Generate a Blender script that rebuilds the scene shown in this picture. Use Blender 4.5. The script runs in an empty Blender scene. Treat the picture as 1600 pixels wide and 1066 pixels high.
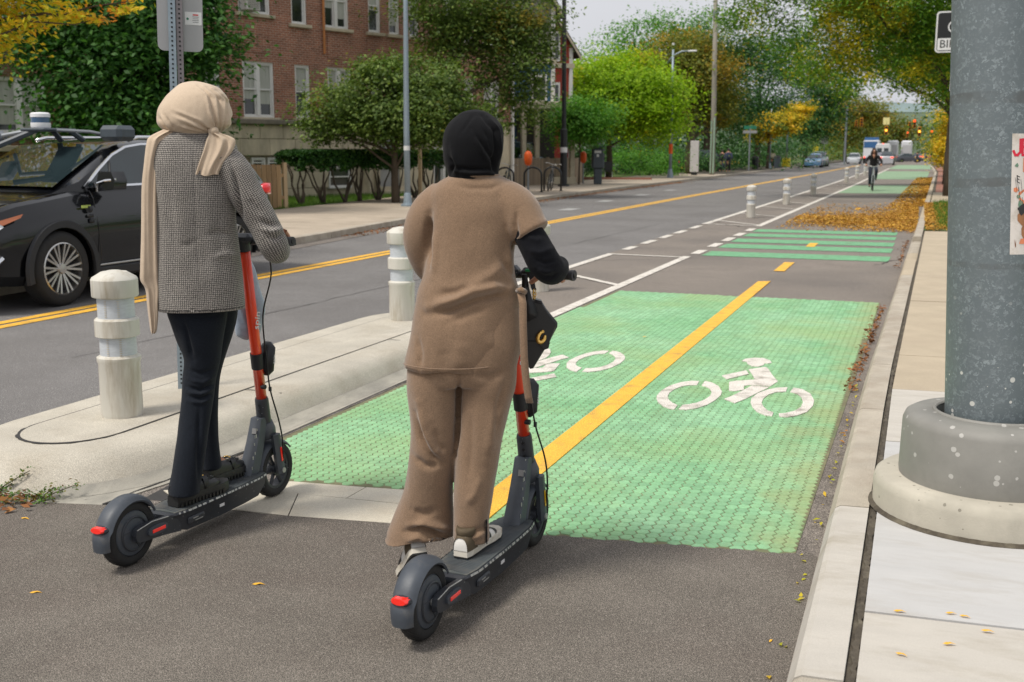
import bpy, bmesh, math, random
import numpy as np
from mathutils import Vector, Matrix, Euler
R_ = math.radians
scene = bpy.context.scene
COL = scene.collection
# ------------------------------------------------------------------ camera
YAW, PITCH = 20.353, 9.812
cam_d = bpy.data.cameras.new("camera"); cam = bpy.data.objects.new("camera", cam_d); COL.objects.link(cam)
cam.location = (0, 0, 1.55); cam.rotation_euler = (R_(90-PITCH), 0, R_(YAW))
cam_d.sensor_width = 36; cam_d.lens = 1700/1600*36; cam_d.clip_start = .05; cam_d.clip_end = 3000
cam_d.dof.use_dof = True; cam_d.dof.focus_distance = 4.6; cam_d.dof.aperture_fstop = 5.0
scene.camera = cam
# ------------------------------------------------------------------ sky and sun (overcast)
SUN_EL, SUN_AZ = R_(58), R_(215)          # azimuth measured clockwise from +Y
w = bpy.data.worlds.new("World"); scene.world = w; w.use_nodes = True
nt = w.node_tree; nt.nodes.clear(); N = nt.nodes.new; LK = nt.links.new
out = N("ShaderNodeOutputWorld"); bg = N("ShaderNodeBackground"); bg.inputs[1].default_value = .092
sky = N("ShaderNodeTexSky"); sky.sky_type = 'NISHITA'; sky.sun_disc = False
sky.sun_elevation = SUN_EL; sky.sun_rotation = SUN_AZ; sky.air_density = 1.2; sky.dust_density = 4.0; sky.ozone_density = 1.0
hs = N("ShaderNodeHueSaturation"); hs.inputs['Saturation'].default_value = .13
tc = N("ShaderNodeTexCoord"); nz = N("ShaderNodeTexNoise"); nz.inputs['Scale'].default_value = 2.2; nz.inputs['Detail'].default_value = 5
mr = N("ShaderNodeMapRange"); mr.inputs['To Min'].default_value = .90; mr.inputs['To Max'].default_value = 1.10
mx = N("ShaderNodeMix"); mx.data_type = 'RGBA'; mx.inputs[0].default_value = .72      # the cloud layer evens the sky out
mx.inputs[7].default_value = (7.9, 8.0, 8.5, 1)
ml = N("ShaderNodeMix"); ml.data_type = 'RGBA'; ml.blend_type = 'MULTIPLY'; ml.inputs[0].default_value = 1
LK(sky.outputs[0], hs.inputs['Color']); LK(hs.outputs[0], mx.inputs[6]); LK(tc.outputs['Generated'], nz.inputs['Vector'])
LK(nz.outputs[0], mr.inputs[0]); LK(mx.outputs[2], ml.inputs[6]); LK(mr.outputs[0], ml.inputs[7]); LK(ml.outputs[2], bg.inputs[0]); LK(bg.outputs[0], out.inputs[0])
sun_d = bpy.data.lights.new("sun", 'SUN'); sun = bpy.data.objects.new("sun", sun_d); COL.objects.link(sun)
sun_d.energy = 2.6; sun_d.angle = R_(15); sun_d.color = (1, .94, .85)
sd = Vector((math.sin(SUN_AZ)*math.cos(SUN_EL), math.cos(SUN_AZ)*math.cos(SUN_EL), math.sin(SUN_EL)))
sun.rotation_euler = (-sd).to_track_quat('-Z', 'Y').to_euler(); sun.location = (0, 0, 30)
vs_ = scene.view_settings; vs_.view_transform = 'Standard'; vs_.look = 'None'; vs_.gamma = 1; vs_.use_curve_mapping = False; vs_.exposure = 0.22
scene.cycles.max_bounces = 6; scene.cycles.transparent_max_bounces = 8; scene.cycles.diffuse_bounces = 3

# ------------------------------------------------------------------ mesh helpers
class MB:
    def __init__(s): s.v = []; s.f = []; s.mi = []
    def add(s, vs, fs, m=0):
        o = len(s.v); s.v += [tuple(p) for p in vs]; s.f += [tuple(i+o for i in q) for q in fs]; s.mi += [m]*len(fs); return s
    def box(s, c, d, rz=0, M=None, m=0, bev=0):
        x, y, z = d[0]/2, d[1]/2, d[2]/2
        if bev > 0:
            b = min(bev, x*.9, y*.9, z*.9)
            bm = bmesh.new(); bmesh.ops.create_cube(bm, size=1)
            for v in bm.verts: v.co = Vector((v.co.x*2*x, v.co.y*2*y, v.co.z*2*z))
            bmesh.ops.bevel(bm, geom=bm.edges[:], offset=b, segments=1, affect='EDGES')
            bm.verts.index_update()
            vs = [v.co.copy() for v in bm.verts]; fs = [[v.index for v in f.verts] for f in bm.faces]; bm.free()
        else:
            vs = [Vector((a*x, b*y, cc*z)) for a in (-1, 1) for b in (-1, 1) for cc in (-1, 1)]
            fs = [(0, 1, 3, 2), (4, 6, 7, 5), (0, 4, 5, 1), (2, 3, 7, 6), (0, 2, 6, 4), (1, 5, 7, 3)]
        if M is not None: vs = [M @ v for v in vs]
        if rz: r = Matrix.Rotation(rz, 3, 'Z'); vs = [r @ v for v in vs]
        c = Vector(c); return s.add([v+c for v in vs], fs, m)
    def tube(s, pts, rad, n=10, cap=True, m=0, flat=None):
        pts = [Vector(p) for p in pts]
        if not hasattr(rad, '__len__'): rad = [rad]*len(pts)
        vs = []; fs = []; ref = None
        for i, p in enumerate(pts):
            a = pts[max(i-1, 0)]; b = pts[min(i+1, len(pts)-1)]; t = (b-a)
            if t.length < 1e-9: t = Vector((0, 0, 1))
            t.normalize()
            if ref is None:
                ref = Vector((1, 0, 0)) if abs(t.x) < .8 else Vector((0, 1, 0))
            x = (ref - t*ref.dot(t)).normalized(); y = t.cross(x); ref = x
            for k in range(n):
                an = 2*math.pi*k/n; ry = rad[i]*(flat if flat else 1)
                vs.append(p + x*math.cos(an)*rad[i] + y*math.sin(an)*ry)
        for i in range(len(pts)-1):
            for k in range(n):
                fs.append((i*n+k, i*n+(k+1) % n, (i+1)*n+(k+1) % n, (i+1)*n+k))
        if cap: fs.append(tuple(range(n-1, -1, -1))); fs.append(tuple((len(pts)-1)*n+k for k in range(n)))
        return s.add(vs, fs, m)
    def cyl(s, c, r, h, n=16, m=0, r2=None, axis='z'):
        c = Vector(c); d = {'x': Vector((1, 0, 0)), 'y': Vector((0, 1, 0)), 'z': Vector((0, 0, 1))}[axis]*h/2
        return s.tube([c-d, c+d], [r, r if r2 is None else r2], n, m=m)
    def lathe(s, prof, c=(0, 0, 0), n=24, m=0, axis='z', cap=True, a0=0, a1=2*math.pi):
        full = abs(a1-a0-2*math.pi) < 1e-6; vs = []; fs = []; k_ = n if full else n+1; c = Vector(c)
        for r, z in prof:
            for k in range(k_):
                a = a0+(a1-a0)*k/n; p = (r*math.cos(a), r*math.sin(a), z)
                if axis == 'x': p = (z, p[0], p[1])
                if axis == 'y': p = (p[0], z, p[1])
                vs.append(c+Vector(p))
        for i in range(len(prof)-1):
            for k in range(n):
                k2 = (k+1) % k_
                fs.append((i*k_+k, i*k_+k2, (i+1)*k_+k2, (i+1)*k_+k))
        if cap and full: fs.append(tuple(range(k_-1, -1, -1))); fs.append(tuple((len(prof)-1)*k_+k for k in range(k_)))
        return s.add(vs, fs, m)
    def prism(s, poly, z0, z1, m=0):
        n = len(poly); vs = [(x, y, z0) for x, y in poly]+[(x, y, z1) for x, y in poly]
        fs = [tuple(range(n-1, -1, -1)), tuple(range(n, 2*n))]+[(i, (i+1) % n, n+(i+1) % n, n+i) for i in range(n)]
        return s.add(vs, fs, m)
    def extr(s, poly, a, b, fn, m=0):           # polygon (p,q) extruded between two values through fn(p,q,t)
        n = len(poly); vs = [fn(p, q, a) for p, q in poly]+[fn(p, q, b) for p, q in poly]
        fs = [tuple(range(n-1, -1, -1)), tuple(range(n, 2*n))]+[(i, (i+1) % n, n+(i+1) % n, n+i) for i in range(n)]
        return s.add(vs, fs, m)
    def rings(s, rr, m=0, cap=True):
        n = len(rr[0]); vs = [p for r in rr for p in r]; fs = []
        for i in range(len(rr)-1):
            for k in range(n): fs.append((i*n+k, i*n+(k+1) % n, (i+1)*n+(k+1) % n, (i+1)*n+k))
        if cap: fs.append(tuple(range(n-1, -1, -1))); fs.append(tuple((len(rr)-1)*n+k for k in range(n)))
        return s.add(vs, fs, m)
    def xf(s, Mx): s.v = [tuple(Mx @ Vector(p)) for p in s.v]; return s
    def mesh(s, name, smooth=False):
        me = bpy.data.meshes.new(name); me.from_pydata(s.v, [], s.f); me.update()
        bm = bmesh.new(); bm.from_mesh(me); bmesh.ops.recalc_face_normals(bm, faces=bm.faces); bm.to_mesh(me); bm.free()
        if any(s.mi): me.polygons.foreach_set("material_index", s.mi)
        if smooth: me.polygons.foreach_set("use_smooth", [True]*len(me.polygons))
        return me

def link(name, me, mats, parent=None, loc=None, rot=None, auto=None, **props):
    o = bpy.data.objects.new(name, me); COL.objects.link(o)
    if mats is not None and not me.materials:
        for m in (mats if isinstance(mats, (list, tuple)) else [mats]): me.materials.append(m)
    if parent: o.parent = parent
    if loc is not None: o.location = loc
    if rot is not None: o.rotation_euler = rot if hasattr(rot, '__len__') else (0, 0, rot)
    for k, v in props.items():
        if v is not None: o[k] = v
    return o
def part(name, mb, mats, parent=None, smooth=False, world=False, sharp=None, **props):
    if world and parent is not None:
        p = parent
        Mx = Matrix.Identity(4)
        chain = []
        while p is not None: chain.append(p); p = p.parent
        for q in chain: Mx = Matrix.LocRotScale(q.location, q.rotation_euler, q.scale) @ Mx
        mb.xf(Mx.inverted())
    me = mb.mesh(name, smooth)
    if smooth and sharp:
        me.set_sharp_from_angle(angle=R_(sharp))
    return link(name, me, mats, parent, **props)
def thing(name, label, cat, loc=(0, 0, 0), rz=0, group=None, rot=None):
    o = bpy.data.objects.new(name, None); COL.objects.link(o); o.location = loc
    o.rotation_euler = rot if rot else (0, 0, rz); o.empty_display_size = .1
    o['label'] = label; o['category'] = cat
    if group: o['group'] = group
    return o
def tag(o, label, cat, group=None):
    o['label'] = label; o['category'] = cat
    if group: o['group'] = group
    return o
def struct(name, mb, mats, smooth=False, parent=None): return part(name, mb, mats, parent, smooth, kind=None if parent else 'structure')
def copy_thing(root, loc, rz, label, name=None, sc=None):
    def cp(o, par):
        c = o.copy(); COL.objects.link(c)
        if par is not None: c.parent = par
        for ch in kids.get(o.name, []): cp(ch, c)
        return c
    kids = {}
    for o in root.children_recursive: kids.setdefault(o.parent.name, []).append(o)
    r = cp(root, None); r.location = loc; r.rotation_euler = (0, 0, rz); r['label'] = label
    if sc: r.scale = sc
    return r
def np_mesh(name, V, F, smooth=True):
    me = bpy.data.meshes.new(name); V = np.asarray(V, dtype=np.float32); F = np.asarray(F, dtype=np.int32)
    k = F.shape[1]; me.vertices.add(len(V)); me.vertices.foreach_set("co", V.ravel())
    me.loops.add(F.size); me.loops.foreach_set("vertex_index", F.ravel())
    me.polygons.add(len(F)); me.polygons.foreach_set("loop_start", np.arange(0, F.size, k, dtype=np.int32))
    try: me.polygons.foreach_set("loop_total", np.full(len(F), k, dtype=np.int32))
    except Exception: pass
    me.update(calc_edges=True); me.validate()
    if smooth: me.polygons.foreach_set("use_smooth", np.ones(len(F), dtype=bool))
    return me

# ------------------------------------------------------------------ materials
def newmat(name):
    m = bpy.data.materials.new(name); m.use_nodes = True
    t = m.node_tree; b = t.nodes["Principled BSDF"]; return m, t, b
def noise(t, vec, scale, detail=4, rough=.55):
    n = t.nodes.new("ShaderNodeTexNoise"); n.inputs['Scale'].default_value = scale; n.inputs['Detail'].default_value = detail
    n.inputs['Roughness'].default_value = rough
    if vec is not None: t.links.new(vec, n.inputs['Vector'])
    return n.outputs[0]
def mrange(t, a, f0, f1, t0, t1):
    n = t.nodes.new("ShaderNodeMapRange"); t.links.new(a, n.inputs[0])
    n.inputs[1].default_value = f0; n.inputs[2].default_value = f1; n.inputs[3].default_value = t0; n.inputs[4].default_value = t1
    return n.outputs[0]
def mixc(t, fac, a, b, mode='MIX'):
    n = t.nodes.new("ShaderNodeMix"); n.data_type = 'RGBA'; n.blend_type = mode
    for i, x in ((0, fac), (6, a), (7, b)):
        if isinstance(x, bpy.types.NodeSocket): t.links.new(x, n.inputs[i])
        elif i == 0: n.inputs[0].default_value = x
        else: n.inputs[i].default_value = (*x[:3], 1) if hasattr(x, '__len__') else (x, x, x, 1)
    return n.outputs[2]
def math_(t, op, a, b=None):
    n = t.nodes.new("ShaderNodeMath"); n.operation = op
    for i, x in ((0, a), (1, b)):
        if x is None: continue
        if isinstance(x, bpy.types.NodeSocket): t.links.new(x, n.inputs[i])
        else: n.inputs[i].default_value = x
    return n.outputs[0]
def coord(t, kind='Object', scale=None):
    n = t.nodes.new("ShaderNodeTexCoord"); o = n.outputs[kind]
    if scale:
        mp = t.nodes.new("ShaderNodeMapping"); mp.inputs['Scale'].default_value = scale; t.links.new(o, mp.inputs[0]); o = mp.outputs[0]
    return o
def bump(t, b, h, strength=.3, dist=.01, chain=None):
    n = t.nodes.new("ShaderNodeBump"); n.inputs['Strength'].default_value = strength; n.inputs['Distance'].default_value = dist
    t.links.new(h, n.inputs['Height']); t.links.new(n.outputs[0], b.inputs['Normal']); return n
def mat(name, col, rough=.7, metal=0, var=.12, vs=9, dirt=None, ds=1.2, dth=(.5, .7), bmp=0, bs=60, bd=.004, spec=.5, stretch=None, speck=None, ss=300, emit=None, es=1, coat=0, perobj=0, gloss_var=0, peb=0, pebs=170):
    m, t, b = newmat(name); c = coord(t, 'Object', stretch)
    n1 = noise(t, c, vs, 6); f = mrange(t, n1, .25, .75, 1-var, 1+var)
    colo = mixc(t, 1, col, f, 'MULTIPLY')
    if dirt is not None:
        n2 = noise(t, c, ds, 7, .65); f2 = mrange(t, n2, dth[0], dth[1], 0, 1); colo = mixc(t, f2, colo, dirt)
    if speck:
        n3 = noise(t, c, ss, 2, .5); f3 = mrange(t, n3, .38, .72, 1-speck, 1+speck*1.6); colo = mixc(t, 1, colo, f3, 'MULTIPLY')
    if peb:      # single pale and dark stones in the binder
        v = t.nodes.new('ShaderNodeTexVoronoi'); v.inputs['Scale'].default_value = pebs; t.links.new(c, v.inputs['Vector']); sv = t.nodes.new('ShaderNodeSeparateColor'); t.links.new(v.outputs['Color'], sv.inputs[0])
        st = math_(t, 'LESS_THAN', v.outputs['Distance'], .42); li = math_(t, 'MULTIPLY', st, mrange(t, sv.outputs[0], .80, .95, 0, peb)); dk = math_(t, 'MULTIPLY', st, mrange(t, sv.outputs[1], .75, .95, 0, peb))
        colo = mixc(t, dk, colo, tuple(x*.35 for x in col)); colo = mixc(t, li, colo, tuple(min(.6, x*2.6) for x in col))
    if perobj:
        oi = t.nodes.new("ShaderNodeObjectInfo"); colo = mixc(t, 1, colo, mrange(t, oi.outputs['Random'], 0, 1, 1-perobj, 1+perobj), 'MULTIPLY')
    t.links.new(colo, b.inputs['Base Color'])
    b.inputs['Roughness'].default_value = rough; b.inputs['Metallic'].default_value = metal; b.inputs['Specular IOR Level'].default_value = spec
    if gloss_var:
        t.links.new(mrange(t, noise(t, c, vs*1.7, 5), .3, .7, max(0, rough-gloss_var), min(1, rough+gloss_var)), b.inputs['Roughness'])
    if coat: b.inputs['Coat Weight'].default_value = coat; b.inputs['Coat Roughness'].default_value = .04
    if bmp: bump(t, b, noise(t, c, bs, 4), bmp, bd)
    if emit: b.inputs['Emission Color'].default_value = (*emit, 1); b.inputs['Emission Strength'].default_value = es
    return m
def glass_mat(name, col=(.02, .03, .035), rough=.05, var=.5):
    m, t, b = newmat(name); c = coord(t, 'Object'); n = noise(t, c, 1.3, 3)
    t.links.new(mixc(t, 1, col, mrange(t, n, .3, .7, 1-var, 1+var), 'MULTIPLY'), b.inputs['Base Color'])
    b.inputs['Roughness'].default_value = rough; b.inputs['Specular IOR Level'].default_value = .8; return m
def leaf_mat(name, cols, patch=None, pth=(.52, .66), ps=.5, trans=.35, rough=.55, pcol=None):
    """cols: list of 3 colours spread at random per leaf; patch: colour that takes over in broad clumps (autumn)."""
    m, t, b = newmat(name); g = t.nodes.new("ShaderNodeNewGeometry"); r = t.nodes.new("ShaderNodeValToRGB")
    e = r.color_ramp.elements; e[0].color = (*cols[0], 1); e[1].color = (*cols[2], 1); x = e.new(.5); x.color = (*cols[1], 1)
    t.links.new(g.outputs['Random Per Island'], r.inputs[0]); c = r.outputs[0]
    if patch:
        n2 = noise(t, coord(t), ps, 4); wn = math_(t, 'ADD', n2, mrange(t, g.outputs['Random Per Island'], 0, 1, -.06, .06))
        c = mixc(t, mrange(t, wn, pth[0], pth[1], 0, 1), c, patch)
    nb = noise(t, coord(t), .9, 3); c = mixc(t, 1, c, mrange(t, nb, .3, .7, .75, 1.25), 'MULTIPLY')
    t.links.new(c, b.inputs['Base Color']); b.inputs['Roughness'].default_value = rough; b.inputs['Specular IOR Level'].default_value = .3
    tr = t.nodes.new("ShaderNodeBsdfTranslucent"); t.links.new(mixc(t, 1, c, (1.25, 1.3, .7), 'MULTIPLY'), tr.inputs[0])
    ms = t.nodes.new("ShaderNodeMixShader"); ms.inputs[0].default_value = trans
    o = [n for n in t.nodes if n.type == 'OUTPUT_MATERIAL'][0]
    t.links.new(b.outputs[0], ms.inputs[1]); t.links.new(tr.outputs[0], ms.inputs[2]); t.links.new(ms.outputs[0], o.inputs[0])
    return m
# ================================================================== SETTING
m_asph = mat("asphalt_road", (.178, .171, .166), .9, var=.10, vs=3, dirt=(.145, .138, .133), ds=.35, dth=(.45, .62), speck=.55, ss=200, peb=.6, pebs=120, bmp=.3, bs=260, bd=.003, spec=.3)
m_asph2 = mat("asphalt_lane", (.215, .188, .163), .9, var=.12, vs=2, dirt=(.165, .146, .13), ds=.5, dth=(.45, .65), speck=.45, ss=190, bmp=.5, bs=240, bd=.003, spec=.3)
m_asph3 = mat("asphalt_crossing", (.150, .134, .115), .92, var=.16, vs=2.5, dirt=(.132, .113, .097), ds=.6, dth=(.45, .6), speck=.66, ss=290, bmp=.4, bs=340, peb=.6, pebs=170, bd=.002, spec=.25)
m_gut = mat("asphalt_gutter", (.175, .153, .132), .9, var=.25, vs=6, dirt=(.105, .088, .078), ds=2.5, speck=.6, ss=200, peb=.7, pebs=150, bmp=.6, bs=200, bd=.004)
m_conc = mat("concrete_pale", (.47, .435, .365), .85, var=.13, vs=3, dirt=(.40, .36, .29), ds=2.6, dth=(.46, .68), speck=.22, ss=260, bmp=.35, bs=120, bd=.003)
m_conc_g = mat("concrete_gutter", (.37, .347, .292), .85, var=.2, vs=4, dirt=(.24, .23, .20), ds=1.7, dth=(.46, .68), speck=.12, ss=240, bmp=.4, bs=90, bd=.004, stretch=(2.5, 1, 1))
m_conc_w = mat("concrete_white", (.48, .475, .465), .8, var=.06, vs=4, dirt=(.42, .40, .37), ds=3, dth=(.5, .75), speck=.07, ss=300, bmp=.2, bs=150, bd=.002, stretch=(1, 4, 1))
m_conc_c = mat("concrete_cream", (.49, .46, .41), .8, var=.07, vs=4, dirt=(.39, .355, .295), ds=2.6, dth=(.52, .75), speck=.08, ss=300, bmp=.2, bs=150, bd=.002, stretch=(1, 3, 1))
m_conc_t = mat("concrete_tan", (.43, .36, .26), .85, var=.12, vs=3, dirt=(.40, .33, .24), ds=1.8, dth=(.48, .7), speck=.1, ss=250, bmp=.3, bs=120, bd=.003)
m_curb = mat("concrete_curb", (.42, .375, .305), .85, var=.16, vs=5, dirt=(.33, .28, .22), ds=3.2, dth=(.44, .66), speck=.12, ss=260, bmp=.45, bs=110, bd=.004)
m_dirt = mat("soil_joint", (.075, .062, .045), .95, var=.4, vs=30, dirt=(.16, .14, .10), ds=8, bmp=.8, bs=120, bd=.006)
m_white = mat("paint_white", (.66, .62, .56), .75, var=.10, vs=8, dirt=(.33, .30, .25), ds=7, dth=(.50, .70), speck=.25, ss=140, bmp=.3, bs=220, bd=.002)
m_yel = mat("paint_yellow", (.80, .44, .045), .7, var=.10, vs=8, dirt=(.42, .26, .07), ds=7, dth=(.52, .74), speck=.25, ss=140, bmp=.3, bs=220, bd=.002)
m_cream = mat("paint_cream", (.56, .515, .42), .75, var=.06, vs=4, dirt=(.50, .44, .34), ds=2.5, dth=(.5, .75), speck=.12, ss=220, bmp=.3, bs=160, bd=.002)
m_ground = mat("grass_soil", (.07, .085, .03), .95, var=.4, vs=2, dirt=(.12, .10, .06), ds=.6, bmp=.6, bs=30, bd=.02)
m_tar = mat("tar_joint", (.035, .033, .032), .7, var=.2, vs=20)
m_grassb = mat("lawn_base", (.07, .12, .02), .95, var=.3, vs=3, dirt=(.09, .09, .03), ds=1, bmp=.8, bs=60, bd=.02)
m_brickw = mat("red_paving", (.30, .13, .09), .9, var=.3, vs=12, dirt=(.2, .12, .08), ds=2)

def green_mat(name, joint=False):
    m, t, b = newmat(name); c = coord(t)
    g = t.nodes.new("ShaderNodeNewGeometry"); oi = t.nodes.new("ShaderNodeObjectInfo")
    rr = math_(t, 'FRACT', math_(t, 'ADD', g.outputs['Random Per Island'], oi.outputs['Random']))
    # object space of a single cell starts at its centre: add the object's place so that the wear runs on over the cells
    va = t.nodes.new("ShaderNodeVectorMath"); va.operation = 'ADD'; t.links.new(c, va.inputs[0]); t.links.new(oi.outputs['Location'], va.inputs[1]); c = va.outputs[0]
    col = mixc(t, mrange(t, noise(t, c, 1.3, 5), .35, .65, 0, 1), (.20, .425, .215), (.275, .50, .29))
    col = mixc(t, 1, col, mrange(t, rr, 0, 1, .86, 1.12), 'MULTIPLY')
    col = mixc(t, mrange(t, noise(t, c, .7, 6, .62), .46, .70, 0, .85), col, (.30, .43, .19))
    col = mixc(t, mrange(t, noise(t, coord(t, 'Object', (7, .5, 1)), 1.1, 6, .7), .52, .74, 0, .5), col, (.20, .30, .15))
    col = mixc(t, mrange(t, noise(t, c, 9, 6, .75), .60, .74, 0, .55), col, (.24, .30, .17))      # olive traffic grime
    sx = t.nodes.new("ShaderNodeSeparateXYZ"); t.links.new(c, sx.inputs[0])
    edge = math_(t, 'ADD', sx.outputs[0], mrange(t, noise(t, c, 4, 5), .3, .7, -.16, .16))
    col = mixc(t, mrange(t, edge, -.62, -.30, 0, .8), col, (.30, .36, .17))
    sp = noise(t, c, 160, 3); col = mixc(t, mrange(t, sp, .64, .72, 0, .5), col, (.12, .11, .08))
    col = mixc(t, 1, col, mrange(t, noise(t, c, 60, 3), .3, .7, .88, 1.12), 'MULTIPLY')
    t.links.new(col, b.inputs['Base Color']); b.inputs['Roughness'].default_value = .75; b.inputs['Specular IOR Level'].default_value = .35
    bump(t, b, noise(t, c, 220, 4), .5, .002); return m
m_green = green_mat("green_coating")
m_greenS = mat("green_stripe", (.15, .38, .20), .8, var=.2, vs=10, dirt=(.15, .20, .13), ds=6, dth=(.5, .75), speck=.3, ss=90)
m_greenF = mat("green_faded", (.22, .34, .21), .85, var=.15, vs=3, dirt=(.22, .28, .17), ds=1, speck=.2, ss=90)

def sheet(poly, z): return MB().add([(x, y, z) for x, y in poly], [tuple(range(len(poly)))])
def drift(Y): return .0155*max(0, min(Y, 90)-7)          # the street bends slightly to the right
def drw(Y): return .006*max(0, min(Y, 60)-12)
def strip(fl, fr, Y0, Y1, z, step=4, m=0):
    n = max(1, int((Y1-Y0)/step)); mb = MB(); vs = []
    for i in range(n+1):
        Y = Y0+(Y1-Y0)*i/n; vs += [(fl(Y), Y, z), (fr(Y), Y, z)]
    return mb.add(vs, [(2*i, 2*i+1, 2*i+3, 2*i+2) for i in range(n)], m)
struct("ground", sheet([(-900, -60), (900, -60), (900, 1600), (-900, 1600)], -.06), m_ground)
KL = [(-10, -8.5), (8, -9.3), (14, -9.72), (17, -9.99), (22.8, -10.67), (33.8, -11.66), (44.5, -11.9), (55.5, -12.0), (78, -12.16), (240, -12.3), (700, -12.3)]
def kl(Y):
    for (a, x0), (b, x1) in zip(KL, KL[1:]):
        if Y <= b: return x0+(x1-x0)*(Y-a)/(b-a)
    return KL[-1][1]
struct("road", strip(lambda Y: kl(Y)-.1, lambda Y: 4 if Y < 2 else 6.0 if Y > 700 else -.2+drift(Y), -12, 640, 0, 6), m_asph)
# brown asphalt of the cycle lane, and the darker strip in front of it
struct("bike_lane", strip(lambda Y: -4.52+drw(Y), lambda Y: -.2+drift(Y), 8.2, 240, .004, 5), m_asph2)
struct("bike_lane_side", sheet([(-3.6, 3.2), (-.2, 3.2), (-.2, 8.6), (-3.6, 8.6)], .003), m_gut)
front = [(-9, -12), (8, -12), (8, 2.2), (-.2, 2.3), (-.2, 4.14)] + [(-.30-.025*i, 4.178-.0035*i+.007*math.sin(i*2.3)+.006*math.sin(i*.7)) for i in range(0, 57)] + [(-1.74, 3.975), (-2.62, 3.855), (-3.01, 3.85), (-3.3, 3.72), (-3.8, 3.60), (-5.2, 3.55), (-9, 3.5)]
struct("crossing_asphalt", MB().prism(front, .002, .0098), m_asph3)
# cream strip in front of the green paving, three slabs with a crack between
cs = struct("cream_border", sheet([(-3.22, 3.86), (-1.72, 3.96), (-1.72, 4.47), (-3.25, 4.2)], .004), m_tar)
for k, q in enumerate([[(-3.20, 3.985), (-3.015, 3.868), (-2.468, 3.873), (-2.592, 4.157), (-2.90, 4.128)], [(-2.462, 3.874), (-1.76, 3.982), (-1.80, 4.20), (-2.586, 4.158)],
                       [(-2.95, 4.130), (-2.35, 4.176), (-2.345, 4.35), (-2.72, 4.31)], [(-2.345, 4.176), (-1.80, 4.206), (-1.83, 4.43), (-2.340, 4.351)]]):
    part("slab", MB().prism(q, .005, .0105), m_cream, cs)
# green hexagonal paving
gp_poly = [(-3.21, 4.96), (-2.735, 4.315), (-1.83, 4.43), (-1.77, 4.02), (-1.35, 4.015), (-.37, 4.155), (-.31, 11.91), (-3.15, 11.95)]
gp = struct("green_paving", sheet(gp_poly, .006), mat("paving_joint", (.17, .16, .09), .95, var=.3, vs=9, dirt=(.12, .17, .08), ds=3))
def inside(x, y, P):
    c = False; n = len(P)
    for i in range(n):
        (x1, y1), (x2, y2) = P[i], P[(i+1) % n]
        if (y1 > y) != (y2 > y) and x < (x2-x1)*(y-y1)/(y2-y1)+x1: c = not c
    return c
HX, HY = .0490, .0560; hs_ = .0297
hexv = [(hs_*math.cos(R_(60*k)), hs_*math.sin(R_(60*k))) for k in range(6)]
rnd = random.Random(7); cells = []
for i in range(62):
    for j in range(146):
        x = -3.24+i*HX; y = 3.99+j*HY+(HY/2 if i % 2 else 0)
        if inside(x, y, gp_poly) and inside(x+.02, y-.02, gp_poly) and inside(x-.02, y+.02, gp_poly): cells.append((x, y))
cells.sort(key=lambda c: c[0]**2+c[1]**2)
def hexcell(mb, x, y, z0, z1, jit=0):
    k1 = 1+rnd.uniform(-jit, jit); r1 = .915*k1
    vs = [(x+a, y+b, z0) for a, b in hexv]+[(x+a*r1+rnd.uniform(-jit, jit)*.015, y+b*r1+rnd.uniform(-jit, jit)*.015, z1) for a, b in hexv]
    mb.add(vs, [tuple(range(6, 12))]+[(k, (k+1) % 6, 6+(k+1) % 6, 6+k) for k in range(6)])
protos = []
for k in range(4):
    mb = MB(); hexcell(mb, 0, 0, 0, .003, .04); me = mb.mesh("cell"); me.materials.append(m_green); protos.append(me)
for k, (x, y) in enumerate(cells[:300]):
    link("cell", protos[k % 4], None, gp, loc=(x, y, .006+rnd.uniform(-.0003, .0003)))
mb = MB()
for x, y in cells[300:]: hexcell(mb, x, y, .006, .009+rnd.uniform(-.0004, .0004), .04)
part("paving_cells", mb, m_green, gp, kind="stuff")
ZP = .0145
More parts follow.
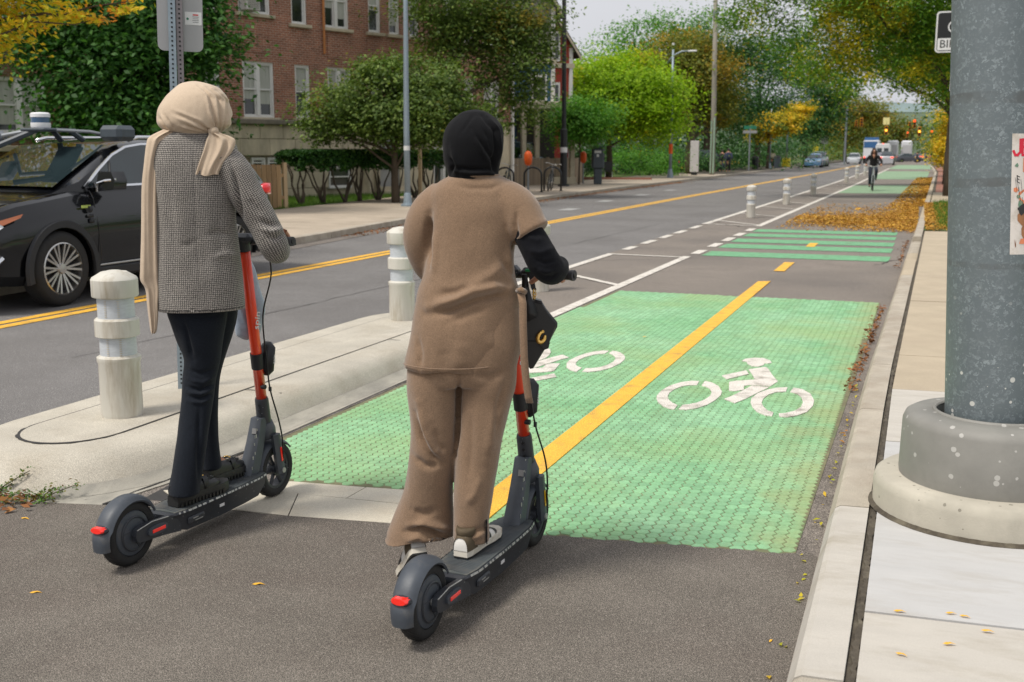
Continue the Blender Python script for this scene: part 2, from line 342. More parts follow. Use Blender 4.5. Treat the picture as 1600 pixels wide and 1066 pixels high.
# painted marks
SYMBOL = [[(-1.333, 7.271), (-1.383, 7.261), (-1.442, 7.189), (-1.488, 7.057), (-1.508, 6.891), (-1.502, 6.723), (-1.485, 6.638), (-1.453, 6.543), (-1.396, 6.442), (-1.354, 6.401), (-1.319, 6.394), (-1.322, 6.504), (-1.365, 6.558), (-1.404, 6.632), (-1.433, 6.73), (-1.445, 6.838), (-1.436, 6.965), (-1.409, 7.066), (-1.364, 7.123), (-1.322, 7.139)], [(-1.296, 7.285), (-1.241, 7.251), (-1.179, 7.151), (-1.131, 6.993), (-1.12, 6.883), (-1.127, 6.735), (-1.152, 6.584), (-1.197, 6.466), (-1.244, 6.408), (-1.293, 6.403), (-1.294, 6.525), (-1.265, 6.549), (-1.224, 6.61), (-1.192, 6.718), (-1.18, 6.842), (-1.19, 6.951), (-1.222, 7.056), (-1.261, 7.113), (-1.29, 7.131)], [(-0.744, 7.273), (-0.809, 7.237), (-0.86, 7.151), (-0.904, 7.02), (-0.921, 6.865), (-0.911, 6.744), (-0.882, 6.616), (-0.837, 6.5), (-0.781, 6.431), (-0.739, 6.421), (-0.742, 6.519), (-0.78, 6.554), (-0.816, 6.641), (-0.844, 6.751), (-0.85, 6.873), (-0.834, 7.008), (-0.799, 7.097), (-0.739, 7.138)], [(-0.704, 7.276), (-0.647, 7.25), (-0.581, 7.12), (-0.542, 6.933), (-0.536, 6.779), (-0.555, 6.605), (-0.6, 6.491), (-0.649, 6.429), (-0.697, 6.424), (-0.709, 6.499), (-0.67, 6.529), (-0.626, 6.605), (-0.602, 6.72), (-0.603, 6.858), (-0.625, 6.993), (-0.662, 7.091), (-0.712, 7.137)], [(-1.172, 8.114), (-1.157, 8.207), (-1.103, 8.268), (-1.032, 8.279), (-0.978, 8.206), (-0.951, 8.116), (-0.979, 8.071), (-0.998, 8.088), (-0.998, 7.99), (-1.025, 7.932), (-1.074, 7.938), (-1.116, 8.02), (-1.131, 8.089)], [(-1.219, 7.511), (-1.086, 7.759), (-1.051, 7.636), (-1.168, 7.4)], [(-1.075, 7.796), (-0.974, 7.937), (-0.944, 7.868), (-0.892, 7.659), (-0.827, 7.446), (-0.856, 7.271), (-0.939, 7.269), (-0.993, 7.261), (-1.023, 7.221), (-1.005, 7.098), (-1.047, 7.043), (-1.092, 7.034), (-1.136, 7.311), (-1.098, 7.367), (-0.984, 7.451), (-1.016, 7.591)], [(-0.975, 7.247), (-0.859, 7.234), (-0.897, 7.079), (-0.954, 6.835), (-0.999, 6.686), (-1.081, 6.78), (-1.051, 6.872), (-1.01, 7.057)]]
mb = MB()
for P in SYMBOL: mb.prism(P, ZP-.006, ZP)
struct("bicycle_marking", mb, m_white)
mb = MB()
for P in SYMBOL: mb.prism([(-(x+1.311)-2.199, -(y-6.812)+7.762) for x, y in P], ZP-.006, ZP)
struct("bicycle_marking", mb, m_white)
def rect(x0, x1, y0, y1, z): return sheet([(x0, y0), (x1, y0), (x1, y1), (x0, y1)], z)
struct("lane_centre_line", MB().prism([(-1.775, 4.10), (-1.64, 4.08), (-1.63, 13.45), (-1.77, 13.35)], ZP-.007, ZP), m_yel)
for a, b in ((14.65, 15.9), (18.7, 19.5), (31.5, 32.6)):
    struct("lane_centre_dash", rect(-1.76+drw(a), -1.62+drw(a), a, b, .012), m_yel)
struct("lane_edge_line", strip(lambda Y: -3.31+drw(Y), lambda Y: -3.19+drw(Y), 8.9, 16.3, .012), m_white)
struct("lane_edge_line", strip(lambda Y: -3.31+drw(Y), lambda Y: -3.17+drw(Y), 23.6, 118, .012), m_white)
for a, b in ((16.75, 17.45), (18.1, 18.9), (19.4, 20.25), (20.7, 21.5), (22.1, 22.85)):
    struct("lane_edge_dash", rect(-3.30+drw(a), -3.15+drw(a), a, b, .012), m_white)
struct("buffer_line", strip(lambda Y: -4.50+drw(Y), lambda Y: -4.38+drw(Y), 11.2, 16.35, .012), m_white)
struct("buffer_line", strip(lambda Y: -4.52+drw(Y), lambda Y: -4.38+drw(Y), 23.95, 110, .012), m_white)
for a, b in ((17.1, 17.75), (18.35, 19.15), (19.7, 20.5), (20.95, 21.8), (22.45, 23.4)):
    struct("buffer_dash", rect(-4.50+drw(a), -4.36+drw(a), a, b, .012), m_white)
def bar(p, q, wd, z=.0125):
    d = Vector((q[0]-p[0], q[1]-p[1])); n = Vector((-d.y, d.x)).normalized()*wd/2
    return sheet([(p[0]-n.x, p[1]-n.y), (q[0]-n.x, q[1]-n.y), (q[0]+n.x, q[1]+n.y), (p[0]+n.x, p[1]+n.y)], z)
for p, q in (((-4.42, 16.28), (-3.22, 16.14)), ((-4.38, 13.55), (-3.27, 12.42)), ((-4.40, 24.05), (-3.16, 23.72)), ((-4.36, 25.4), (-3.2, 24.0)), ((-4.36, 28.6), (-3.16, 27.4)),
             ((-4.35, 32.6), (-3.16, 31.2)), ((-4.35, 36.2), (-3.15, 34.8)), ((-4.33, 40.4), (-3.14, 39.0)), ((-4.3, 45), (-3.1, 43.6)), ((-4.3, 50), (-3.1, 48.6)), ((-4.3, 56), (-3.1, 54.4)), ((-4.3, 62), (-3.1, 60.4))):
    struct("buffer_bar", bar(p, q, .10), m_white)
for a, b in ((16.55, 17.35), (18.05, 18.85), (19.3, 20.1), (20.7, 21.45), (21.95, 22.75)):
    struct("green_stripe", sheet([(-3.06, a), (-.36, a-.05), (-.34, b-.05), (-3.05, b)], .009), m_greenS)
struct("green_patch", sheet([(-2.98, 44.5), (-.05, 44.8), (.12, 56.3), (-2.95, 55.5)], .009), m_greenF)
struct("green_patch", sheet([(-2.9, 69), (.35, 69), (.75, 99), (-2.85, 99)], .009), m_greenF)
struct("green_patch", sheet([(-2.9, 112), (1.0, 112), (1.3, 150), (-2.85, 150)], .009), m_greenF)
dyx = lambda Y: -7.93+.008*min(50, max(0, Y-40))
for dx in (-.01, .18):
    struct("centre_line", strip(lambda Y: dyx(Y)+dx, lambda Y: dyx(Y)+dx+.13, -8, 150, .005), m_yel)
for a in (23, 28.5, 34, 39.5, 45): struct("parking_tick", rect(-9.2, -8.9+.2, a, a+.12, .005) if 0 else rect(kl(a)+1.9, kl(a)+2.3, a, a+1.1, .005), mat("paint_worn", (.34, .34, .33), .8))
# cracks and tar patches in the carriageway
rnd = random.Random(3)
def crack(name, p, q, n, wd, z, jit, m):
    mb = MB(); L = []; Rr = []
    for i in range(n+1):
        t = i/n; x = p[0]+(q[0]-p[0])*t+rnd.uniform(-jit, jit); y = p[1]+(q[1]-p[1])*t+rnd.uniform(-jit, jit); w_ = wd*rnd.uniform(.4, 1.2)
        d = Vector((q[0]-p[0], q[1]-p[1])).normalized(); L.append((x-d.y*w_, y+d.x*w_, z)); Rr.append((x+d.y*w_, y-d.x*w_, z))
    mb.add(L+Rr, [(i, i+1, n+2+i, n+1+i) for i in range(n)]); return struct(name, mb, m)
crack("road_crack", (-6.0, 6.5), (-5.3, 24), 60, .006, .006, .03, m_tar)
crack("road_crack", (-3.0, 16.0), (-4.4, 15.2), 14, .008, .013, .03, m_tar)
crack("road_crack", (-.5, 15.9), (.0, 17.8), 14, .012, .013, .05, m_tar)
crack("road_crack", (-4.9, 26), (-3.3, 22.9), 18, .010, .013, .06, m_tar)
crack("gutter_seam", (-3.21, 4.98), (-3.235, 9.0), 40, .006, .0125, .006, m_tar)
crack("gutter_seam", (-3.215, 4.9), (-3.32, 3.72), 12, .006, .0125, .01, m_tar)

# concrete median island with rolled curb
isl = struct("median_island", MB(), m_conc)
def stadium(cx, y0, y1, wd, n=14, ry=None):
    ry = ry or wd*1.15; P = []
    for k in range(n+1): a = math.pi+math.pi*k/n; P.append((cx+wd*math.cos(a), y0+ry*(1+math.sin(a))))
    for k in range(n+1): a = math.pi*k/n; P.append((cx+wd*math.cos(a), y1-ry*(1-math.sin(a))))
    return P
CXI = -3.955
prof = [(.620, .000, 3.62, 9.0), (.600, .030, 3.66, 8.98), (.560, .100, 3.73, 8.92), (.520, .138, 3.79, 8.86), (.470, .152, 3.85, 8.8), (.40, .158, 3.92, 8.74), (.30, .156, 4.0, 8.6)]
rr = [[(x, y, z) for x, y in stadium(CXI, a, b, wd)] for wd, z, a, b in prof]
mb = MB(); mb.rings(rr, cap=False); n_ = len(rr[0]); mb.add(rr[-1], [tuple(range(n_))])
part("curb", mb, m_conc, isl, smooth=True, sharp=50)
# pan around it: the foot of the island flares out to the gutter
pan = [(-3.235, 9.3), (-3.235, 4.18), (-3.33, 3.69), (-3.55, 3.62), (-3.80, 3.575), (-4.3, 3.55), (-4.62, 3.9), (-4.62, 9.3)]
part("gutter_pan", MB().prism(pan, -.02, .009), m_conc_g, isl)
rr = [[(x, y, z) for x, y in stadium(CXI, a, b, wd)] for wd, z, a, b in ((.70, .010, 3.56, 9.06), (.66, .014, 3.585, 9.04), (.625, .026, 3.615, 9.01), (.60, .04, 3.65, 8.98))]
part("curb_foot", MB().rings([[(min(x, -3.262), y, z) for x, y, z in r] for r in rr], cap=False), m_conc_g, isl, smooth=True)
def ringstrip(P, Q, z): n = len(P); return MB().add([(x, y, z) for x, y in P]+[(x, y, z) for x, y in Q], [(i, (i+1) % n, n+(i+1) % n, n+i) for i in range(n)])
rn = random.Random(5)
P1 = stadium(CXI-.015, 4.02, 8.5, .262, 40)
P0 = [(x+(x-CXI)*rn.uniform(.01, .05), y+rn.uniform(-.006, .004)-(.02 if y < 4.3 else 0)) for x, y in P1]
part("joint", ringstrip(P0, P1, .1600), m_tar, isl)
part("inner_slab", MB().prism(P1, .10, .1605), m_conc, isl)
for Yj in (5.42, 7.3): part("joint", MB().add([(-3.34, Yj+.02, .0125), (-3.34, Yj+.035, .0125), (-3.47, Yj+.01, .150), (-3.47, Yj-.003, .150), (-3.70, Yj-.02, .1625), (-3.70, Yj-.03, .1625)], [(0, 1, 2, 3), (3, 2, 4, 5)]), m_tar, isl)

# right-hand curb, joint and sidewalk slabs
cb = struct("curb_right", MB(), m_curb)
Ys = [-2, 1.2, 2.9, 4.47, 6.3, 7.7, 9.6, 11.6, 13.6, 15.6, 17.6, 20, 23, 26, 29, 32, 36, 40, 45, 50, 56, 62, 70, 78, 88, 100, 120, 150]
rn = random.Random(11)
for a, b in zip(Ys, Ys[1:]):
    a1, b1 = a+.006, b-.006; xa, xb = drift(a), drift(b); h = .13 if not (15 < a < 20) else .05
    secs = [[(-.285+x, Y, -.03), (-.275+x, Y, .045), (-.245+x, Y, h-.012), (-.225+x, Y, h), (-.115+x, Y, h+.003), (-.108+x, Y, -.03)] for x, Y in ((xa, a1), (xb, b1))]
    part("curb_stone", MB().rings(secs), m_curb if rn.random() < .6 else m_conc_c if a < 8 else m_conc_t, cb)
struct("curb_joint", strip(lambda Y: -.112+drift(Y), lambda Y: -.078+drift(Y), -2, 20, .120, 2), m_dirt)
crack("curb_joint", (-.094, -2), (-.092, 7.5), 300, .012, .127, .004, m_dirt)
crack("curb_joint", (-.084, 7.5), (.02, 14), 160, .012, .127, .006, m_dirt)
struct("sidewalk_bed", strip(lambda Y: -.108+drift(Y), lambda Y: 3.2+drift(Y), -3, 200, .108, 6), m_dirt)
sw = struct("sidewalk", MB(), m_conc_w)
SY = [(-3, .9, 'c'), (.9, 3.41, 'c'), (3.41, 4.53, 'w'), (4.53, 5.6, 'w'), (5.6, 6.9, 'c'), (6.9, 8.11, 't'), (8.11, 9.3, 't'), (9.3, 10.1, 't'), (10.1, 11.2, 't'), (11.2, 13.4, 't'), (13.4, 15.2, 't'), (15.2, 17.4, 't'), (17.4, 19.6, 't'), (19.6, 21.5, 't'), (34, 37, 't'), (37, 40, 't'), (40, 43, 't')]
for a, b, k in SY:
    m = {'c': m_conc_c, 'w': m_conc_w, 't': m_conc_t}[k]; dz = rn.uniform(-.003, .003)
    for x0, x1 in ((-.082, 1.62), (1.63, 3.2)):
        sl = .10
        part("slab", MB().prism([(x0+drift(a), a+.005+sl*(x0)*.6), (x1+drift(a), a+.005+sl*x1*.6), (x1+drift(b), b-.005+sl*x1*.6), (x0+drift(b), b-.005+sl*x0*.6)], .09, .131+dz), m, sw)
struct("verge", strip(lambda Y: -.1+drift(Y), lambda Y: 3.2+drift(Y), 21.6, 34, .135, 4), m_grassb)
bk = struct("brick_paving", strip(lambda Y: .0+drift(Y), lambda Y: 3.2+drift(Y), 43, 120, .125, 6), m_brickw)
# left-hand kerb and sidewalk
lw = struct("curb_left", MB(), m_curb)
for i in range(40):
    a = -8+i*3.2+.01; b = a+3.18; h = .13
    secs = [[(kl(Y), Y, -.03), (kl(Y), Y, h-.01), (kl(Y)-.02, Y, h), (kl(Y)-.17, Y, h), (kl(Y)-.17, Y, -.03)] for Y in (a, b)]
    part("curb_stone", MB().rings(secs), m_curb, lw)
struct("gutter_left", strip(lambda Y: kl(Y), lambda Y: kl(Y)+.35, -8, 130, .006, 3), m_gut)
wk = struct("sidewalk_left", strip(lambda Y: kl(Y)-4.6, lambda Y: kl(Y)-.17, -8, 230, .112, 4), m_dirt)
m_lw = mat("concrete_walk", (.40, .335, .26), .88, var=.12, vs=1.5, dirt=(.30, .25, .19), ds=.8, speck=.12, ss=120, perobj=.10)
for i in range(34):
    a = -6+i*2.4; b = a+2.39
    for x0, x1 in ((-2.35, -.19), (-4.55, -2.36)):
        part("slab", MB().prism([(kl(a)+x0, a), (kl(a)+x1, a), (kl(b)+x1, b), (kl(b)+x0, b)], .09, .126), m_lw, wk)
struct("lawn", strip(lambda Y: -60, lambda Y: kl(Y)-4.6, 12, 240, .10, 6), m_grassb)
# far hills
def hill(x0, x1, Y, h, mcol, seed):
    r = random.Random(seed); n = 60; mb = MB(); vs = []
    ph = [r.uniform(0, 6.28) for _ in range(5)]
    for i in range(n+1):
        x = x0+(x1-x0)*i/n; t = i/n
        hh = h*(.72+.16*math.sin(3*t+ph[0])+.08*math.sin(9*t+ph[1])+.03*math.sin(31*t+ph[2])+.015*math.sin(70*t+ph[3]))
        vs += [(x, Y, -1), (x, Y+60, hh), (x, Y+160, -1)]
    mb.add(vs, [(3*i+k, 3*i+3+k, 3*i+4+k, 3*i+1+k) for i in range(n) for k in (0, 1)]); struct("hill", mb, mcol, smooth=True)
hill(-500, 500, 620, 30, mat("hill_wood", (.115, .16, .10), .95, var=.35, vs=.08, bmp=1, bs=.4, bd=3), 1)
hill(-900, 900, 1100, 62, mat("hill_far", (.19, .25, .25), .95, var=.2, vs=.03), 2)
# ================================================================== BUILDINGS
def brick_mat(name, c1, c2, mort, scale=1.0):
    m, t, b = newmat(name); tcn = t.nodes.new("ShaderNodeTexCoord"); sp = t.nodes.new("ShaderNodeSeparateXYZ"); t.links.new(tcn.outputs['Object'], sp.inputs[0])
    cb_ = t.nodes.new("ShaderNodeCombineXYZ"); t.links.new(math_(t, 'ADD', sp.outputs[0], sp.outputs[1]), cb_.inputs[0]); t.links.new(sp.outputs[2], cb_.inputs[1])
    br = t.nodes.new("ShaderNodeTexBrick"); t.links.new(cb_.outputs[0], br.inputs['Vector'])
    br.inputs['Color1'].default_value = (*c1, 1); br.inputs['Color2'].default_value = (*c2, 1); br.inputs['Mortar'].default_value = (*mort, 1)
    br.inputs['Scale'].default_value = 1/scale; br.inputs['Brick Width'].default_value = .21; br.inputs['Row Height'].default_value = .072
    br.inputs['Mortar Size'].default_value = .008; br.inputs['Bias'].default_value = -.1
    c = tcn.outputs['Object']
    col = mixc(t, 1, br.outputs[0], mrange(t, noise(t, c, 1.1, 6, .65), .3, .7, .72, 1.28), 'MULTIPLY')
    col = mixc(t, 1, col, mrange(t, noise(t, c, 14, 4, .65), .3, .7, .75, 1.25), 'MULTIPLY')
    t.links.new(col, b.inputs['Base Color']); b.inputs['Roughness'].default_value = .9
    bump(t, b, br.outputs['Fac'], -.6, .008); return m
m_brick = brick_mat("red_brick", (.33, .135, .082), (.21, .088, .056), (.38, .30, .23))
m_brickb = brick_mat("brown_brick", (.19, .10, .045), (.12, .06, .03), (.22, .17, .12))
m_lime = mat("limestone", (.55, .48, .35), .85, var=.18, vs=3, dirt=(.34, .29, .21), ds=1.2, dth=(.45, .7), bmp=.3, bs=40, perobj=.10, stretch=(1, 1, .5))
m_limed = mat("limestone_dark", (.20, .175, .135), .85, var=.25, vs=4, dirt=(.11, .10, .08), ds=1.5)
m_frame = mat("white_frame", (.72, .71, .68), .5, var=.06, vs=6)
m_glass = glass_mat("window_glass", (.03, .035, .032), .06)
m_curt = mat("curtain", (.42, .43, .38), .9, var=.2, vs=5, stretch=(6, 1, .3))
m_ac = mat("ac_metal", (.55, .55, .52), .6, var=.08)
m_copper = mat("copper_pipe", (.48, .19, .06), .55, var=.2, vs=5, metal=.2)
m_doorg = mat("door_grey", (.34, .34, .33), .6, var=.08)
def wall_holes(mb, x0, x1, z0, z1, holes, th=.3, y=0):
    xs = sorted({x0, x1, *[h[0] for h in holes], *[h[1] for h in holes]}); zs = sorted({z0, z1, *[h[2] for h in holes], *[h[3] for h in holes]})
    xs = [x for x in xs if x0 <= x <= x1]; zs = [z for z in zs if z0 <= z <= z1]
    def hole(x, z): return any(h[0] < x < h[1] and h[2] < z < h[3] for h in holes)
    for i, (a, b) in enumerate(zip(xs, xs[1:])):
        k = 0
        while k < len(zs)-1:
            if hole((a+b)/2, (zs[k]+zs[k+1])/2): k += 1; continue
            j = k
            while j < len(zs)-1 and not hole((a+b)/2, (zs[j]+zs[j+1])/2): j += 1
            mb.box(((a+b)/2, y+th/2, (zs[k]+zs[j])/2), (b-a, th, zs[j]-zs[k])); k = j
def window(root, x0, x1, z0, z1, double=False, ac=False, curtain=True, sill=True, y=.09):
    fr = MB(); w_ = x1-x0; t = .06
    fr.box((x0+t/2, y, (z0+z1)/2), (t, .1, z1-z0)); fr.box((x1-t/2, y, (z0+z1)/2), (t, .1, z1-z0))
    fr.box(((x0+x1)/2, y, z1-t/2), (w_-2*t, .1, t)); fr.box(((x0+x1)/2, y, z0+t/2), (w_-2*t, .1, t))
    bays = [(x0+t, x1-t)]
    if double:
        xm = (x0+x1)/2; fr.box((xm, y-.005, (z0+z1)/2), (.13, .11, z1-z0-2*t)); bays = [(x0+t, xm-.065), (xm+.065, x1-t)]
    f = part("window", fr, m_frame, root)
    zm = z0+(z1-z0)*.5
    for a, b in bays:
        s = MB(); q = .035
        for (zl, zh, yy) in ((zm, z1-t, y+.0), (z0+t, zm+.03, y+.035)):
            s.box((a+q/2, yy, (zl+zh)/2), (q, .05, zh-zl)); s.box((b-q/2, yy, (zl+zh)/2), (q, .05, zh-zl))
            s.box(((a+b)/2, yy, zh-q/2), (b-a-2*q, .05, q)); s.box(((a+b)/2, yy, zl+q/2), (b-a-2*q, .05, q*1.3))
        part("sash", s, m_frame, f)
        part("pane", MB().box(((a+b)/2, y+.05, (z0+z1)/2), (b-a, .006, z1-z0-2*t)), m_glass, f)
        if curtain:
            rc = random.Random(int(a*100)); h = rc.uniform(.3, .9)*(z1-z0)
            part("blind", MB().box(((a+b)/2, y+.03, z1-t-h/2+.0), (b-a-.04, .004, h*.98)), m_curt, f)
    if sill: part("sill", MB().box(((x0+x1)/2, -.02, z0-.05), (w_+.25, .2, .10), bev=.01), m_lime, f)
    if ac: 
        a = part("air_conditioner", MB().box((x0+.33, -.12, z0+.24), (.5, .45, .36), bev=.015), m_ac, root)
        mb = MB()
        for k in range(6): mb.box((x0+.33, -.353, z0+.12+k*.05), (.42, .012, .018))
        part("grille", mb, m_limed, a)
RZB = R_(69.153)
B1 = thing("brick_apartment_building", "red brick apartment building with white sash windows and a pale stone base", "building", (-19.259, 31.823, 0), RZB)
wins = []
f1 = [(-2.17, -.98, 1), (-.14, .47, 0), (1.22, 2.25, 1), (3.15, 3.7, 0), (4.1, 4.6, 0), (5.08, 5.55, 0), (6.8, 7.32, 0), (7.85, 8.37, 0), (8.95, 9.85, 1), (-5.6, -4.4, 1), (-3.6, -3.0, 0)]
for a, b, d in f1:
    wins.append((a, b, 2.66 if a < 6 else 2.85, 4.38 if a < 6 else 4.35, d, False))
for a, b, d in f1:
    wins.append((a-.06, b-.05, 5.66 if a > -1.5 else 5.84, 7.45, d, a == -2.17))
for a, b, d in f1: wins.append((a, b, 8.7, 10.3, d, False))
mb = MB(); wall_holes(mb, -7.6, 10.6, 2.62, 11.2, [w_[:4] for w_ in wins]); part("wall", mb, m_brick, B1)
for a, b, z0, z1, d, ac in wins: window(B1, a, b, z0, z1, bool(d), ac)
mb = MB(); mb.box((10.45, 5, 6.8), (.28, 9.3, 8.8)); mb.box((-7.45, 5, 6.8), (.28, 9.3, 8.8)); mb.box((1.5, 9.8, 6), (18.2, .3, 10.4)); part("side_wall", mb, m_brick, B1)
part("roof", MB().box((1.5, 5, 11.3), (18.6, 10.4, .2)), m_limed, B1)
part("ledge", MB().box((-2.42, -.07, 2.52), (10.4, .3, .17), bev=.03), m_limed, B1)
# stone base laid in blocks
bw = [(-1.92, -1.40, 1.05, 1.40), (-1.30, -.80, 1.05, 1.40), (1.2, 2.2, .35, 1.1), (-4.6, -3.8, 1.0, 1.4)]
rn = random.Random(4)
for z0, z1 in ((2.0, 2.43), (1.47, 1.985), (.95, 1.455), (.4, .935), (-.05, .385)):
    x = -7.6
    while x < 2.8:
        x1 = min(2.8, x+rn.uniform(.85, 1.15)); 
        if 2.8-x1 < .3: x1 = 2.8
        if not any(b[0] < x1 and b[1] > x and b[2] < z1 and b[3] > z0 for b in bw):
            part("stone_block", MB().box(((x+x1)/2, .05+rn.uniform(0, .006), (z0+z1)/2), (x1-x-.012, .2, z1-z0), bev=.008), m_lime, B1)
        x = x1
mb = MB(); wall_holes(mb, -7.6, 2.8, -.1, 2.43, bw, .2, .155); part("base_wall", mb, m_lime, B1)
for q in bw: window(B1, *q, curtain=False, sill=False)
for x in (2.92, 3.3): part("pilaster", MB().box((x, -.0, 1.2), (.16, .3, 2.5), bev=.02), m_lime, B1)
mb = MB(); wall_holes(mb, 2.8, 10.6, -.1, 2.62, [(3.5, 4.5, .1, 2.2), (6.2, 7.3, .3, 2.1)], .3, .02); part("base_wall", mb, m_lime, B1)
part("door", MB().box((4.0, .12, 1.1), (1.0, .06, 2.2)).box((3.75, .08, 1.5), (.3, .03, 1.1)).box((4.25, .08, 1.5), (.3, .03, 1.1)), m_doorg, B1)
window(B1, 6.2, 7.3, .3, 2.1, True)
for k in range(3): part("step", MB().box((4.0, -.25-.3*k, .30-.14*k), (1.6, .3, .14)), m_lime, B1)
part("downspout", MB().cyl((1.06, -.08, 8.0), .045, 6.4, 10), m_copper, B1)
part("downspout", MB().box((10.55, -.08, 5.5), (.10, .10, 11)), m_frame, B1)
for x in (-1.6, 1.7, 3.42, 7.6): part("brick_panel", MB().box((x, -.012, 5.05), (.9, .03, .75)), m_brick, B1)

B2 = thing("brown_brick_building", "brown brick building with a paired white window, behind the yellow maple at the far left", "building", (-21.9, 24.9, 0), RZB)
w2 = [(-2.55, -1.12, 2.05, 3.52, 1), (-5.4, -4.0, 2.05, 3.52, 1), (-2.55, -1.12, 5.0, 6.5, 1), (-5.4, -4.0, 5.0, 6.5, 1)]
mb = MB(); wall_holes(mb, -9, .5, 1.75, 8.5, [q[:4] for q in w2]); part("wall", mb, m_brickb, B2)
for q in w2: window(B2, q[0], q[1], q[2], q[3], True)
part("ledge", MB().box((-4.2, -.06, 1.66), (9.6, .3, .16), bev=.02), m_lime, B2)
mb = MB(); mb.box((-4.2, .2, .8), (9.5, .3, 1.6)); part("base_wall", mb, m_brickb, B2)
part("side_wall", MB().box((.35, 3.2, 4.2), (.28, 5.8, 8.4)), m_brickb, B2)
part("downspout", MB().cyl((-.05, -.08, 4.2), .05, 8, 8), m_ac, B2)

# siding houses beyond the brick block
def siding(name, col):
    m, t, b = newmat(name); c = coord(t); sp = t.nodes.new("ShaderNodeSeparateXYZ"); t.links.new(c, sp.inputs[0])
    fr = math_(t, 'FRACT', math_(t, 'MULTIPLY', sp.outputs[2], 8.0))
    t.links.new(mixc(t, 1, col, mrange(t, noise(t, c, 3, 4), .3, .7, .8, 1.2), 'MULTIPLY'), b.inputs['Base Color'])
    b.inputs['Roughness'].default_value = .8; bump(t, b, fr, .8, .02); return m
m_blue = siding("blue_siding", (.045, .12, .22)); m_greyS = siding("grey_shingle", (.24, .23, .20)); m_redS = siding("red_siding", (.36, .05, .03)); m_trim = mat("cream_trim", (.52, .46, .34), .7)
m_roof = mat("roof_shingle", (.08, .075, .07), .9, var=.3, vs=20)
def house(name, label, loc, rz, wd, dp, h1, h2, rh, mlow, mup, porch=None, wins_=(), mats_roof=None):
    H_ = thing(name, label, "house", loc, rz)
    mb = MB(); mb.box((wd/2, dp/2, h1/2), (wd, dp, h1)); part("wall", mb, mlow, H_)
    mb = MB(); mb.box((wd/2, dp/2, (h1+h2)/2), (wd+.04, dp+.04, h2-h1))
    mb.extr([(0, h2), (wd, h2), (wd/2, h2+rh)], -.02, dp, lambda p, q, t: (p, t, q)); part("upper_wall", mb, mup, H_)
    mb = MB(); o = .35
    for s in (0, 1):
        a = (-o if s == 0 else wd+o, h2-o*rh/(wd/2)); b_ = (wd/2, h2+rh)
        mb.extr([a, b_, (b_[0], b_[1]+.16), (a[0], a[1]+.16)], -.4, dp+.4, lambda p, q, t: (p, t, q))
    part("roof", mb, m_roof, H_)
    mb = MB()
    for s in (0, 1):
        a = (-o if s == 0 else wd+o, h2-o*rh/(wd/2)); b_ = (wd/2, h2+rh)
        mb.extr([(a[0], a[1]-.14), (b_[0], b_[1]-.16), (b_[0], b_[1]+.02), (a[0], a[1]+.02)], -.46, -.405, lambda p, q, t: (p, t, q))
    part("rake_board", mb, m_trim, H_)
    part("belt_board", MB().box((wd/2, -.05, h1), (wd+.2, .12, .22)), m_trim, H_)
    part("corner_board", MB().box((.08, -.03, h2/2), (.18, .1, h2)), m_frame, H_); part("corner_board", MB().box((wd-.08, -.03, h2/2), (.18, .1, h2)), m_frame, H_)
    for x, z, a, b in wins_:
        f = MB(); f.box((x, -.05, z), (a+.2, .08, b+.2)); fo = part("window", f, m_frame, H_)
        part("pane", MB().box((x, -.093, z+b/4), (a, .02, b/2-.06)).box((x, -.093, z-b/4), (a, .02, b/2-.06)), m_glass, fo)
    return H_
HB = house("blue_house", "blue sided house with a cream columned porch, between the brick block and the lime tree", (-19.73, 46.7, 0), R_(42), 4.55, 9, 5.75, 8.2, 3.4, m_blue, m_greyS, wins_=[(3.75, 4.5, .6, 1.1), (1.2, 4.4, .7, 1.2), (2.4, 9.2, .7, .9)])
part("porch_roof", MB().box((3.45, -1.0, 3.66), (2.7, 2.0, .34), bev=.03), m_trim, HB)
for x in (2.25, 2.9, 4.65): part("porch_column", MB().box((x, -1.85, 1.9), (.2, .2, 3.15)), m_trim, HB)
part("porch_floor", MB().box((3.45, -1.0, .3), (2.7, 2.0, .3)), m_trim, HB)
part("front_door", MB().box((3.6, -.06, 1.75), (1.9, .08, 2.9)), m_roof, HB)
HR = house("red_house", "red gabled house with a cream rake board, peeking out beside the black pole", (-21.75, 51.9, 0), R_(40), 5.8, 8, 6.0, 6.9, 4.2, m_redS, m_redS, wins_=[(4.75, 6.95, .5, 1.3), (3.4, 8.4, .7, 1.0), (4.6, 4.4, .8, 1.3)])
# ================================================================== TREES
m_bark = mat("bark", (.085, .065, .045), .95, var=.35, vs=6, bmp=1, bs=22, bd=.02, stretch=(1, 1, .25))
m_bark2 = mat("bark_mossy", (.115, .105, .06), .95, var=.3, vs=5, bmp=1, bs=20, bd=.02, stretch=(1, 1, .25))
L_dark = leaf_mat("leaves_dark", [(.022, .080, .016), (.050, .150, .028), (.11, .26, .05)], trans=.35)
L_mid = leaf_mat("leaves_mid", [(.055, .105, .020), (.11, .18, .032), (.22, .30, .07)], (.36, .24, .03), (.60, .72), .45)
L_lime = leaf_mat("leaves_lime", [(.17, .32, .012), (.28, .46, .015), (.40, .56, .03)], (.55, .48, .02), (.56, .70), .35, trans=.45)
L_green = leaf_mat("leaves_fresh", [(.055, .18, .018), (.10, .28, .03), (.18, .38, .05)])
L_olive = leaf_mat("leaves_olive", [(.09, .125, .016), (.17, .19, .025), (.28, .25, .03)], (.48, .29, .03), (.52, .66), .35)
L_deep = leaf_mat("leaves_deep", [(.022, .085, .026), (.048, .14, .036), (.10, .21, .05)], (.28, .20, .02), (.66, .74), .3)
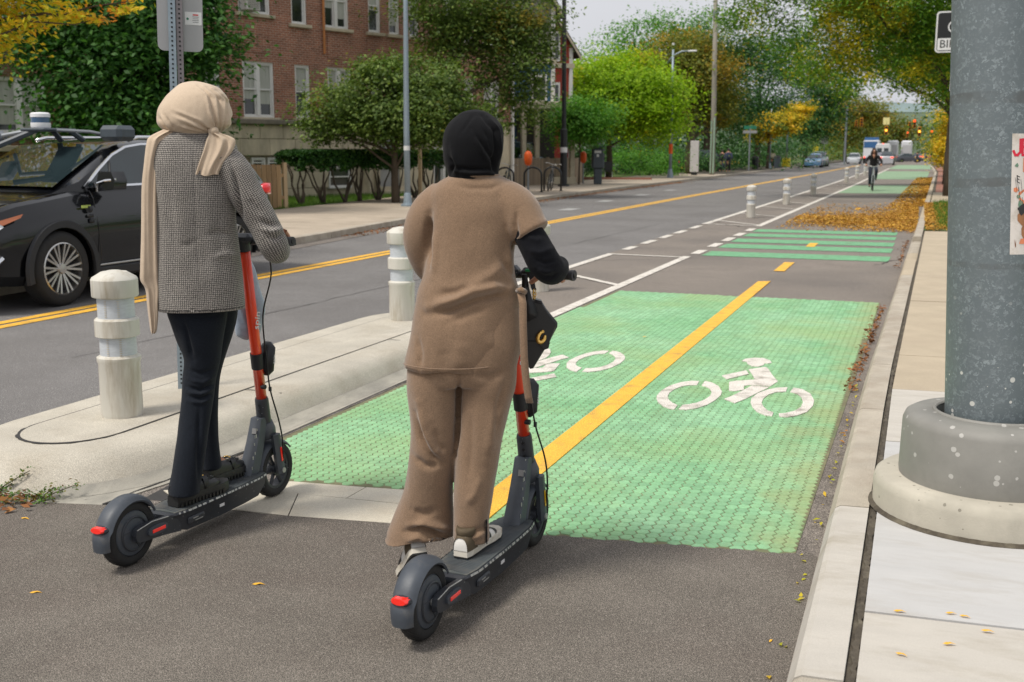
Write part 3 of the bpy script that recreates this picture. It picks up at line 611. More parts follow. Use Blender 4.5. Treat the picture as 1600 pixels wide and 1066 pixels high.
L_yel = leaf_mat("leaves_yellow", [(.42, .38, .016), (.66, .48, .02), (.80, .44, .03)], (.12, .20, .02), (.50, .62), .6, trans=.4)
L_maple = leaf_mat("leaves_maple", [(.42, .46, .03), (.66, .56, .035), (.80, .50, .04)], (.78, .30, .04), (.60, .68), 1.1, trans=.4)
L_loc = leaf_mat("leaves_locust", [(.055, .16, .016), (.12, .26, .025), (.24, .38, .035)], (.62, .50, .02), (.53, .66), .5, trans=.4)
L_hedge = leaf_mat("leaves_hedge", [(.012, .045, .010), (.025, .085, .014), (.06, .15, .022)], trans=.2)
L_grass = leaf_mat("grass_blades", [(.05, .12, .01), (.09, .19, .02), (.14, .24, .03)], trans=.3)
L_litter = leaf_mat("litter", [(.50, .26, .04), (.33, .15, .03), (.64, .39, .06)], trans=.15, rough=.8)
L_litterb = leaf_mat("litter_brown", [(.16, .07, .03), (.25, .10, .04), (.34, .16, .05)], trans=.1, rough=.8)
def leaf_cloud(name, clumps, n, size, seed, m, parent=None, sub=40, sig=.30, up=.45, loc=None, shell=.55, rot_=None, asp=.55, droop=0):
    """many single leaves gathered in twig-sized clusters through the volume of the given ellipsoids"""
    g = np.random.default_rng(seed); wt = np.array([c[3]*c[4]*c[5] for c in clumps])**.8; wt = wt/wt.sum(); V = []
    CN = []
    for c, w_ in zip(clumps, wt):
        k = max(3, int(sub*w_*len(clumps)*.55)); d = g.normal(size=(k, 3)); d /= np.linalg.norm(d, axis=1)[:, None]
        r = shell+(1-shell)*g.random(k)**.5; out_ = g.random(k) < .28; r = np.where(out_, 1+g.random(k)*.48, r)
        cen = d*r[:, None]*np.array(c[3:6])+np.array(c[:3])
        nn = max(8, int(n*w_)); pk = g.random(k)**1.2+.12; pk = np.where(out_, pk*.5, pk); idx = g.choice(k, nn, p=pk/pk.sum()); s = np.array(c[3:6])*sig*(3.2/max(3.2, k**(1/2.6)))*1.75*g.uniform(.55, 1.35, k)[idx][:, None]
        p = cen[idx]+g.normal(size=(nn, 3))*s*np.array([1, 1, .62])
        if droop: p[:, 2] -= np.abs(g.normal(size=nn))*droop
        cn = d*.8+g.normal(size=(k, 3))*.35; V.append(p); CN.append(cn[idx])
    P = np.concatenate(V); n = len(P)
    nor = g.normal(size=(n, 3))*.55+np.concatenate(CN)*.7; nor[:, 2] = np.abs(nor[:, 2])+up; nor /= np.linalg.norm(nor, axis=1)[:, None]
    a = np.cross(nor, g.normal(size=(n, 3))); a /= np.linalg.norm(a, axis=1)[:, None]; b = np.cross(nor, a)
    L = size*g.uniform(.6, 1.35, n)[:, None]; W_ = L*asp
    q = np.stack([P-a*L*.5, P+b*W_*.5+nor*L*.08, P+a*L*.5, P-b*W_*.5+nor*L*.08], 1).reshape(-1, 3)
    F = np.arange(n*4).reshape(n, 4); me = np_mesh(name, q, F, smooth=False)
    return link(name, me, m, parent, loc=loc)
def trunk_mb(pts, r0, r1, limbs=(), n=10, seed=0):
    mb = MB(); r = random.Random(seed); pts = [Vector(p) for p in pts]
    k = len(pts); mb.tube(pts, [r0+(r1-r0)*(i/(k-1))**.8 for i in range(k)], n)
    for base, tip, rr in limbs:
        base, tip = Vector(base), Vector(tip); P = []
        for i in range(6):
            t = i/5; p = base.lerp(tip, t); s = (tip-base).length*.05
            P.append(p+Vector((r.uniform(-s, s), r.uniform(-s, s), r.uniform(-s, s)+math.sin(t*3.14)*s)) if 0 < i < 5 else p)
        mb.tube(P, [rr*(1-.8*i/5) for i in range(6)], 7)
    return mb
def tree(name, label, base, h, r0, crown, n, size, m, seed, bark=None, limbs=None, sub=45, cat="tree", lean=(0, 0), shell=.5, group=None, sig=.3, th=None, **kw):
    """crown: clumps relative to the tree's base"""
    T = thing(name, label, cat, base, 0, group); r = random.Random(seed); th = th or h
    pts = [(0, 0, -.1)]+[(lean[0]*t+r.uniform(-.04, .04)*h*.3, lean[1]*t+r.uniform(-.04, .04)*h*.3, th*t) for t in (.2, .4, .6, .8, 1)]
    if limbs is None:
        limbs = []
        for c in crown:
            for q in range(2):
                z0 = r.uniform(.45, .9)*min(th, max(1.5, c[2])); t_ = min(1, z0/th)
                limbs.append(((lean[0]*t_, lean[1]*t_, z0), (c[0]+r.uniform(-.5, .5)*c[3], c[1]+r.uniform(-.5, .5)*c[4], c[2]+r.uniform(-.2, .5)*c[5]), r0*r.uniform(.25, .45)))
    part("trunk", trunk_mb(pts, r0, r0*.35, limbs, seed=seed), bark or m_bark, T, smooth=True)
    leaf_cloud("crown", crown, n, size, seed, m, T, sub=sub, shell=shell, sig=sig, **kw)
    return T
# dark maple in front of the brick building, left
tree("maple_tree", "tall dark green maple filling the space behind the black car and the perforated sign post", (-17.3, 21.6, .1), 5, .22,
     [(-.9, -.4, 3.2, 1.5, 1.3, 1.6), (.5, .3, 3.6, 1.3, 1.2, 1.7), (-.5, 0, 5.2, 2.0, 1.7, 1.6), (.3, 0, 2.1, 1.2, 1.1, 1.0), (-1.4, -.6, 1.7, .8, .8, .8), (1.3, .6, 4.7, .5, .6, 1.0), (-2.2, -.8, 4.7, 1.1, 1, 1.2), (2.0, 1.0, 3.9, .3, .3, .25), (0, -.3, 4.2, 2.0, 1.2, 1.0), (-.6, -.2, 2.4, 1.6, 1, .9)], 46000, .15, L_dark, 1, sub=110)
# yellow maple bough, top left, nearer
tree("yellow_maple_tree", "autumn maple whose yellow and orange boughs reach into the top left corner", (-13.9, 11.2, .12), 4.6, .14,
     [(1.75, .95, 3.15, .42, .4, .36), (2.35, 1.2, 3.28, .3, .3, .13), (2.75, 1.3, 3.22, .32, .3, .13), (3.15, 1.45, 3.28, .24, .25, .10), (3.5, 1.6, 3.5, .26, .25, .12), (1.2, .7, 3.5, .5, .5, .4), (1.9, 1.0, 3.75, .6, .5, .22), (0, 0, 4.8, 1.6, 1.5, 1.2), (2.6, 1.2, 4.1, .8, .8, .25), (1.5, .8, 2.95, .4, .4, .3), (2.3, 1.15, 3.6, .5, .4, .25)], 17000, .10, L_maple, 2, sub=120,
     limbs=[((0, 0, 2.6), (1.9, 1.0, 3.2), .05), ((1.4, .7, 3.0), (3.6, 1.62, 3.5), .03), ((1.2, .6, 2.9), (3.1, 1.4, 3.25), .025), ((0, 0, 3), (-1, -.5, 5), .06), ((0, 0, 3.2), (1.8, 1, 4.2), .05)])
# the broad green tree before the brick block
tree("street_tree", "broad round green tree with low boughs, its stem behind the long clipped hedge", (-14.2, 28.6, .1), 3.6, .13,
     [(-1.5, -.75, 2.55, .9, .8, .75), (-.7, -.35, 2.9, 1.1, 1, .9), (.35, .15, 2.6, 1.1, 1, .85), (1.2, .5, 2.7, .9, .9, .9), (.1, 0, 3.6, 1.0, .9, .5), (1.4, .6, 3.6, .6, .6, .4), (-1.9, -.9, 2.1, .45, .4, .35), (.8, .4, 2.0, .9, .8, .45), (-.3, -.1, 2.3, 1.5, .9, .6), (1.9, .8, 2.4, .6, .6, .6)], 36000, .115, L_mid, 3, sub=110)
tree("street_tree", "taller tree with a dark stem and a long crooked bough, left of the blue house", (-14.6, 34.3, .1), 8.5, .17,
     [(-.4, -.2, 5.0, 1.0, .9, .9), (.8, .3, 5.2, 1.1, .9, .8), (-.2, -.1, 6.6, 2.0, 1.8, 1.2), (1.75, .7, 4.1, .95, .9, 1.1), (2.2, .85, 3.2, .6, .6, .8), (.9, .4, 2.9, .6, .55, .55), (2.35, .9, 5.3, .8, .8, .8), (1.3, .5, 2.2, .35, .35, .4), (.6, .25, 3.9, .5, .5, .3), (.2, .1, 5.6, 1.3, 1.1, .8), (1.6, .65, 4.6, 1.0, .9, .8), (2.0, .8, 6.0, 1.2, 1, .8)], 34000, .125, L_mid, 4, sub=120, lean=(-.3, 0),
     limbs=[((-.1, 0, 3.1), (1.9, .75, 4.15), .09), ((-.2, 0, 4.4), (.9, .4, 5.5), .06), ((-.2, 0, 5), (-1, -.5, 6.5), .06), ((1.5, .6, 4.0), (2.5, 1, 5.4), .04), ((1.2, .5, 3.8), (2.2, .9, 3.0), .03), ((.8, .3, 3.6), (1.1, .5, 2.5), .025)])
tree("sapling", "small fresh green street tree on a thin stem, between black pole and parking kiosk", (-14.5, 47.8, .12), 3.4, .05,
     [(-.1, 0, 2.55, 1.1, 1.0, .75), (.55, .2, 2.9, .9, .9, .75), (-.2, -.1, 3.4, .8, .8, .5), (-.7, -.3, 3.0, .6, .6, .5)], 12000, .13, L_green, 5, sub=60)
tree("lime_tree", "big round lime yellow tree in the front yard behind the parking kiosk", (-17.0, 62.0, .1), 5, .22,
     [(0, 0, 5.0, 2.8, 2.4, 1.8), (1.6, .6, 4.2, 2.2, 2, 1.6), (-2.2, -1, 5.6, 1.7, 1.5, 1.3), (2.2, .9, 2.9, 1.7, 1.5, 1.0), (1.2, .4, 6.3, 1.6, 1.5, .9), (-.6, -.3, 3.2, 2.2, 1.8, 1.0), (-2.8, -1.2, 4.2, 1.0, 1, .9), (-2.2, -1, 3.2, 1.3, 1.2, 1.0), (2.8, 1.1, 4.6, 1.4, 1.2, 1.3), (-.5, -.5, 4.3, 2.6, 1.6, 1.3)], 46000, .19, L_lime, 6, sub=130)
tree("street_tree", "olive and rust tinted tree with a thick mossy trunk beside the wooden utility pole", (-14.9, 75.5, .1), 7, .42,
     [(0, 0, 6.4, 2.2, 2, 1.6), (-1.7, -.6, 5.2, 1.6, 1.5, 1.4), (1.2, .4, 5.0, 1.5, 1.4, 1.5), (-.4, 0, 8.3, 2.0, 1.8, 1.4), (-3, -1, 7.3, 1.5, 1.4, 1.0), (1.9, .7, 3.7, .8, .8, .7), (-.7, -.3, 3.8, 1.4, 1.2, .6), (-2.6, -1, 5.4, 1.4, 1.2, 1.2), (.6, 0, 7.0, 2.2, 1.8, 1.4)], 32000, .21, L_olive, 7, bark=m_bark2, sub=110)
tree("tall_tree", "tall green tree rising highest into the sky behind the lime yellow tree", (-24, 97, 0), 9, .4,
     [(-2, -.8, 9.8, 2.2, 2, 1.6), (.6, 0, 11.6, 2.6, 2.4, 1.8), (2.8, 1, 10.8, 2.4, 2.2, 2.2), (0, 0, 7.6, 4, 3, 2.6), (-4.6, -1.8, 8.4, 1.5, 1.4, 1.7), (4.8, 1.6, 12.2, 2.0, 1.8, 1.6), (3.5, 1, 7, 3, 2.4, 2.5)], 20000, .26, L_green, 8, sub=120)
tree("tall_tree", "dark green leafy tree with its lowest bough right above the green street sign", (-16.8, 92, 0), 8, .35,
     [(0, 0, 7.5, 3.2, 3, 3.0), (2.0, .6, 4.6, 2.2, 2, 1.5), (-1.2, -.5, 4.8, 2.2, 2, 1.6), (1.2, .3, 10.6, 2.6, 2.4, 2), (3.2, 1, 8.5, 2, 2, 2.2)], 22000, .24, L_deep, 9, sub=120)
tree("tall_tree", "dense dark tree over the lamp post with the yellow base", (-15.4, 112, 0), 9, .35,
     [(0, 0, 8.0, 3.6, 3, 3.4), (1.8, .6, 5.0, 2.4, 2.2, 1.5), (-1.5, -.5, 5.2, 2, 2, 1.7), (2.6, .8, 11, 3, 2.4, 2.2)], 18000, .27, L_deep, 10, sub=110)
tree("yellow_tree", "golden yellow tree leaning over the far sidewalk before the parked blue car", (-13.2, 103, 0), 5, .16,
     [(.6, .2, 4.1, 1.7, 1.5, .9), (1.8, .8, 4.8, 1.2, 1, .7), (-.4, 0, 3.4, 1.2, 1, .8), (2.6, 1, 5.6, .9, .8, .5)], 9000, .22, L_yel, 11, sub=60)
tree("tall_tree", "dark green tree behind the two parked cars at the far kerb", (-14.2, 148, 0), 8, .35,
     [(0, 0, 7.2, 3.6, 3, 3.6), (2.2, .8, 5.4, 2.6, 2, 2.2), (-1.5, 0, 4.4, 2.2, 2, 1.5), (3.0, 1, 9.5, 2.6, 2, 2.2)], 15000, .34, L_deep, 12, sub=90)
tree("tall_tree", "brownish green tree on the left of the far signals", (-12.8, 205, 0), 9, .35,
     [(0, 0, 7.5, 4.0, 3, 4.2), (2.2, .8, 5.4, 2.8, 2, 2.6), (4.0, 1, 8.6, 2.2, 2, 2.2)], 9000, .45, L_olive, 13, sub=70)
tree("tall_tree", "hazy green tree beyond the far signals, left of the distant van", (-9.5, 290, 0), 9, .35,
     [(0, 0, 7, 4.2, 3, 4.5), (4, 1, 6, 3.2, 2, 3.0)], 7000, .6, L_olive, 14, sub=60)
tree("tall_tree", "pale far tree beside the street at its vanishing end", (3.5, 330, 0), 9, .35,
     [(0, 0, 5, 6, 3, 4.5), (6, 1, 6, 5, 2, 5.0)], 7000, .65, L_mid, 15, sub=60)
# honey locusts of the right-hand sidewalk
tree("honey_locust_tree", "nearest honey locust, its trunk beside the big steel pole, boughs over the cycle lane", (1.0, 39.5, .13), 6.2, .27,
     [(0.02, 0, 6.0, 1.7, 1.5, 1.1), (-1.98, -0.6, 6.5, 1.7, 1.6, 0.9), (-3.98, -1.0, 6.9, 1.5, 1.5, 0.9), (1.22, 0.3, 4.6, 1.0, 1, 1.1), (-0.28, 0, 4.6, 0.9, 0.9, 0.7), (-1.78, -0.4, 5.2, 0.95, 0.9, 0.55), (-3.78, -0.8, 5.6, 0.85, 0.9, 0.6), (-5.58, -1.2, 7.0, 1.1, 1, 0.55), (0.22, 0, 3.75, 0.5, 0.5, 0.35), (0.82, 0.1, 7.6, 2.4, 2, 1.2), (-2.78, -0.6, 8.2, 2.4, 2, 1.2), (-6.68, -1.4, 6.0, 1.0, 1, 0.6), (-5.58, -1.2, 5.3, 0.8, 0.8, 0.7), (-4.78, -1, 4.2, 0.7, 0.7, 0.55), (-3.58, -0.8, 3.9, 0.6, 0.6, 0.7), (-2.98, -0.7, 4.9, 0.9, 0.8, 0.6), (-1.68, -0.4, 4.2, 0.8, 0.7, 0.5), (-0.68, -0.2, 3.3, 0.45, 0.45, 0.35), (-1.08, -0.3, 5.2, 1.1, 1, 0.8), (-6.98, -1.5, 7.4, 1.6, 1.2, 0.6), (0.92, 0.1, 3.3, 0.6, 0.6, 0.5)], 62000, .135, L_loc, 16, sub=320, droop=.18, asp=.42,
     limbs=[((0, 0, 3.2), (-2.4, -.4, 6.3), .10), ((0, 0, 3.6), (-.9, 0, 5.9), .09), ((-1.5, -.2, 5.0), (-4.8, -1, 7.2), .06), ((-2.2, -.3, 6), (-6.2, -1.2, 7.4), .04), ((0, 0, 3.4), (.8, .3, 6), .08), ((-1, -.1, 5.2), (-2.4, -.3, 8.0), .05)])
tree("honey_locust_tree", "second honey locust, farther along the brick edged sidewalk", (1.15, 54, .13), 7, .2,
     [(0.2, 0, 6.4, 2.2, 2, 1.6), (-2.0, -0.4, 7.2, 2.2, 2, 1.6), (-4.6, -0.8, 7.4, 1.8, 1.6, 1.1), (0.2, 0, 4.6, 1.0, 1, 0.7), (-1.6, 0, 5.0, 1.0, 1, 0.6), (-3.8, -0.4, 5.4, 1.6, 1.2, 0.9), (-5.8, -0.6, 5.8, 1.2, 1, 0.9)], 30000, .18, L_loc, 17, sub=110, droop=.2, asp=.45)
tree("honey_locust_tree", "third and farthest honey locust on the right, seen in line behind the other two", (1.5, 70, .13), 7, .2,
     [(0.6, 0, 6.4, 2.4, 2, 2.0), (-2.2, -0.4, 7.4, 2.0, 2, 1.6), (0.8, 0, 4.2, 1.2, 1.2, 0.9)], 9000, .22, L_loc, 18, sub=70)
tree("yellow_bush_tree", "small yellow leaved tree at the right edge of the far sidewalk", (1.9, 92, .1), 3, .08,
     [(0, 0, 2.4, 1.1, 1, 1.5), (.2, 0, 3.9, 1.0, 1, 1.2), (0, 0, 1.2, 1.0, .9, .7)], 6500, .2, L_yel, 19, sub=45)
# yard shrubs
def shrub(label, base, cl, n, size, m, seed, name="shrub", cat="shrub"):
    T = thing(name, label, cat, base); r = random.Random(seed)
    st = [((0, 0, 0), (c[0]*.8, c[1]*.8, c[2]), .02) for c in cl]
    part("stem", trunk_mb([(0, 0, -.05), (0, 0, .25), (0.02, 0, .5)], .04, .02, st, n=6), m_bark, T)
    leaf_cloud("foliage", cl, n, size, seed, m, T, sub=40, shell=.6); return T
shrub("dense rounded green shrub behind the thin lamp post with the orange band", (-16.2, 69, .1), [(0, 0, .9, 1.5, 1.2, .8), (.9, .2, .8, .9, .9, .7), (-1.1, -.3, .9, .9, .8, .8)], 6500, .13, L_green, 31)
shrub("dark low shrub at the foot of the lime yellow tree", (-18.6, 60, .1), [(0, 0, .8, 1.2, 1, .8), (-1, -.3, .5, .7, .7, .5)], 4000, .13, L_dark, 32)
shrub("dim shrub under the tall trees, beyond the dark parked car", (-18.5, 84, .1), [(0, 0, .9, 2, 1.2, .9), (2.2, .5, .8, 1.4, 1, .8)], 4500, .18, L_deep, 33)
shrub("dim shrub at the back of the yard left of the dark parked car", (-19.5, 73, .1), [(0, 0, 1.2, 2.4, 1.2, 1.2)], 4500, .18, L_deep, 34)
for k, (lb, x, y, s) in enumerate((("long dark understorey row behind the street sign with green blades", -20, 104, 3.2), ("dark understorey row behind the yellow based lamp post", -19, 128, 3.4))):
    leaf_cloud("undergrowth", [(x, y, 1.2, s*1.6, 3, 1.8), (x+2, y-8, 1.2, s*1.3, 3, 1.7), (x+1, y+10, 2, s*1.5, 3, 2.4)], 7000, .3, 40+k, L_deep, sub=60)["kind"] = "stuff"
leaf_cloud("far_wood", [(-24-i*5, 90+i*13, 4, 6, 5, 4.5) for i in range(7)]+[(-26, 76, 4, 4, 4, 4)]+[(-34-i*9, 62+i*14, 3, 6, 5, 3) for i in range(3)], 24000, .42, 45, L_deep, sub=160)["kind"] = "stuff"
leaf_cloud("far_wood", [(-14-i*3, 235+i*22, 5, 7, 5, 6) for i in range(5)]+[(6+i*4, 150+i*30, 4, 5, 6, 4.5) for i in range(5)], 14000, .7, 46, L_mid, sub=120)["kind"] = "stuff"
leaf_cloud("undergrowth", [(9+1.5*math.sin(i*2.1), 8+i*9, 1.4, 2.6, 5, 1.8+.6*math.sin(i*1.7)) for i in range(14)], 16000, .22, 47, L_green, sub=120)["kind"] = "stuff"  # right_shrubs
struct("verge", strip(lambda Y: 3.2+drift(Y), lambda Y: 16, 2, 130, .11, 8), m_grassb)
# clipped hedges on gnarly stems
def hedge(label, P0, P1, z0, z1, wd, n, seed, stems):
    T = thing("hedge", label, "hedge", (P0[0], P0[1], .1)); g = np.random.default_rng(seed); d = np.array([P1[0]-P0[0], P1[1]-P0[1]]); L = np.linalg.norm(d); d /= L; nr = np.array([d[1], -d[0]])
    t = g.random(n)*L; s = (g.random(n)-.5)*wd; z = z1-(g.random(n)**1.6)*(z1-z0)*(.6+.4*np.sin(t*3.1+seed)**2)
    e = g.random(n) < .45; z = np.where(e, z1-g.random(n)*.06, z); edge = g.random(n) < .45; s = np.where(edge & ~e, np.sign(s)*(wd/2+g.normal(size=n)*.03), s)
    rd = .35; tt = np.minimum(t, L-t); z = np.where(tt < rd, np.minimum(z, z1-(rd-tt)*.4), z)
    P = np.stack([d[0]*t+nr[0]*s, d[1]*t+nr[1]*s, z-.1], 1)
    nor = g.normal(size=(n, 3)); nor[:, 2] = abs(nor[:, 2])+.3; nor /= np.linalg.norm(nor, axis=1)[:, None]
    a = np.cross(nor, g.normal(size=(n, 3))); a /= np.linalg.norm(a, axis=1)[:, None]; b = np.cross(nor, a); sz = .055*g.uniform(.6, 1.4, n)[:, None]
    q = np.stack([P-a*sz, P+b*sz*.6, P+a*sz, P-b*sz*.6], 1).reshape(-1, 3)
    link("foliage", np_mesh("foliage", q, np.arange(4*n).reshape(n, 4), False), L_hedge, T)
    r = random.Random(seed)
    for k in range(stems):
        t0 = L*(k+.5)/stems+r.uniform(-.15, .15); mb = MB()
        for j in range(5):
            tx = t0+r.uniform(-.65, .65); pts = []
            for i in range(5):
                f = i/4; tt_ = t0+(tx-t0)*f**.8+r.uniform(-.05, .05); ss = r.uniform(-.06, .06)+(j-2)*.04*f
                pts.append((d[0]*tt_+nr[0]*ss, d[1]*tt_+nr[1]*ss, (z0-.05)*f*1.15))
            mb.tube(pts, [.045, .035, .028, .022, .015], 6)
        part("stem", mb, m_bark, T, smooth=True)
hedge("long clipped dark green hedge on bare crooked stems, before the stone building base", (-16.35, 26.3), (-14.95, 33.2), 1.02, 1.62, .9, 26000, 5, 8)
hedge("shorter clipped hedge right of the woman in black hijab, beside the bicycle rack", (-17.4, 41.5), (-18.2, 52), 1.0, 1.75, 1.2, 16000, 6, 6)
# grass blades on the verges and litter
def scatter(name, poly_fn, n, size, m, seed, flat=True, z=.0, hgt=.05, up=3.0, asp=.5, loc=None):
    g = np.random.default_rng(seed); P = poly_fn(g, n); n = len(P)
    if flat: nor = g.normal(size=(n, 3)); nor[:, 2] = abs(nor[:, 2])+up
    else: nor = g.normal(size=(n, 3)); nor[:, 2] *= .2
    nor /= np.linalg.norm(nor, axis=1)[:, None]
    if flat: a = np.cross(nor, g.normal(size=(n, 3)))
    else: a = np.tile(np.array([0, 0, 1.]), (n, 1))+g.normal(size=(n, 3))*.35
    a /= np.linalg.norm(a, axis=1)[:, None]; b = np.cross(nor, a); b /= np.maximum(1e-6, np.linalg.norm(b, axis=1))[:, None]
    s = size*g.uniform(.6, 1.4, n)[:, None]
    if flat: q = np.stack([P-a*s*.5, P+b*s*asp*.5+nor*s*.12, P+a*s*.5, P-b*s*asp*.5+nor*s*.10], 1)
    else: q = np.stack([P-b*s*.06, P+b*s*.06, P+a*s*.6+b*s*.03, P+a*s], 1)
    o = link(name, np_mesh(name, q.reshape(-1, 3), np.arange(4*n).reshape(n, 4), False), m); o['kind'] = 'stuff'; return o
def P_lawn(g, n):
    y = 24.5+g.random(n)**1.3*22; x = np.array([kl(a) for a in y])-4.65-g.random(n)*4.5; return np.stack([x, y, np.full(n, .1)], 1)
scatter("lawn_grass", P_lawn, 26000, .10, L_grass, 51, flat=False)
def P_verge(g, n):
    y = 22+g.random(n)*12; x = .05+drift(28)+g.random(n)*2.6; return np.stack([x, y, np.full(n, .135)], 1)
scatter("verge_grass", P_verge, 9000, .11, L_grass, 52, flat=False)
def P_pile(g, n):
    m_ = n*5; y = 22.6+g.random(m_)*13; x = drift(27)-.30-g.random(m_)*2.75
    u = (drift(27)-.3-x)/2.75; lump = .5+.5*np.sin(x*3.1+1.3*np.sin(y*1.1))*np.sin(y*1.7+x*1.9); hi = .5+.5*np.sin(x*9+y*5)*np.sin(y*7-x*4)
    core = np.exp(-((y-25.5-1.0*u)/(2.6-1.2*u))**2)*(1-.55*u**2)+np.exp(-((y-31)/4.5)**2)*np.exp(-(u/.22)**2)*.9+.10*np.exp(-((y-28)/5)**2)
    k = g.random(m_) < core*(.35+.65*lump)*(.55+.45*hi); x, y, u = x[k][:n], y[k][:n], u[k][:n]
    return np.stack([x, y, .010+g.random(len(x))*.045], 1)
scatter("leaf_drift", P_pile, 15000, .062, L_litter, 53)
def P_pile2(g, n):
    y = 21.5+g.random(n)*12; x = .1+drift(27)+g.random(n)**1.4*2.2-.25; return np.stack([x, y, .14+g.random(n)*.03], 1)
scatter("leaf_drift", P_pile2, 6500, .07, L_litter, 54)
def P_far(g, n):
    y = 34+g.random(n)*40; x = np.array([drift(a) for a in y])-.3-g.random(n)**2*.9; return np.stack([x, y, .01+g.random(n)*.03], 1)
scatter("leaf_drift", P_far, 4000, .12, L_litter, 55)
def P_gut(g, n):
    y = np.concatenate([7.3+g.random(n*2//3)**1.0*4.2, 15.5+g.random(n-n*2//3)*5]); x = -.315+np.array([drift(a) for a in y])-np.abs(g.normal(size=n))*.035-.04*(np.sin(y*4)**2)*g.random(n); return np.stack([x, y, .008+g.random(n)*.03], 1)
scatter("gutter_leaves", P_gut, 420, .038, L_litterb, 56, up=1.2)
def P_gut2(g, n):
    y = 3.0+g.random(n)*4.6; x = -.30-np.abs(g.normal(size=n))*.02; return np.stack([x, y, .012+g.random(n)*.006], 1)
scatter("gutter_leaves", P_gut2, 46, .026, L_maple, 57, up=1.8)
def P_left(g, n):
    y = 18+g.random(n)*40; x = np.array([kl(a) for a in y])+.02+np.abs(g.normal(size=n))*.22; return np.stack([x, y, .012+g.random(n)*.02], 1)
scatter("kerb_leaves", P_left, 2500, .06, L_litterb, 58)
# single fallen leaves that can be pointed at
lf = MB().add([(-.46, .02, 0), (-.2, .13, .07), (.14, .15, .10), (.54, -.04, .02), (.12, -.13, .12), (-.2, -.15, .02)], [(0, 1, 4, 5), (1, 2, 4), (2, 3, 4)]).mesh("fallen_leaf"); lf.materials.append(mat("fallen_yellow", (.78, .42, .03), .6, var=.15, vs=3))
for k, (x, y, a, s, lb, z) in enumerate([(-2.16, 3.18, .4, .05, "yellow leaf on the asphalt right of the left scooter's rear wheel", .010), (-2.86, 2.84, .5, .045, "yellow leaf on the asphalt, lowest of the three at the left", .010),
        (-3.50, 3.45, .1, .045, "yellow leaf lying near the weeds at the foot of the island", .010), (.16, 3.24, .3, .040, "bright yellow leaf in the middle of the cream sidewalk slab", .136), (.03, 3.12, -.3, .036, "small yellow leaf nearest the curb on the cream sidewalk slab", .136),
        (-.36, 3.35, 1.3, .026, "tiny yellow leaf on the dark gutter beside the bottom curb stone", .012), (-2.1, 8.9, .5, .05, "pale leaf lying in the left half of the green paving", .016)]):
    o = link("fallen_leaf", lf, None, loc=(x, y, z)); o.rotation_euler = (0, .05, a); o.scale = (s, s, s); tag(o, lb, "leaf", "single fallen leaves")
for k, (x, y, a, s) in enumerate([(.02, 3.43, .1, .04), (.17, 3.47, .2, .035), (.21, 3.46, -.2, .035), (.27, 3.37, 0, .04)]):
    o = link("fallen_leaf", lf, None, loc=(x, y, .137)); o.rotation_euler = (0, .05, a); o.scale = (s, s, s)
    tag(o, ["leftmost rust yellow leaf along the joint of the two nearest sidewalk slabs", "left one of two touching leaves on the joint of the nearest sidewalk slabs", "right one of two touching leaves on the joint of the nearest sidewalk slabs", "rightmost rust coloured leaf on the nearest cream sidewalk slab"][k], "leaf", "single fallen leaves")
# weeds at the tip of the island
def weed(label, x, y, sprigs, seed, litter=0):
    T = thing("weed", label, "weed", (x, y, .01)); r = random.Random(seed); mb = MB(); cl = []
    for (dx, dy, dz) in sprigs:
        pts = [(0, 0, 0), (dx*.4, dy*.4, dz*.5), (dx*.75, dy*.75, dz*.8), (dx, dy, dz)]; mb.tube(pts, [.004, .003, .0025, .002], 5)
        for t in (.35, .6, .8, 1): cl.append((dx*t, dy*t, dz*t+.005, .035*(1.2-t*.5), .03, .016))
    part("stem", mb, m_bark2, T); leaf_cloud("foliage", cl, 60*len(sprigs), .017, seed, leaf_mat("weed_leaves", [(.05, .13, .02), (.10, .20, .03), (.25, .14, .03)], trans=.2), T, sub=30, shell=.2)
    if litter: leaf_cloud("dry_leaves", [(0, 0, .012, .20, .10, .012)], litter, .045, seed+1, L_litterb, T, sub=30, shell=.1, up=1.2)
weed("larger clump of green weed with dry orange leaves at the left foot of the island", -3.86, 3.60, [(.10, .16, .10), (.16, .05, .03), (-.16, -.04, .05), (.05, .10, .05), (-.1, .06, .06), (-.2, .08, .05), (.22, -.02, .02)], 61, 200)
weed("small green sprig of weed right of the larger weed clump on the island apron", -3.62, 3.66, [(.12, .10, .06), (-.08, .02, .02), (.03, .06, .05), (.06, -.02, .02)], 62)
weed("low weed growing in the curb joint by the tan slabs", -.10, 7.35, [(.06, .02, .03), (-.10, .03, .02), (-.05, -.03, .03), (.03, .06, .02)], 63)
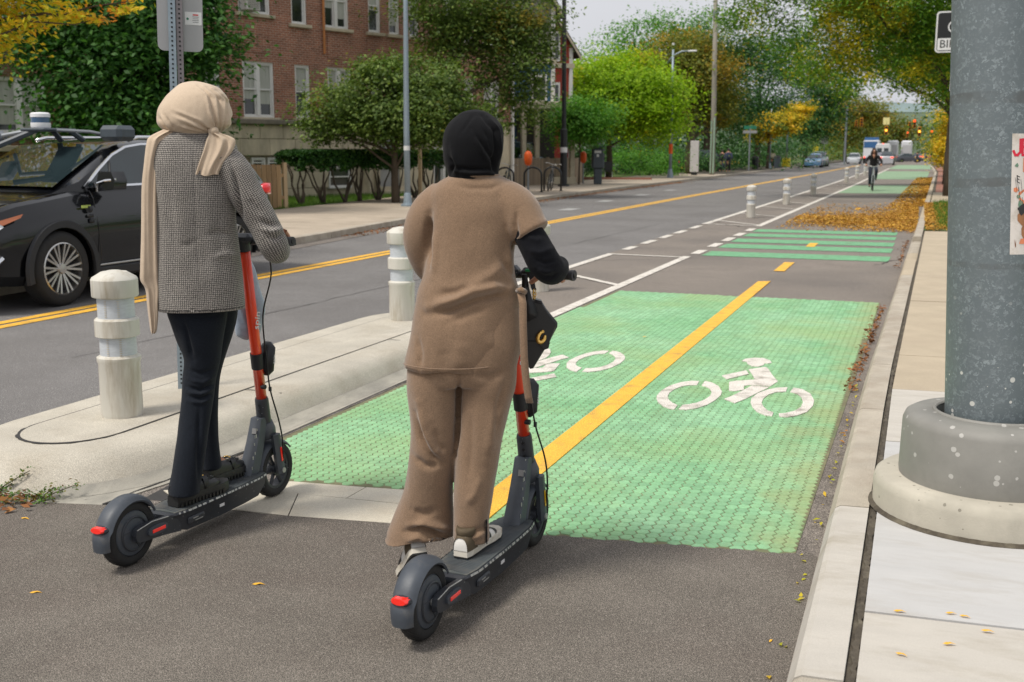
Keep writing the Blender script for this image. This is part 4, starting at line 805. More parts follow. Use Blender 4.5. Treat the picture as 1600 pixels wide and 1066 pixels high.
# ================================================================== STREET FURNITURE
def galv_mat():
    m, t, b = newmat("galvanised_steel"); c = coord(t); v = t.nodes.new("ShaderNodeTexVoronoi"); v.inputs['Scale'].default_value = 105
    wv = t.nodes.new("ShaderNodeVectorMath"); wv.operation = 'ADD'; n1 = t.nodes.new("ShaderNodeTexNoise"); n1.inputs['Scale'].default_value = 65; n1.inputs['Detail'].default_value = 5
    t.links.new(c, n1.inputs['Vector']); sc_ = t.nodes.new("ShaderNodeVectorMath"); sc_.operation = 'SCALE'; sc_.inputs[3].default_value = .045
    t.links.new(n1.outputs[1], sc_.inputs[0]); t.links.new(c, wv.inputs[0]); t.links.new(sc_.outputs[0], wv.inputs[1]); t.links.new(wv.outputs[0], v.inputs['Vector'])
    s = t.nodes.new("ShaderNodeSeparateColor"); t.links.new(v.outputs['Color'], s.inputs[0])
    big = noise(t, c, 5, 6, .7)
    col = mixc(t, mrange(t, s.outputs[0], .62, 1.0, 0, 1), (.145, .175, .187), (.29, .335, .35))
    col = mixc(t, mrange(t, noise(t, c, 16, 6, .75), .40, .60, 0, .8), col, (.15, .178, .19))
    col = mixc(t, mrange(t, big, .5, .75, 0, .6), col, (.17, .20, .20))
    # bands of dried tape glue
    z = t.nodes.new("ShaderNodeSeparateXYZ"); t.links.new(c, z.inputs[0]); f = None
    for z0, wd in ((1.62, .022), (1.31, .018), (1.00, .012)):
        d = math_(t, 'ABSOLUTE', math_(t, 'SUBTRACT', math_(t, 'ADD', z.outputs[2], mrange(t, noise(t, c, 9, 3), 0, 1, -.012, .012)), z0))
        g = mrange(t, d, wd*.8, wd, .55, 0); f = g if f is None else math_(t, 'MAXIMUM', f, g)
    f = math_(t, 'MULTIPLY', f, mrange(t, noise(t, c, 12, 4), .35, .6, 0, 1))
    col = mixc(t, f, col, (.10, .10, .095))
    # white splashes low on the shaft
    v2 = t.nodes.new("ShaderNodeTexVoronoi"); v2.inputs['Scale'].default_value = 34; t.links.new(c, v2.inputs['Vector'])
    s2 = t.nodes.new("ShaderNodeSeparateColor"); t.links.new(v2.outputs['Color'], s2.inputs[0])
    rad = math_(t, 'MULTIPLY', math_(t, 'POWER', s2.outputs[1], 2.2), .36)
    dot = math_(t, 'LESS_THAN', v2.outputs['Distance'], rad); low = mrange(t, z.outputs[2], .55, .95, 1, 0)
    col = mixc(t, math_(t, 'MULTIPLY', math_(t, 'MULTIPLY', dot, low), math_(t, 'GREATER_THAN', s2.outputs[0], .45)), col, (.62, .62, .58))
    t.links.new(col, b.inputs['Base Color']); b.inputs['Metallic'].default_value = .25; b.inputs['Roughness'].default_value = .5
    bump(t, b, v.outputs['Distance'], .08, .002); return m
def spot_mat(name, col, spotc, scale=26, k=.3, **kw):
    m, t, b = newmat(name); c = coord(t)
    co = mixc(t, 1, col, mrange(t, noise(t, c, 5, 6), .3, .7, .85, 1.15), 'MULTIPLY')
    co = mixc(t, mrange(t, noise(t, c, 2.2, 7, .7), .5, .72, 0, .55), co, tuple(x*.6 for x in col))
    v2 = t.nodes.new("ShaderNodeTexVoronoi"); v2.inputs['Scale'].default_value = scale; t.links.new(c, v2.inputs['Vector'])
    s2 = t.nodes.new("ShaderNodeSeparateColor"); t.links.new(v2.outputs['Color'], s2.inputs[0])
    dot = math_(t, 'LESS_THAN', math_(t, 'ADD', v2.outputs['Distance'], mrange(t, noise(t, c, 60, 3), 0, 1, -.06, .06)), math_(t, 'MULTIPLY', math_(t, 'POWER', s2.outputs[1], 3), k))
    co = mixc(t, math_(t, 'MULTIPLY', dot, .7), co, spotc)
    t.links.new(co, b.inputs['Base Color']); b.inputs['Roughness'].default_value = kw.get('rough', .6); bump(t, b, noise(t, c, 150, 4), kw.get('bmp', .2), .002); return m
m_galv = galv_mat(); m_collar = spot_mat("collar_plastic", (.225, .22, .20), (.50, .49, .46)); m_basec = spot_mat("base_concrete", (.44, .41, .34), (.14, .13, .10), 38, .3, rough=.85, bmp=.5)
m_steel = mat("steel_grey", (.25, .27, .29), .45, metal=.5, var=.1, vs=10); m_blacks = mat("black_paint", (.012, .013, .015), .4, var=.2)
m_steelb = mat("steel_post_blue", (.27, .33, .38), .5, metal=.35, var=.12, vs=20); m_hole = mat("punched_hole", (.01, .011, .012), .9)
m_signb = mat("sign_back", (.36, .36, .36), .45, metal=.4, var=.06, vs=3); m_white_s = mat("sign_white", (.68, .68, .68), .5, var=.04); m_black_s = mat("sign_black", (.008, .008, .009), .5)
m_red_s = mat("sign_red", (.55, .03, .03), .5); m_green_s = mat("sign_green", (.02, .18, .10), .5)
m_orange = mat("meter_orange", (.85, .12, .01), .5, var=.1)
# big pole
PX, PY = .333, 4.615
BP = thing("steel_signal_pole", "huge blotchy galvanised steel pole in the right foreground, white splashes near its foot", "pole", (PX, PY, .13))
lean = Matrix.Shear('XY', 4, (-.045, 0)) if 0 else Matrix(((1, 0, -.050, 0), (0, 1, 0, 0), (0, 0, 1, 0), (0, 0, 0, 1)))
part("shaft", MB().lathe([(.166, .12), (.164, .9), (.158, 3), (.145, 6), (.13, 9.0)], n=64).xf(lean), m_galv, BP, smooth=True, sharp=40)
part("concrete_base", MB().lathe([(.440, -.02), (.443, .10), (.435, .128), (.415, .142), (.30, .142)], n=64, cap=False), m_basec, BP, smooth=True, sharp=50)
part("base_seam", MB().lathe([(.45, -.0), (.458, .004), (.437, .02)], n=48, cap=False), m_dirt, BP)
cl_ = part("collar", MB().lathe([(.345, .140), (.347, .16), (.342, .36), (.332, .385), (.31, .398), (.225, .405), (.220, .400), (.216, .39), (.214, .15)], n=64, cap=False), m_collar, BP, smooth=True, sharp=50)
part("collar_rim", MB().lathe([(.231, .403), (.229, .411), (.219, .412), (.215, .404)], n=64, cap=False), m_collar, cl_, smooth=True)
part("collar_floor", MB().lathe([(.15, .2), (.24, .2)], n=48, cap=False), m_hole, BP)
# poster wrapped round the shaft. angle measured from the shaft axis
def on_pole(a, z, off): r = .1645-.0028*z+off; return (r*math.cos(a)-.050*z, r*math.sin(a), z)
A0, A1 = R_(-72.0), R_(-14); Z0, Z1 = 1.045, 1.49
mpap = mat("poster_paper", (.70, .65, .60), .8, var=.06, vs=20, dirt=(.5, .45, .38), ds=12)
poster = thing("poster", "white paper poster with red letters, glued round the big steel pole", "poster", (PX, PY, .13))
def curved(polys, off, name, m, par=None, n=16):
    mb = MB()
    for a0, a1, z0, z1 in polys:
        k = max(1, int(abs(a1-a0)/R_(3))); vs = []
        for i in range(k+1): a = a0+(a1-a0)*i/k; vs += [on_pole(a, z0, off), on_pole(a, z1, off)]
        mb.add(vs, [(2*i, 2*i+2, 2*i+3, 2*i+1) for i in range(k)])
    return part(name, mb, m, par or poster)
curved([(A0, A1, Z0, Z1)], .0025, "sheet", mpap)
W_ = A1-A0
def glyphs(text, a, z, h, w, m, name, off=.0037, st=.2, slant=0):
    """block capitals drawn with straight strokes"""
    G = {'J': [(1, 1, 1, .2), (1, .2, .6, 0), (.6, 0, .25, 0), (.25, 0, 0, .25)], 'E': [(0, 0, 0, 1), (0, 1, 1, 1), (0, .52, .8, .52), (0, 0, 1, 0)], 'D': [(0, 0, 0, 1), (0, 1, .6, 1), (.6, 1, 1, .65), (1, .65, 1, .35), (1, .35, .6, 0), (.6, 0, 0, 0)],
         'S': [(1, 1, .1, 1), (.1, 1, .1, .55), (.1, .55, 1, .5), (1, .5, 1, 0), (1, 0, 0, 0)], 'A': [(0, 0, .5, 1), (.5, 1, 1, 0), (.2, .4, .8, .4)]}
    mb = MB(); x = 0
    for ch in text:
        for (p0, q0, p1, q1) in G[ch]:
            dx, dz = (p1-p0)*w, (q1-q0)*h; L = math.hypot(dx, dz); nx, nz = -dz/L*st*w*.5, dx/L*st*w*.5; ex, ez = dx/L*st*w*.4, dz/L*st*w*.4
            cs_ = [(p0*w-ex+nx, q0*h-ez+nz), (p0*w-ex-nx, q0*h-ez-nz), (p1*w+ex-nx, q1*h+ez-nz), (p1*w+ex+nx, q1*h+ez+nz)]
            mb.add([on_pole(a+(x+u)/.164, z+v-(x+u)*slant, off) for u, v in cs_], [(0, 1, 2, 3)])
        x += w*1.35
    return part(name, mb, m, poster)
m_pr = mat("poster_red", (.62, .02, .05), .7); m_po = mat("poster_orange", (.75, .25, .12), .7); m_pk = mat("poster_black", (.03, .03, .03), .7); m_pb = mat("poster_brown", (.35, .16, .07), .7); m_pg = mat("poster_green", (.15, .26, .18), .7)
glyphs("JE", A0+.035, 1.412, .056, .026, m_pr, "lettering", st=.36)
glyphs("D", A0+.30, 1.355, .042, .028, m_po, "lettering", st=.36)
glyphs("E", A0+.13, 1.315, .022, .010, m_pk, "symbol", st=.3, slant=.5)
mb = MB()
def blob2(mb, a, z, r, n=10, sx=1, off=.0037, jit=.0, s=1): 
    rr_ = random.Random(s); mb.add([on_pole(a+r*sx*(1+rr_.uniform(-jit, jit))*math.cos(6.2832*k/n)/.164, z+r*(1+rr_.uniform(-jit, jit))*math.sin(6.2832*k/n), off) for k in range(n)], [tuple(range(n))])
blob2(mb, A0+.105, 1.285, .010, 5); blob2(mb, A0+.36, 1.260, .030, 12, jit=.15, s=3); blob2(mb, A0+.30, 1.095, .014, 5, jit=.3, s=4); part("drawing", mb, m_po, poster, kind="stuff")
mb = MB(); blob2(mb, A0+.33, 1.180, .034, 9, sx=.7, jit=.3, s=5); blob2(mb, A0+.42, 1.130, .03, 9, jit=.3, s=6); part("drawing", mb, m_pb, poster, kind="stuff")
mb = MB(); blob2(mb, A0+.22, 1.230, .020, 8, sx=.6, jit=.3, s=7); blob2(mb, A0+.12, 1.375, .008, 5, jit=.4, s=8); blob2(mb, A0+.17, 1.260, .008, 6); part("drawing", mb, m_pg, poster, kind="stuff")
mb = MB(); blob2(mb, A0+.30, 1.220, .014, 7, jit=.4, s=9, off=.0045); blob2(mb, A0+.26, 1.205, .012, 7, jit=.4, s=10, off=.0045); blob2(mb, A0+.19, 1.215, .007, 5, off=.0045)
for k in range(9): mb.add([on_pole(A0+.08+k*.045+q, 1.33-.02*k*((-1)**k)*.4-.05*k*.2+p, .004) for q, p in ((0, 0), (.008, 0), (.05, -.05), (.045, -.052))], [(0, 1, 2, 3)])
part("drawing", mb, m_pk, poster, kind="stuff")
mb = MB()
for k in range(3): mb.add([on_pole(A0+.09+q, .1105+1+p-.0055, .004) for q, p in ((0, 0), (.03, -.035), (.045, -.03), (.04, .0), (.032, -.02))][:5], [(0, 1, 2, 3, 4)])
part("drawing", mb, m_pb, poster, kind="stuff")
# bike signs beyond it
def plate(mb, cx, cz, w, h, r, y0, y1, n=5):
    P = []
    for sx, sz, a0 in ((1, 1, 0), (-1, 1, 90), (-1, -1, 180), (1, -1, 270)):
        for k in range(n+1): a = R_(a0+90*k/n); P.append((cx+sx*(w/2-r)+r*math.cos(a), cz+sz*(h/2-r)+r*math.sin(a)))
    mb.extr(P, y0, y1, lambda p, q, t: (p, t, q)); return mb
FONT = bpy.data.curves.new("t", 'FONT')
def text_part(txt, size, loc, m, parent, name="lettering", rot=(R_(90), 0, 0), depth=.002, sx=1.0, align='CENTER'):
    cu = bpy.data.curves.new("t", 'FONT'); cu.body = txt; cu.size = size; cu.extrude = depth; cu.align_x = align; cu.align_y = 'CENTER'; cu.resolution_u = 2
    o = bpy.data.objects.new("t", cu); COL.objects.link(o); dg = bpy.context.evaluated_depsgraph_get(); me = bpy.data.meshes.new_from_object(o.evaluated_get(dg)); bpy.data.objects.remove(o)
    me.transform(Matrix.Translation(loc) @ Euler(rot).to_matrix().to_4x4() @ Matrix.Diagonal((sx, 1, 1, 1))); me.materials.clear()
    return link(name, me, m, parent)
S1 = thing("bike_lane_sign", "black and white BIKE sign with a ring symbol, half hidden behind the steel pole", "sign", (.98, 33.2, .13), R_(1.5))
part("plate", plate(MB(), -.0, 4.70, 1.62, 1.10, .09, -.02, .0), m_white_s, S1); part("border", plate(MB(), 0, 4.70, 1.54, 1.02, .07, -.024, -.02), m_black_s, S1)
part("legend_panel", plate(MB(), 0, 4.37, 1.50, .32, .03, -.028, -.024), m_white_s, S1)
text_part("BIKE LANE", .30, (0, -.031, 4.37), m_black_s, S1, sx=1.0)
mb = MB()
for cx in (-.34, .34): mb.add([(cx+r*math.cos(6.2832*k/24), -.030, 4.83+r*math.sin(6.2832*k/24)) for r in (.13, .165) for k in range(24)], [(k, (k+1) % 24, 24+(k+1) % 24, 24+k) for k in range(24)])
for a, b in (((-.34, 4.83), (-.12, 4.83+.0)), ((-.12, 4.83), (.2, 5.05)), ((-.34, 4.83), (-.2, 5.06)), ((-.2, 5.06), (.2, 5.06)), ((.34, 4.83), (.18, 5.12))):
    d = Vector((b[0]-a[0], b[1]-a[1])); n = Vector((-d.y, d.x)).normalized()*.014
    mb.add([(a[0]-n.x, -.031, a[1]-n.y), (b[0]-n.x, -.031, b[1]-n.y), (b[0]+n.x, -.031, b[1]+n.y), (a[0]+n.x, -.031, a[1]+n.y)], [(0, 1, 2, 3)])
part("bicycle_symbol", mb, m_white_s, S1)
part("post", MB().cyl((0, .06, 2.7), .05, 5.5, 10), m_steel, S1); part("post_foot", MB().lathe([(.14, 0), (.13, .25), (.06, .35)], n=12), m_steel, S1)
S2 = thing("parking_sign", "white parking sign with red print below the BIKE sign, mostly hidden by the big pole", "sign", (1.12, 33.0, 3.2), R_(1.5))
part("plate", plate(MB(), 0, .55, 1.0, 1.1, .06, -.02, 0), m_white_s, S2); part("border", plate(MB(), 0, .75, .86, .6, .05, -.022, -.02), m_black_s, S2); part("legend_panel", plate(MB(), 0, .75, .82, .56, .045, -.024, -.022), m_white_s, S2)
text_part("R", .26, (-.32, -.026, .28), m_red_s, S2); part("red_bar", plate(MB(), -.05, .26, .82, .28, .03, -.0225, -.02), m_red_s, S2)
# perforated post with the grey sign back, on the island
SP = thing("perforated_sign_post", "perforated blue grey post carrying a grey sign back, standing on the island", "sign", (-4.047, 5.29, .155), rot=Euler((0, R_(1.4), R_(36))))
mb = MB(); hb = MB()
mb.box((-.022, 0, 1.5), (.040, .003, 3.1)); mb.box((-.0405, .018, 1.5), (.003, .036, 3.1)); mb.box((-.0035, .018, 1.5), (.003, .036, 3.1))
for k in range(118): hb.box((-.022, -.0022, .04+k*.0254), (.0095, .0015, .0095))
part("post", mb, m_steelb, SP); part("holes", hb, m_hole, SP, kind="stuff")
mb = MB(); mb.box((.019, .006, 1.5), (.034, .003, 3.1)); mb.box((.0355, .022, 1.5), (.003, .03, 3.1)); hb = MB()
for k in range(118): hb.box((.019, .004, .04+k*.0254), (.0095, .0015, .0095))
part("post", mb, mat("steel_post_dark", (.20, .18, .19), .5, metal=.3), SP); part("holes", hb, m_hole, SP, kind="stuff")
part("sign_plate", plate(MB(), .022, 2.20, .25, .46, .035, .045, .048), m_signb, SP)
st_ = part("sticker", MB().box((.095, .0435, 2.155), (.092, .002, .072)), m_white_s, SP)
part("sticker_print", MB().box((.108, .0420, 2.175), (.03, .001, .007)), m_red_s, st_)
mb = MB()
for k in range(4): mb.box((.108, .0420, 2.164-k*.010), (.036-.004*(k % 2), .001, .002))
part("sticker_print", mb, m_blacks, st_); part("sticker_emblem", MB().cyl((.064, .0420, 2.152), .007, .001, 12, axis='y'), m_green_s, st_)
# bollards
m_bol = mat("bollard_plastic", (.58, .56, .50), .6, var=.08, vs=5, dirt=(.34, .29, .21), ds=4.5, dth=(.48, .72), stretch=(2.5, 2.5, .35), bmp=.1, bs=60)
m_refl = mat("reflective_band", (.50, .53, .56), .45, var=.10, vs=30, stretch=(1, 1, 4), bmp=.3, bs=80)
def make_bollard():
    T = thing("bollard", "", "bollard", (0, 0, 0), 0, "white bollards along the cycle lane")
    part("body", MB().lathe([(.104, 0), (.108, .02), (.107, .29), (.113, .302), (.113, .322), (.098, .330), (.095, .335)], n=40), m_bol, T, smooth=True, sharp=35)
    part("reflector", MB().lathe([(.0945, .325), (.0945, .435)], n=40, cap=False), m_refl, T, smooth=True)
    part("ring", MB().lathe([(.098, .430), (.114, .436), (.114, .522), (.106, .530), (.096, .533)], n=40), m_bol, T, smooth=True, sharp=35)
    part("reflector", MB().lathe([(.0945, .528), (.0945, .645)], n=40, cap=False), m_refl, T, smooth=True)
    part("cap", MB().lathe([(.098, .638), (.116, .644), (.119, .650), (.119, .735), (.112, .747), (.066, .775), (.060, .773), (.03, .782), (0.001, .785)], n=40), m_bol, T, smooth=True, sharp=30)
    mb = MB()
    for sgn in (-1, 1):
        for k in range(8):
            for zb in (.340, .545):
                mb.box((.0945*math.cos(sgn*.35-1.1+.0), .0945*math.sin(sgn*.35-1.1), zb+k*.0115), (.012, .004, .005), rz=sgn*.35-1.1+math.pi/2)
    part("ridges", mb, m_bol, T, kind="stuff")
    return T
bol = make_bollard()
spots = [(-3.95, 4.62, .16, 0, "nearest white bollard with two grey bands, at the tip of the concrete island"), (-4.04, 8.22, .16, 2, "white bollard at the far end of the island, left of the woman in brown"),
         (-3.97, 11.6, .005, 4, "white bollard mostly hidden behind the sleeve and hand of the woman in brown"), (-3.77, 26.7, .01, 1, "nearest of the far bollards in the painted buffer, leftmost of that row"),
         (-3.74, 33.9, .01, 3, "second white bollard in the far painted buffer"), (-3.68, 42.0, .01, 5, "third white bollard in the far painted buffer"),
         (-3.60, 60.0, .01, 2, "fourth distant bollard, left of the oncoming cyclist"), (-3.58, 69.5, .01, 1, "fifth distant bollard, second left of the oncoming cyclist"), (-3.55, 79, .01, 0, "farthest bollard, right beside the oncoming cyclist")]
for k, (x, y, z, a, lb) in enumerate(spots):
    o = bol if k == 0 else copy_thing(bol, (x, y, z), a, lb)
    o.location = (x, y, z); o.rotation_euler.z = a*1.0; o['label'] = lb
# lamp post, left
LP = thing("lamp_post", "tall slim grey lamp post in front of the brick building", "lamp post", (-13.0, 26.9, .126))
part("pole", MB().tube([(0, 0, .1), (0, 0, 2.0), (0.03, 0, 5), (.06, 0, 8.6)], [.085, .078, .062, .045], 16), m_steelb, LP, smooth=True)
part("base", MB().lathe([(.19, 0), (.19, .05), (.12, .07), (.10, .30), (.088, .36)], n=20), m_steelb, LP, smooth=True, sharp=40)
part("arm", MB().tube([(.05, 0, 8.2), (.6, -.2, 8.6), (1.5, -.5, 8.7)], [.035, .03, .03], 8), m_steelb, LP); part("lamp_head", MB().box((1.75, -.6, 8.7), (.6, .2, .1), bev=.03), m_steelb, LP)
part("sticker", MB().cyl((0, 0, 1.55), .084, .12, 16), m_white_s, LP)
# black signal/utility pole
BK = thing("black_pole", "straight black pole on the far sidewalk beside the bicycle rack", "pole", (-14.46, 45.4, .126))
part("shaft", MB().tube([(0, 0, 0), (0, 0, 2.4), (0, 0, 2.45), (-.05, 0, 10)], [.155, .15, .10, .085], 16), m_blacks, BK, smooth=True, sharp=30)
part("foot", MB().lathe([(.26, 0), (.25, .06), (.16, .10)], n=16), m_blacks, BK); part("sticker", MB().cyl((0, 0, 1.55), .153, .22, 16), m_white_s, BK)
# other poles
UP = thing("utility_pole", "tall grey wooden utility pole with pale green sleeves at its foot", "pole", (-12.95, 73, .126))
m_wood = mat("weathered_wood", (.24, .22, .18), .9, var=.2, vs=6, stretch=(3, 3, .3), bmp=.5, bs=40)
part("shaft", MB().tube([(0, 0, 0), (0, 0, 4), (-.12, 0, 12.5)], [.19, .17, .13], 12), m_wood, UP, smooth=True)
part("sleeve", MB().cyl((.1, -.17, 1.9), .05, 3.6, 8).cyl((-.08, -.18, 1.8), .04, 3.4, 8), mat("sleeve_green", (.28, .40, .30), .6), UP)
part("collar", MB().cyl((-.1, 0, 10.3), .2, .35, 12), m_steel, UP); part("crossarm", MB().box((-.1, 0, 11.6), (2.2, .12, .14)), m_wood, UP)
def lamp2(name, label, loc, h, arm, band=None, foot=None, sc=1):
    T = thing(name, label, "lamp post", loc)
    part("pole", MB().tube([(0, 0, 0), (0, 0, h)], [.095, .06], 12), m_steelb, T, smooth=True); part("base", MB().lathe([(.2, 0), (.18, .1), (.12, .5)], n=12), m_steelb, T)
    if arm:
        part("arm", MB().tube([(-.35, .1, h-.75), (0, 0, h-.35), (.5, 0, h-.12), (1.0, 0, h-.10)], [.035, .05, .045, .035], 8), m_steelb, T, smooth=True)
        part("lamp_head", MB().box((1.1, 0, h-.12), (.5, .18, .10), bev=.03), m_white_s, T); part("photocell", MB().cyl((0, 0, h+.3), .07, .12, 8), m_white_s, T)
    if band: part("band", MB().cyl((0, 0, 1.65), .115, .55, 12), band, T)
    if foot: part("foot_guard", MB().cyl((0, 0, .45), .45, .9, 12, r2=.4), foot, T)
    return T
lamp2("lamp_post", "grey street lamp with a short curved arm and an orange band, by the lime tree", (-13.55, 62.8, .126), 7.2, True, m_orange)
lamp2("lamp_post", "distant lamp post standing in a bright yellow foot guard", (-13.2, 118, .1), 7.5, True, None, mat("yellow_guard", (.75, .60, .01), .5))
lamp2("lamp_post", "thin distant pole between the dark bins under the trees", (-13.4, 106, .1), 5.5, False)
# green blade street sign
GS = thing("street_name_sign", "small green street sign on a grey post under the tall trees", "sign", (-12.95, 89.6, .1))
part("post", MB().cyl((0, 0, 1.7), .06, 3.4, 8), m_steel, GS); part("blade", MB().box((0, 0, 3.45), (1.0, .04, .28)), m_green_s, GS); part("blade", MB().box((0, -.03, 3.1), (1.1, .04, .22)), m_signb, GS)
# parking kiosk, orange capped meters, rack, bicycle
KI = thing("parking_kiosk", "dark grey parking pay kiosk on the far sidewalk", "kiosk", (-13.9, 48.8, .126), R_(20))
m_kiosk = mat("kiosk_grey", (.05, .065, .08), .45, var=.1)
part("stand", MB().box((0, 0, .36), (.36, .30, .72), bev=.03), m_kiosk, KI); part("body", MB().box((0, 0, 1.18), (.56, .42, .95), bev=.06), m_kiosk, KI)
part("roof", MB().box((0, 0, 1.70), (.66, .5, .06), bev=.02), m_kiosk, KI); part("screen", MB().box((-.02, -.216, 1.47), (.30, .01, .11)), m_white_s, KI); part("emblem", MB().box((-.02, -.216, 1.30), (.1, .01, .12)), m_white_s, KI)
def meter(label, loc, s=1):
    T = thing("parking_meter", label, "parking meter", loc, 0, "orange hooded parking meters")
    part("post", MB().cyl((0, 0, .5), .04, 1.0, 10), m_steel, T); part("hood", MB().lathe([(.05, .95), (.13, 1.02), (.155, 1.2), (.15, 1.36), (.09, 1.47), (.01, 1.5)], n=16), m_orange, T, smooth=True); return T
meter("orange hooded parking meter beside the bicycle rack, nearer one", (-13.75, 38.8, .126)); meter("orange hooded parking meter between the sapling and the kiosk", (-14.75, 49.3, .126))
def hoop_rack(label, loc, rz):
    T = thing("bike_rack", label, "bike rack", loc, rz, "black hoop bicycle racks")
    pts = [(-.32, 0, 0)]+[(-.32*math.cos(math.pi*k/10), 0, .62+.28*math.sin(math.pi*k/10)) for k in range(11)]+[(.32, 0, 0)]
    part("hoop", MB().tube(pts, .035, 10), m_blacks, T, smooth=True); part("foot_plate", MB().cyl((-.32, 0, .01), .08, .02, 12), m_blacks, T); part("foot_plate", MB().cyl((.32, 0, .01), .08, .02, 12), m_blacks, T); return T
hoop_rack("black bicycle hoop at the right end, a small bicycle leaning in it", (-13.05, 39.6, .126), R_(15)); hoop_rack("middle black bicycle hoop right of the orange meter", (-13.35, 38.2, .126), R_(15)); hoop_rack("black bicycle hoop partly behind the black hijab", (-14.0, 37.0, .126), R_(15))
# wooden fences, each board its own piece
m_board = mat("fence_board", (.26, .20, .14), .9, var=.2, vs=5, stretch=(6, 6, .5), perobj=.25, bmp=.4, bs=50); m_board2 = mat("fence_board_new", (.34, .22, .11), .9, var=.2, vs=5, stretch=(6, 6, .5), perobj=.25)
def fence(label, p, q, h, bw, m, posts=4, z=.1, post_m=None):
    L = math.hypot(q[0]-p[0], q[1]-p[1]); T = thing("wooden_fence", label, "fence", (p[0], p[1], z), math.atan2(q[1]-p[1], q[0]-p[0])); n = int(L/bw); r = random.Random(int(L*100))
    me = MB().box((0, 0, 0), (bw*.9, .022, 1)).mesh("board"); me.materials.append(m)
    for k in range(n):
        o = link("board", me, None, T, loc=((k+.5)*bw, r.uniform(-.004, .004), h/2+.03), rot=(0, r.uniform(-.006, .006), 0)); o.scale = (1, 1, h+r.uniform(-.02, .02))
    for k in range(posts+1): part("post", MB().box((L*k/posts, .05, h/2+.03), (.10, .10, h+.1)), post_m or m, T)
    for zz in (.3, h-.25): part("rail", MB().box((L/2, .035, zz), (L, .04, .09)), m, T)
    return T
fence("short brown board fence with a pale end post, right of the black car's tail light", (-18.2, 20.3), (-15.55, 24.9), 1.12, .14, m_board2, 3, post_m=mat("post_pale", (.46, .33, .19), .8, stretch=(3, 3, .4)))
fence("weathered grey board fence behind the bicycle rack and black pole", (-16.4, 43.8), (-15.4, 51.5), 1.18, .15, m_board, 4)
# wires
for k, (a, b, sg) in enumerate((((-13.05, 73, 11.6), (-16, 20, 14), 1.2), ((-13.05, 73, 11.6), (-13.5, 180, 11.6), 1.6))):
    pts = [Vector(a).lerp(Vector(b), i/16)-Vector((0, 0, sg*math.sin(math.pi*i/16))) for i in range(17)]
    tag(part("overhead_wire", MB().tube(pts, .018, 5), m_blacks), ["thin overhead wire running from the utility pole toward the brick building", "thin overhead wire running from the utility pole down the street"][k], "wire")
# far furniture: bins, small signs, traffic signals
def bin_(label, x, y, col): 
    T = thing("litter_bin", label, "bin", (x, y, .1)); part("body", MB().lathe([(.28, 0), (.32, 1.0)], n=12), col, T); part("lid", MB().lathe([(.34, 1.0), (.3, 1.12), (.05, 1.2)], n=12), m_blacks, T)
bin_("dark bin beside the thin distant pole, left one", -13.9, 100, m_blacks); bin_("dark bin to the right of the thin distant pole", -13.0, 108.5, m_kiosk)
m_tly = mat("signal_yellow", (.62, .26, .01), .5); m_tlr = mat("signal_red_lit", (.6, .02, .01), .4, emit=(1, .07, .02), es=2.2); m_tla = mat("signal_amber_lit", (.8, .3, .02), .4, emit=(1, .45, .05), es=2.6); m_tlo = mat("signal_dark", (.03, .02, .015), .4)
SG = thing("signal_span", "far row of yellow traffic signals hanging over the crossing", "signal wire", (-9.5, 160, 0))
part("pole", MB().cyl((-.5, 0, 4), .14, 8, 10), m_steel, SG); part("pole", MB().cyl((14.5, 0, 4), .14, 8, 10), m_steel, SG); part("span_wire", MB().tube([(-.5, 0, 7.4), (5, 0, 6.9), (10, 0, 6.9), (14.5, 0, 7.4)], .03, 5), m_blacks, SG)
def signal(label, x, y, z, lit, s=1.0):
    s *= .85
    T = thing("traffic_signal", label, "traffic signal", (x, y, z), 0, "yellow traffic signals at the far crossing")
    part("housing", MB().box((0, 0, 0), (.36*s, .3*s, 1.05*s), bev=.04), m_tly, T)
    for k in range(3):
        zz = (.34-.34*k)*s; part("visor", MB().lathe([(.15*s, -.32*s), (.15*s, -.15*s)], (0, 0, zz), n=12, axis='y', cap=False), m_tly, T)
        part("lamp", MB().cyl((0, -.165*s, zz), .13*s, .03, 14, axis='y'), m_tlr if (lit == 'r' and k == 0) else m_tla if (lit == 'a' and k == 1) else m_tlo, T)
    part("hanger", MB().cyl((0, 0, .8*s), .03, .6*s, 6), m_blacks, T)
signal("leftmost yellow signal of the far crossing, first of a close pair", -8.7, 160, 5.5, '', 1.1); signal("yellow signal with a dark face, right one of the left pair", -8.0, 160.2, 5.7, '', 1.3)
signal("yellow signal with a glowing lamp directly below the square yellow sign", -4.75, 161, 4.6, 'a', 1.35); signal("yellow signal left of the right hand pair", -1.75, 162, 5.2, '', 1.2); signal("yellow signal with a red glint, right hand pair", -1.15, 162, 5.5, 'r', 1.3)
signal("brightest orange glowing signal, right of the pair", -.45, 162.4, 4.45, 'a', 1.4); signal("small distant signal between the white truck and the pair", -2.5, 205, 4.7, 'r', 1.1); signal("rightmost red lit signal, beside the yellow tree", 1.15, 163, 4.1, 'r', 1.2)
YS = thing("yellow_square_sign", "pale yellow square sign hanging above a far signal", "sign", (-4.8, 161, 5.85)); part("plate", plate(MB(), 0, 0, .85, .95, .04, -.02, .02), mat("pale_yellow", (.75, .68, .30), .6), YS); part("hanger", MB().cyl((0, .03, .6), .02, .5, 6), m_blacks, YS)
WS = thing("white_square_sign", "white square sign on a post left of the distant van", "sign", (-12.0, 150, .1)); part("post", MB().cyl((0, .04, 1.6), .05, 3.2, 8), m_steel, WS); part("plate", plate(MB(), 0, 3.1, .8, 1.0, .05, -.02, .02), m_white_s, WS)
